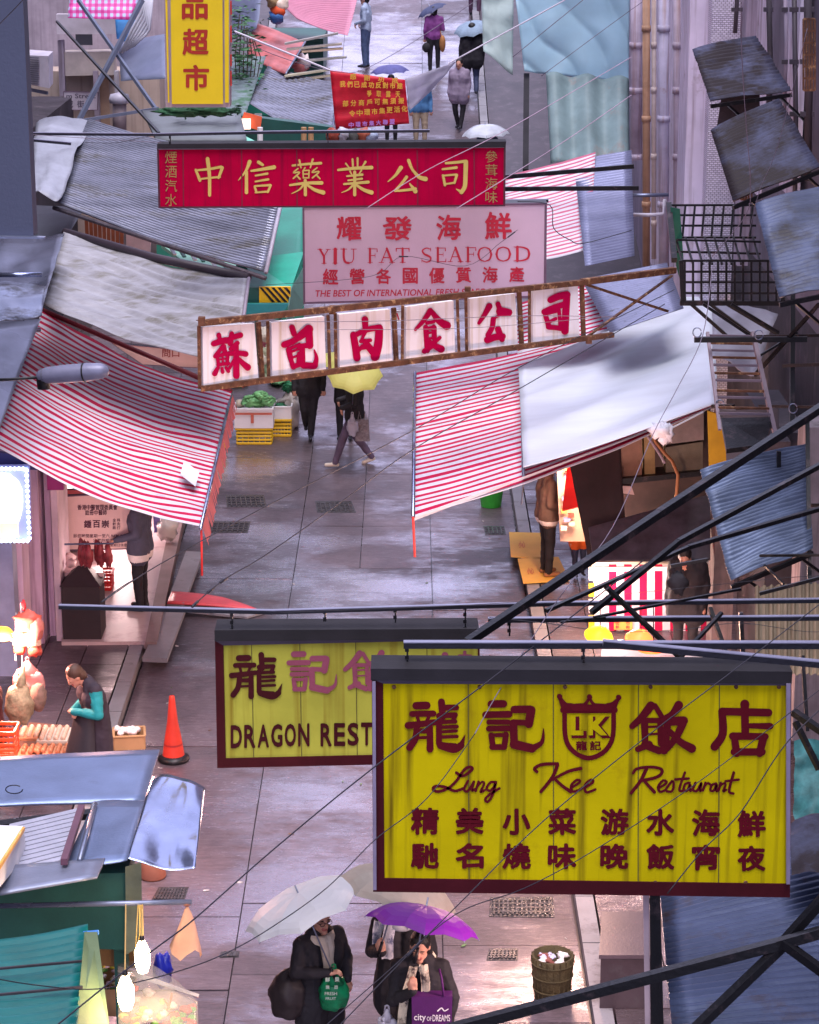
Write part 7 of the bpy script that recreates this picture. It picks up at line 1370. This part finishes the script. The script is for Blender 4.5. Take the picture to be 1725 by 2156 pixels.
# bottom right: basket, bin, post
c = G(1166, 2128)+V((0, .25, 0)); sc3 = s_at(2120); t_ = thing('rubbish_basket', 'olive wicker basket full of rubbish at the bottom right', 'basket', c); rb_ = 44/sc3; hb_ = .42
wk = mat('olive_wicker', (.06, .045, .02), .8, var=.4, vs=10, bump=1, bs=50)
obj('basket', MB().lathe(c, [(0, 0), (rb_*.8, 0), (rb_*.95, hb_*.5), (rb_, hb_), (rb_*.93, hb_), (rb_*.85, hb_*.75), (0, hb_*.75)], 28), wk, t_, True)
for i in range(20): a = 2*math.pi*i/20; obj('stake', MB().tube([c+V((rb_*.82*math.cos(a), rb_*.82*math.sin(a), 0)), c+V((rb_*1.02*math.cos(a), rb_*1.02*math.sin(a), hb_))], .008, 5), wk, t_)
for k in range(3): z = hb_*(.25+.3*k); r = rb_*(.83+.17*z/hb_)+.008; obj('hoop', MB().tube([c+V((r*math.cos(a), r*math.sin(a), z)) for a in [i*math.pi/10 for i in range(21)]], .010, 5), wk, t_)
for i in range(12): obj('rubbish', MB().ell(c+V((random.uniform(-.6, .6)*rb_, random.uniform(-.6, .6)*rb_, hb_*.92)), (.06, .03, .02), 9, 6, jit=.9, M=Matrix.Rotation(random.random()*6, 3, 'Z')), (white, pale((.5, .5, .7)), pale((.2, .06, .05)), white)[i % 4], t_, True)
c = G(1312, 2150)+V((0, .35, 0)); t_ = thing('grey_bin', 'boxy grey brown container standing by the bottom right wall', 'bin', c); gb_ = mat('grey_brown_box', (.05, .035, .045), .45, var=.2, spot=(.06, .05, .06), spots=4)
obj('body', MB().hexa([G(1262, 2150)+V((0, 0, 0)), G(1366, 2150), G(1372, 2062), G(1268, 2064)]+[G(1262, 2150)+V((0, 0, .62)), G(1366, 2150)+V((0, 0, .62)), G(1372, 2062)+V((0, 0, .62)), G(1268, 2064)+V((0, 0, .62))]), gb_, t_)
obj('lid', MB().hexa([G(1258, 2156)+V((0, 0, .625)), G(1370, 2156)+V((0, 0, .625)), G(1376, 2058)+V((0, 0, .625)), G(1264, 2060)+V((0, 0, .625))]+[G(1258, 2156)+V((0, 0, .66)), G(1370, 2156)+V((0, 0, .66)), G(1376, 2058)+V((0, 0, .66)), G(1264, 2060)+V((0, 0, .66))]), mat('grey_lid', (.07, .05, .065), .4), t_)
t_ = thing('awning_post', 'thick dark post edged in pale pink carrying the bottom right roof', 'post', G(1400, 2250)); obj('post', MB().hexa([P(1375, 2700, 13.6), P(1412, 2700, 13.6), P(1412, 2700, 13.8), P(1375, 2700, 13.8), P(1368, 1870, 13.6), P(1390, 1870, 13.6), P(1390, 1870, 13.8), P(1368, 1870, 13.8)]), black, t_)
obj('trim', MB().hexa([P(1366, 2700, 13.62), P(1374, 2700, 13.62), P(1374, 2700, 13.8), P(1366, 2700, 13.8), P(1354, 1870, 13.62), P(1367, 1870, 13.62), P(1367, 1870, 13.8), P(1354, 1870, 13.8)]), mat('pink_trim', (.42, .32, .36), .5), t_)
# a lit lamp under the bottom right roof colours the wet ground pink
lamp(G(1330, 1960, 2.0), (1, .66, .60), 190, .25, 'stall_and_fill_light')
t_ = thing('hanging_lamp', 'lit stall lamp under the bottom right corrugated roof', 'lamp', G(1500, 1990, 1.9)); obj('shade', MB().lathe(G(1500, 1990, 1.9), [(.03, .1), (.12, .05), (.16, -.05), (.15, -.05)], 16), white, t_, True)
# ---------------- right market stall
cn = thing('market_counter', 'red and white striped stall counter glowing under the iron bars', 'counter', G(1370, 1352, .14)); Yk = 28.9
for i in range(15):
    u0 = 1250+i*16.1; a = MB(); slab(a, tl([(u0, 1190), (u0+16.1, 1190), (u0+16.3, 1346), (u0+.2, 1346)], Yk), .04); obj('stripe_board', a, (whw, redw)[(i+1) % 2 if i > 0 else 0], cn)
a = MB(); slab(a, [P(1246, 1182, Yk+.5), P(1494, 1178, Yk+.5), P(1494, 1193, Yk-.05), P(1246, 1195, Yk-.05)], .05); obj('top', a, mat('white_counter_top', (.75, .72, .74), .4), cn)
a = MB(); slab(a, tl([(1293, 1303), (1332, 1303), (1332, 1326), (1293, 1326)], Yk-.05), .01); lb_ = obj('notice', a, mat('ochre_notice', (.5, .38, .08), .6), cn)
fc = Face(P(1293, 1326, Yk-.052), P(1332, 1326, Yk-.052), P(1293, 1303, Yk-.052)); mb = MB(); row(mb, fc, '街市', 1300, 1322, 1311, 1311, 9); row(mb, fc, '鮮肉', 1300, 1322, 1320, 1320, 7); obj('notice_writing', mb, redl, cn)
for k in range(4): a = MB(); slab(a, tl([(1240, 1196+k*34), (1252, 1196+k*34), (1252, 1222+k*34), (1240, 1222+k*34)], Yk-.08), .05); obj('side_box', a, (white, yelc)[k % 2], cn)
ft = thing('front_table', 'white lit table in front of the striped counter', 'table', G(1370, 1440, .14)); a = MB(); slab(a, [Z(1268, 1352, .80), Z(1480, 1350, .80), Z(1492, 1450, .80), Z(1262, 1452, .80)], .06); obj('top', a, mat('white_table_sheet', (.80, .74, .76), .5), ft)
for u, v in ((1270, 1445), (1484, 1445)): obj('leg', MB().tube([Z(u, v, .78), V((Z(u, v, .78).x, Z(u, v, .78).y, .12))], .025), white, ft)
for i, (u, v, r, c_) in enumerate(((1300, 1390, (.12, .1, .05), (.7, .7, .75)), (1345, 1396, (.14, .1, .06), (.4, .4, .45)), (1420, 1392, (.2, .14, .05), (.75, .5, .5)), (1455, 1400, (.1, .1, .06), (.7, .55, .5)), (1305, 1355, (.10, .08, .04), (.75, .72, .75)))):
    tag(obj('meat_pack', MB().ell(Z(u, v, .86), r, 12, 7, jit=.5), pale(c_, .4), None, True), 'pale wrapped meat pack on the white lit table', 'pack', 'meat packs on the lit table')
for i, (u, v, Y, l, em) in enumerate(((1264, 1335, 27, 'yellow glowing market lamp at the left corner of the counter', (1, .48, .01)), (1350, 1343, 26.6, 'upper orange red market lamp over the white table', (1, .13, .03)), (1376, 1372, 26.2, 'lower orange red market lamp over the white table', (1, .10, .02)), (1256, 1290, 27.6, 'small cream packet lamp stack at the counter edge', (1, .6, .2)))):
    if i == 3: continue
    t_ = thing('market_lamp', l, 'lamp', P(u, v, Y), 'red market lamps'); obj('shade', MB().lathe(P(u, v, Y), [(.02, .10), (.06, .09), (.15, .01), (.185, -.05), (.175, -.05), (.1, .04)], 20, ax=(.25, -.3, .9)), mat('lamp_shade_%d' % i, em, .4, emit=1.4, var=.1, bump=0), t_, True)
    obj('cord', MB().tube([P(u, v, Y)+V((0, 0, .1)), P(u, 1262, Y+.2)], .006, 5), black, t_); lamp(P(u, v+10, Y-.02)-V((0, .12, .1)), (1, .62, .5), (26, 42, 42)[i], .08)
lamp(P(1290, 1240, 28.2), (1, .70, .62), 60, .2, 'stall_and_fill_light'); lamp(P(1215, 1020, 29.6), (1, .66, .42), 130, .2, 'stall_and_fill_light'); lamp(G(1175, 1320, 2.3), (1, .56, .40), 260, .3, 'stall_and_fill_light')
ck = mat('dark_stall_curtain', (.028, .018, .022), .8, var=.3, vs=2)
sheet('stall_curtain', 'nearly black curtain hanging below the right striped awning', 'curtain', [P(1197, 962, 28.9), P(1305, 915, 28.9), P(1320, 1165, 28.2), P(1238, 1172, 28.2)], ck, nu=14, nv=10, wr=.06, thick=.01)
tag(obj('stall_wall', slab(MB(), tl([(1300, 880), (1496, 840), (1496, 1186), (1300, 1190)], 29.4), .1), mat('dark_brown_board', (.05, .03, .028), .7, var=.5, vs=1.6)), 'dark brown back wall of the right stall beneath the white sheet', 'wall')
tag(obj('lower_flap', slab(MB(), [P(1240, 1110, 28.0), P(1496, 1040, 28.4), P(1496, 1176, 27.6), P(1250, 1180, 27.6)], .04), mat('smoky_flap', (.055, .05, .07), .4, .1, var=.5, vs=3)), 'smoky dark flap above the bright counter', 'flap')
for i, (q, c_, l) in enumerate((([(1298, 930), (1352, 905), (1352, 1008), (1300, 1010)], (.20, .11, .08), 'brown carton stored on the dark shelf under the white sheet'), ([(1356, 912), (1378, 900), (1380, 1004), (1358, 1006)], (.26, .18, .08), 'narrow ochre carton beside the brown one'), ([(1402, 895), (1482, 862), (1482, 926), (1402, 936)], (.22, .18, .18), 'mauve carton at the top of the right shelf'), ([(1402, 942), (1480, 930), (1480, 1000), (1402, 1004)], (.14, .12, .09), 'olive carton below the mauve one'), ([(1290, 1022), (1330, 1024), (1336, 1042), (1292, 1036)], (.3, .2, .2), 'pale folded packet below the dark shelf'))):
    a = MB(); slab(a, tl(q, 28.9), .3); tag(obj('carton', a, pale(c_)), l, 'carton', 'cartons on the dark shelf')
tag(obj('shelf', slab(MB(), tl([(1290, 1010), (1482, 992), (1482, 1002), (1290, 1022)], 28.8), .4), black), 'dark shelf board holding the cartons', 'shelf')
tag(obj('hose', MB().tube([P(u, v, 28.5) for u, v in ((1368, 900), (1380, 930), (1400, 955), (1415, 970), (1428, 1000), (1425, 1040), (1420, 1062))], .022, 8), mat('orange_hose', (.33, .14, .06), .5), None, True), 'orange brown hose curling down in the dark stall', 'hose')
tag(obj('hose', MB().tube([P(u, v, 28.5) for u, v in ((1345, 885), (1362, 915), (1392, 960), (1400, 975))], .02, 8), mat('lilac_pipe', (.28, .22, .28), .5), None, True), 'lilac bent pipe end beside the orange hose', 'pipe')
tag(obj('red_cloth', slab(MB(), [P(1195, 975, 29.5), P(1212, 970, 29.5), P(1225, 1065, 29), P(1184, 1075, 29)], .02), mat('bright_red_cloth', (.60, .02, .02), .5, tl=.2)), 'bright red cloth strip behind the man in the brown jacket', 'cloth')
t_ = thing('goods_shelf', 'crowded bright shelf of packets behind the red cloth', 'shelf', G(1195, 1150, .14)); a = MB(); slab(a, tl([(1172, 965), (1210, 960), (1232, 1140), (1180, 1140)], 30.5), .1); obj('back', a, mat('peach_shelf', (.62, .42, .34), .5), t_)
for i in range(16): u, v = random.uniform(1180, 1200), 975+i*9; a = MB(); slab(a, tl([(u, v), (u+random.uniform(8, 16), v), (u+12, v+7), (u, v+7)], 30.3), .08); obj('packet', a, pale(((.75, .7, .7), (.7, .35, .1), (.5, .05, .04), (.2, .25, .5), (.6, .55, .5))[i % 5], .5), t_)
a = MB(); slab(a, [P(1492, 868, 26.8), P(1530, 930, 26.8), P(1556, 955, 26.8), P(1548, 1000, 26.8)], .03)
t_ = thing('yellow_panel', 'mustard yellow panel on the right wall below the drying rack', 'panel', P(1520, 1010, 26.8)); a = MB(); f_ = [P(u, v, 26.8) for u, v in ((1490, 865), (1512, 872), (1524, 905), (1545, 925), (1552, 950), (1548, 990), (1494, 1012))]; bk = [x+V((0, .04, 0)) for x in f_]
a.add(f_+bk, [tuple(range(7)), tuple(range(13, 6, -1))]+[(i, (i+1) % 7, 7+(i+1) % 7, 7+i) for i in range(7)]); obj('panel', a, mat('mustard_panel', (.48, .27, .01), .6), t_)
tag(obj('wall_unit', MB().hexa([P(1530, 980, 25), P(1640, 960, 25), P(1640, 960, 25.8), P(1530, 980, 25.8), P(1524, 865, 25), P(1640, 860, 25), P(1640, 860, 25.8), P(1524, 865, 25.8)]), mat('dark_grey_box', (.06, .06, .085), .6)), 'dark grey box hanging below the drying rack', 'wall box')  # one even dark grey
t_ = thing('net_bag', 'small black net bag hanging from a rod in front of the counter', 'bag', P(1422, 1215, 20)); obj('bag', MB().ell(P(1428, 1228, 20), (.085, .06, .10), 12, 9, jit=.5), darkc, t_, True); obj('handle', MB().tube([P(1416, 1216, 20), P(1420, 1196, 20)], .008, 5), darkc, t_); obj('handle', MB().tube([P(1436, 1210, 20), P(1432, 1190, 20)], .008, 5), darkc, t_)
obj('rod', MB().bar(P(1412, 1192, 20), P(1490, 1178, 20), .028), black, t_)
t_ = thing('bag_tangle', 'knotted clear plastic tied to the edge of the white sheet', 'plastic', P(1390, 920, 25)); obj('plastic', MB().ell(P(1390, 906, 25), (.11, .08, .08), 12, 8, jit=.9).ell(P(1402, 915, 25), (.08, .06, .10), 12, 8, jit=.9), mat('knotted_clear_plastic', (.6, .6, .7), .2, bump=.8), t_, True); obj('stick', MB().tube([P(1405, 906, 25), P(1480, 868, 26)], .01, 5), white, t_)
tag(obj('teal_net', sheet_mb(P(1672, 1560, 16), P(1760, 1560, 16), P(1760, 1700, 15.6), P(1672, 1730, 15.6), nu=10, nv=12, wr=.1), mat('teal_netting', (.04, .16, .17), .6, var=.5, vs=8), None, True), 'teal green netting beyond the right edge of the large yellow sign', 'netting')
tag(obj('wood_ledge', sheet_mb(P(1665, 1735, 15.4), P(1770, 1700, 15.4), P(1770, 1830, 14.6), P(1665, 1850, 14.6), nu=10, nv=10, wr=.05), corrd, None, True), 'stained roof ledge between the netting and the corner roof', 'roof sheet')
tag(obj('beige_curtain', sheet_mb(P(1590, 1235, 19), P(1760, 1225, 19), P(1760, 1420, 18.6), P(1590, 1420, 18.6), nu=40, nv=4, fold=lambda s, t: .05*math.sin(s*70)), mat('dull_ochre_curtain', (.17, .13, .09), .7, var=.4, vs=2), None, True), 'dull ochre ribbed curtain in the shade at the right edge', 'curtain')
sheet('cream_tarpaulin', 'cream sheet sagging behind the iron cage stays', 'tarpaulin', [P(1500, 648, 26.5), P(1640, 650, 26.5), P(1590, 790, 25), P(1500, 760, 25)], mat('lilac_dull_sheet', (.30, .29, .36), .6), nu=10, nv=10, wr=.1)
# far stalls left of the street
fs = thing('far_stall', 'cluttered green stall with wooden boards left of the white capped man', 'market stall', G(640, 190))
obj('counter', MB().box(G(660, 150)+V((-.5, 0, .45)), (1.6, 3.2, .9)), greend, fs); obj('counter', MB().box(G(600, 240)+V((-.4, 1, .35)), (1.4, 2.6, .7)), green, fs)
for i, (u0, v0, u1, v1, c_) in enumerate(((600, 92, 712, 70, (.3, .27, .26)), (604, 104, 720, 92, (.42, .36, .3)), (636, 108, 722, 102, (.5, .35, .25)), (600, 160, 695, 146, (.5, .45, .32)), (612, 170, 700, 158, (.45, .38, .28)), (640, 128, 730, 120, (.35, .33, .3)), (540, 215, 600, 205, (.4, .3, .3)))): obj('board', MB().bar(P(u0, v0, 49), P(u1, v1, 49), .22, .04), pale(c_, .6), fs)
for i, (u, v, c_) in enumerate(((592, 10, (.75, .6, .5)), (586, 22, (.75, .1, .03)), (582, 36, (.05, .15, .4)), (575, 2, (.3, .2, .1)), (640, 130, (.7, .6, .6)), (632, 140, (.6, .2, .2)))): obj('goods', MB().ell(P(u, v, 51), (.16, .14, .14), 10, 7, jit=.6), pale(c_, .5), fs, True)
t_ = thing('far_stall', 'dark stall with self glowing red goods behind the thin bar over the crimson sign', 'market stall', G(560, 330)); obj('back', slab(MB(), tl([(484, 240), (700, 268), (700, 330), (484, 330)], 41.5), .3), greend, t_)
obj('red_panel', slab(MB(), tl([(514, 236), (552, 246), (548, 276), (506, 262)], 41.3), .02), mat('red_panel_bright', (.7, .12, .05), .5), t_); obj('glow_goods', slab(MB(), tl([(486, 250), (528, 250), (528, 272), (486, 274)], 41.2), .02), mat('glow_goods_pink', (1, .62, .5), .5, emit=.9, var=.4, vs=8), t_)  # emission on the goods stands in for lamp light falling on them
for u in (548, 640, 655): obj('post', MB().tube([P(u, 268, 41), P(u, 310, 41)], .05), (wallm, card, white)[u % 3], t_)
obj('mint_sheet', slab(MB(), [P(440, 286, 40.5), P(512, 284, 40.5), P(540, 298, 40), P(430, 298, 40)], .03), mat('mint_sheet', (.12, .5, .38), .4), t_)
for i, (u, v) in enumerate(((700, 285), (722, 283), (742, 287), (765, 284), (782, 288))): tag(obj('far_goods', MB().ell(P(u, v, 41), (.12, .12, .12), 10, 7, jit=.7), pale(((.3, .06, .04), (.5, .5, .6), (.06, .06, .06), (.4, .1, .06), (.3, .35, .5))[i], .5), None, True), ('dark red', 'pale grey', 'black', 'brick red', 'slate blue')[i]+' bundle on the ground just above the crimson sign', 'goods', 'goods above the crimson sign')
# bicycles behind the dark post at the far right
def bicycle(label, c, rz):
    t_ = thing('bicycle', label, 'bicycle', c); c = V(c); M = Matrix.Rotation(rz, 3, 'Z'); L = lambda x, y, z: c+M @ V((x, y, z))
    for s in (-.5, .5): w_ = obj('wheel', MB().tube([L(s+.32*math.cos(a), 0, .33+.32*math.sin(a)) for a in [i*math.pi/12 for i in range(25)]], .022, 6), black, t_); [obj('spoke', MB().bar(L(s, 0, .33), L(s+.3*math.cos(a), 0, .33+.3*math.sin(a)), .008), galv, w_) for a in (0, 1.05, 2.1, 3.14, 4.2, 5.2)]
    for a, b_ in (((-.5, 0, .33), (-.15, 0, .8)), ((-.15, 0, .8), (.38, 0, .82)), ((-.1, 0, .35), (.38, 0, .78)), ((-.5, 0, .33), (-.1, 0, .33)), ((-.1, 0, .33), (-.17, 0, .88)), ((.5, 0, .33), (.36, 0, .95))): obj('frame_tube', MB().tube([L(*a), L(*b_)], .02, 6), darkc, t_)
    obj('saddle', MB().ell(L(-.18, 0, .9), (.13, .06, .035), 10, 6), black, t_, True); obj('handlebar', MB().tube([L(.36, -.25, .98), L(.38, 0, .96), L(.36, .25, .98)], .014, 6), galv, t_)
t_ = thing('vine_plant', 'straggling green creeper between the yellow sign and far awnings', 'plant', P(520, 110, 48)); lf = mat('leaf_dull_green', (.05, .14, .06), .6, var=.5, vs=5); mb = MB()
for i in range(420):
    a = random.random(); u, v = 500+random.gauss(0, 20)+a*15, 20+a*170+random.gauss(0, 14); p_ = P(u, v, 48.6+random.gauss(0, .4)); q = Matrix.Rotation(random.random()*6.3, 3, 'Z') @ Matrix.Rotation(random.random()*2-1, 3, 'X'); s = random.uniform(.05, .12)
    mb.add([p_+q @ V(x)*s for x in ((-1, 0, 0), (0, -.35, .1), (1, 0, 0), (0, .35, .1))], [(0, 1, 2, 3)])
x = obj('leaves', mb, lf, t_); x['kind'] = 'stuff'
for k in range(7): obj('stem', MB().tube([P(500+k*6, 200, 48.6), P(495+k*9, 120, 48.5), P(505+k*5, 30+k*9, 48.6)], .012, 5), mat('stem_brown', (.1, .07, .05), .7), t_)
t_ = thing('ledge_weeds', 'dark green weeds growing along the ledge below the yellow sign', 'plant', P(430, 246, 38)); mb = MB()
for i in range(260):
    u, v = random.uniform(372, 505), random.gauss(234, 5); p_ = P(u, v, 39.5+random.gauss(0, .2)); q = Matrix.Rotation(random.random()*6.3, 3, 'Z') @ Matrix.Rotation(random.random()*3, 3, 'X'); s = random.uniform(.04, .09)
    mb.add([p_+q @ V(x)*s for x in ((-1, 0, 0), (0, -.35, .1), (1, 0, 0), (0, .35, .1))], [(0, 1, 2, 3)])
x = obj('leaves', mb, mat('leaf_dark_green', (.02, .07, .035), .6, var=.5, vs=5), t_); x['kind'] = 'stuff'
# scattered wet litter on the street
random.seed(3); lm = [mat('litter_pale', (.5, .46, .46), .6), mat('litter_green', (.12, .2, .08), .6), mat('litter_brown', (.16, .09, .06), .6)]
for i in range(46):
    side = random.random() < .6; u0 = (random.choice((400, 1070)) if side else random.uniform(450, 1050))+random.gauss(0, 22); v0 = random.uniform(1090, 2140)
    if side: u0 = (430-(v0-1080)*.17 if u0 < 700 else 1058+(v0-1080)*.15)+random.gauss(0, 12)
    p_ = G(u0, v0)+V((0, 0, .006)); s = random.uniform(.012, .035)
    tag(obj('litter_scrap', MB().ell(p_, (s, s*.5, .004), 7, 4, jit=1.2, M=Matrix.Rotation(random.random()*6, 3, 'Z')), lm[i % 3]), 'tiny scrap of wet litter on the street', 'litter', 'litter scraps on the wet street')
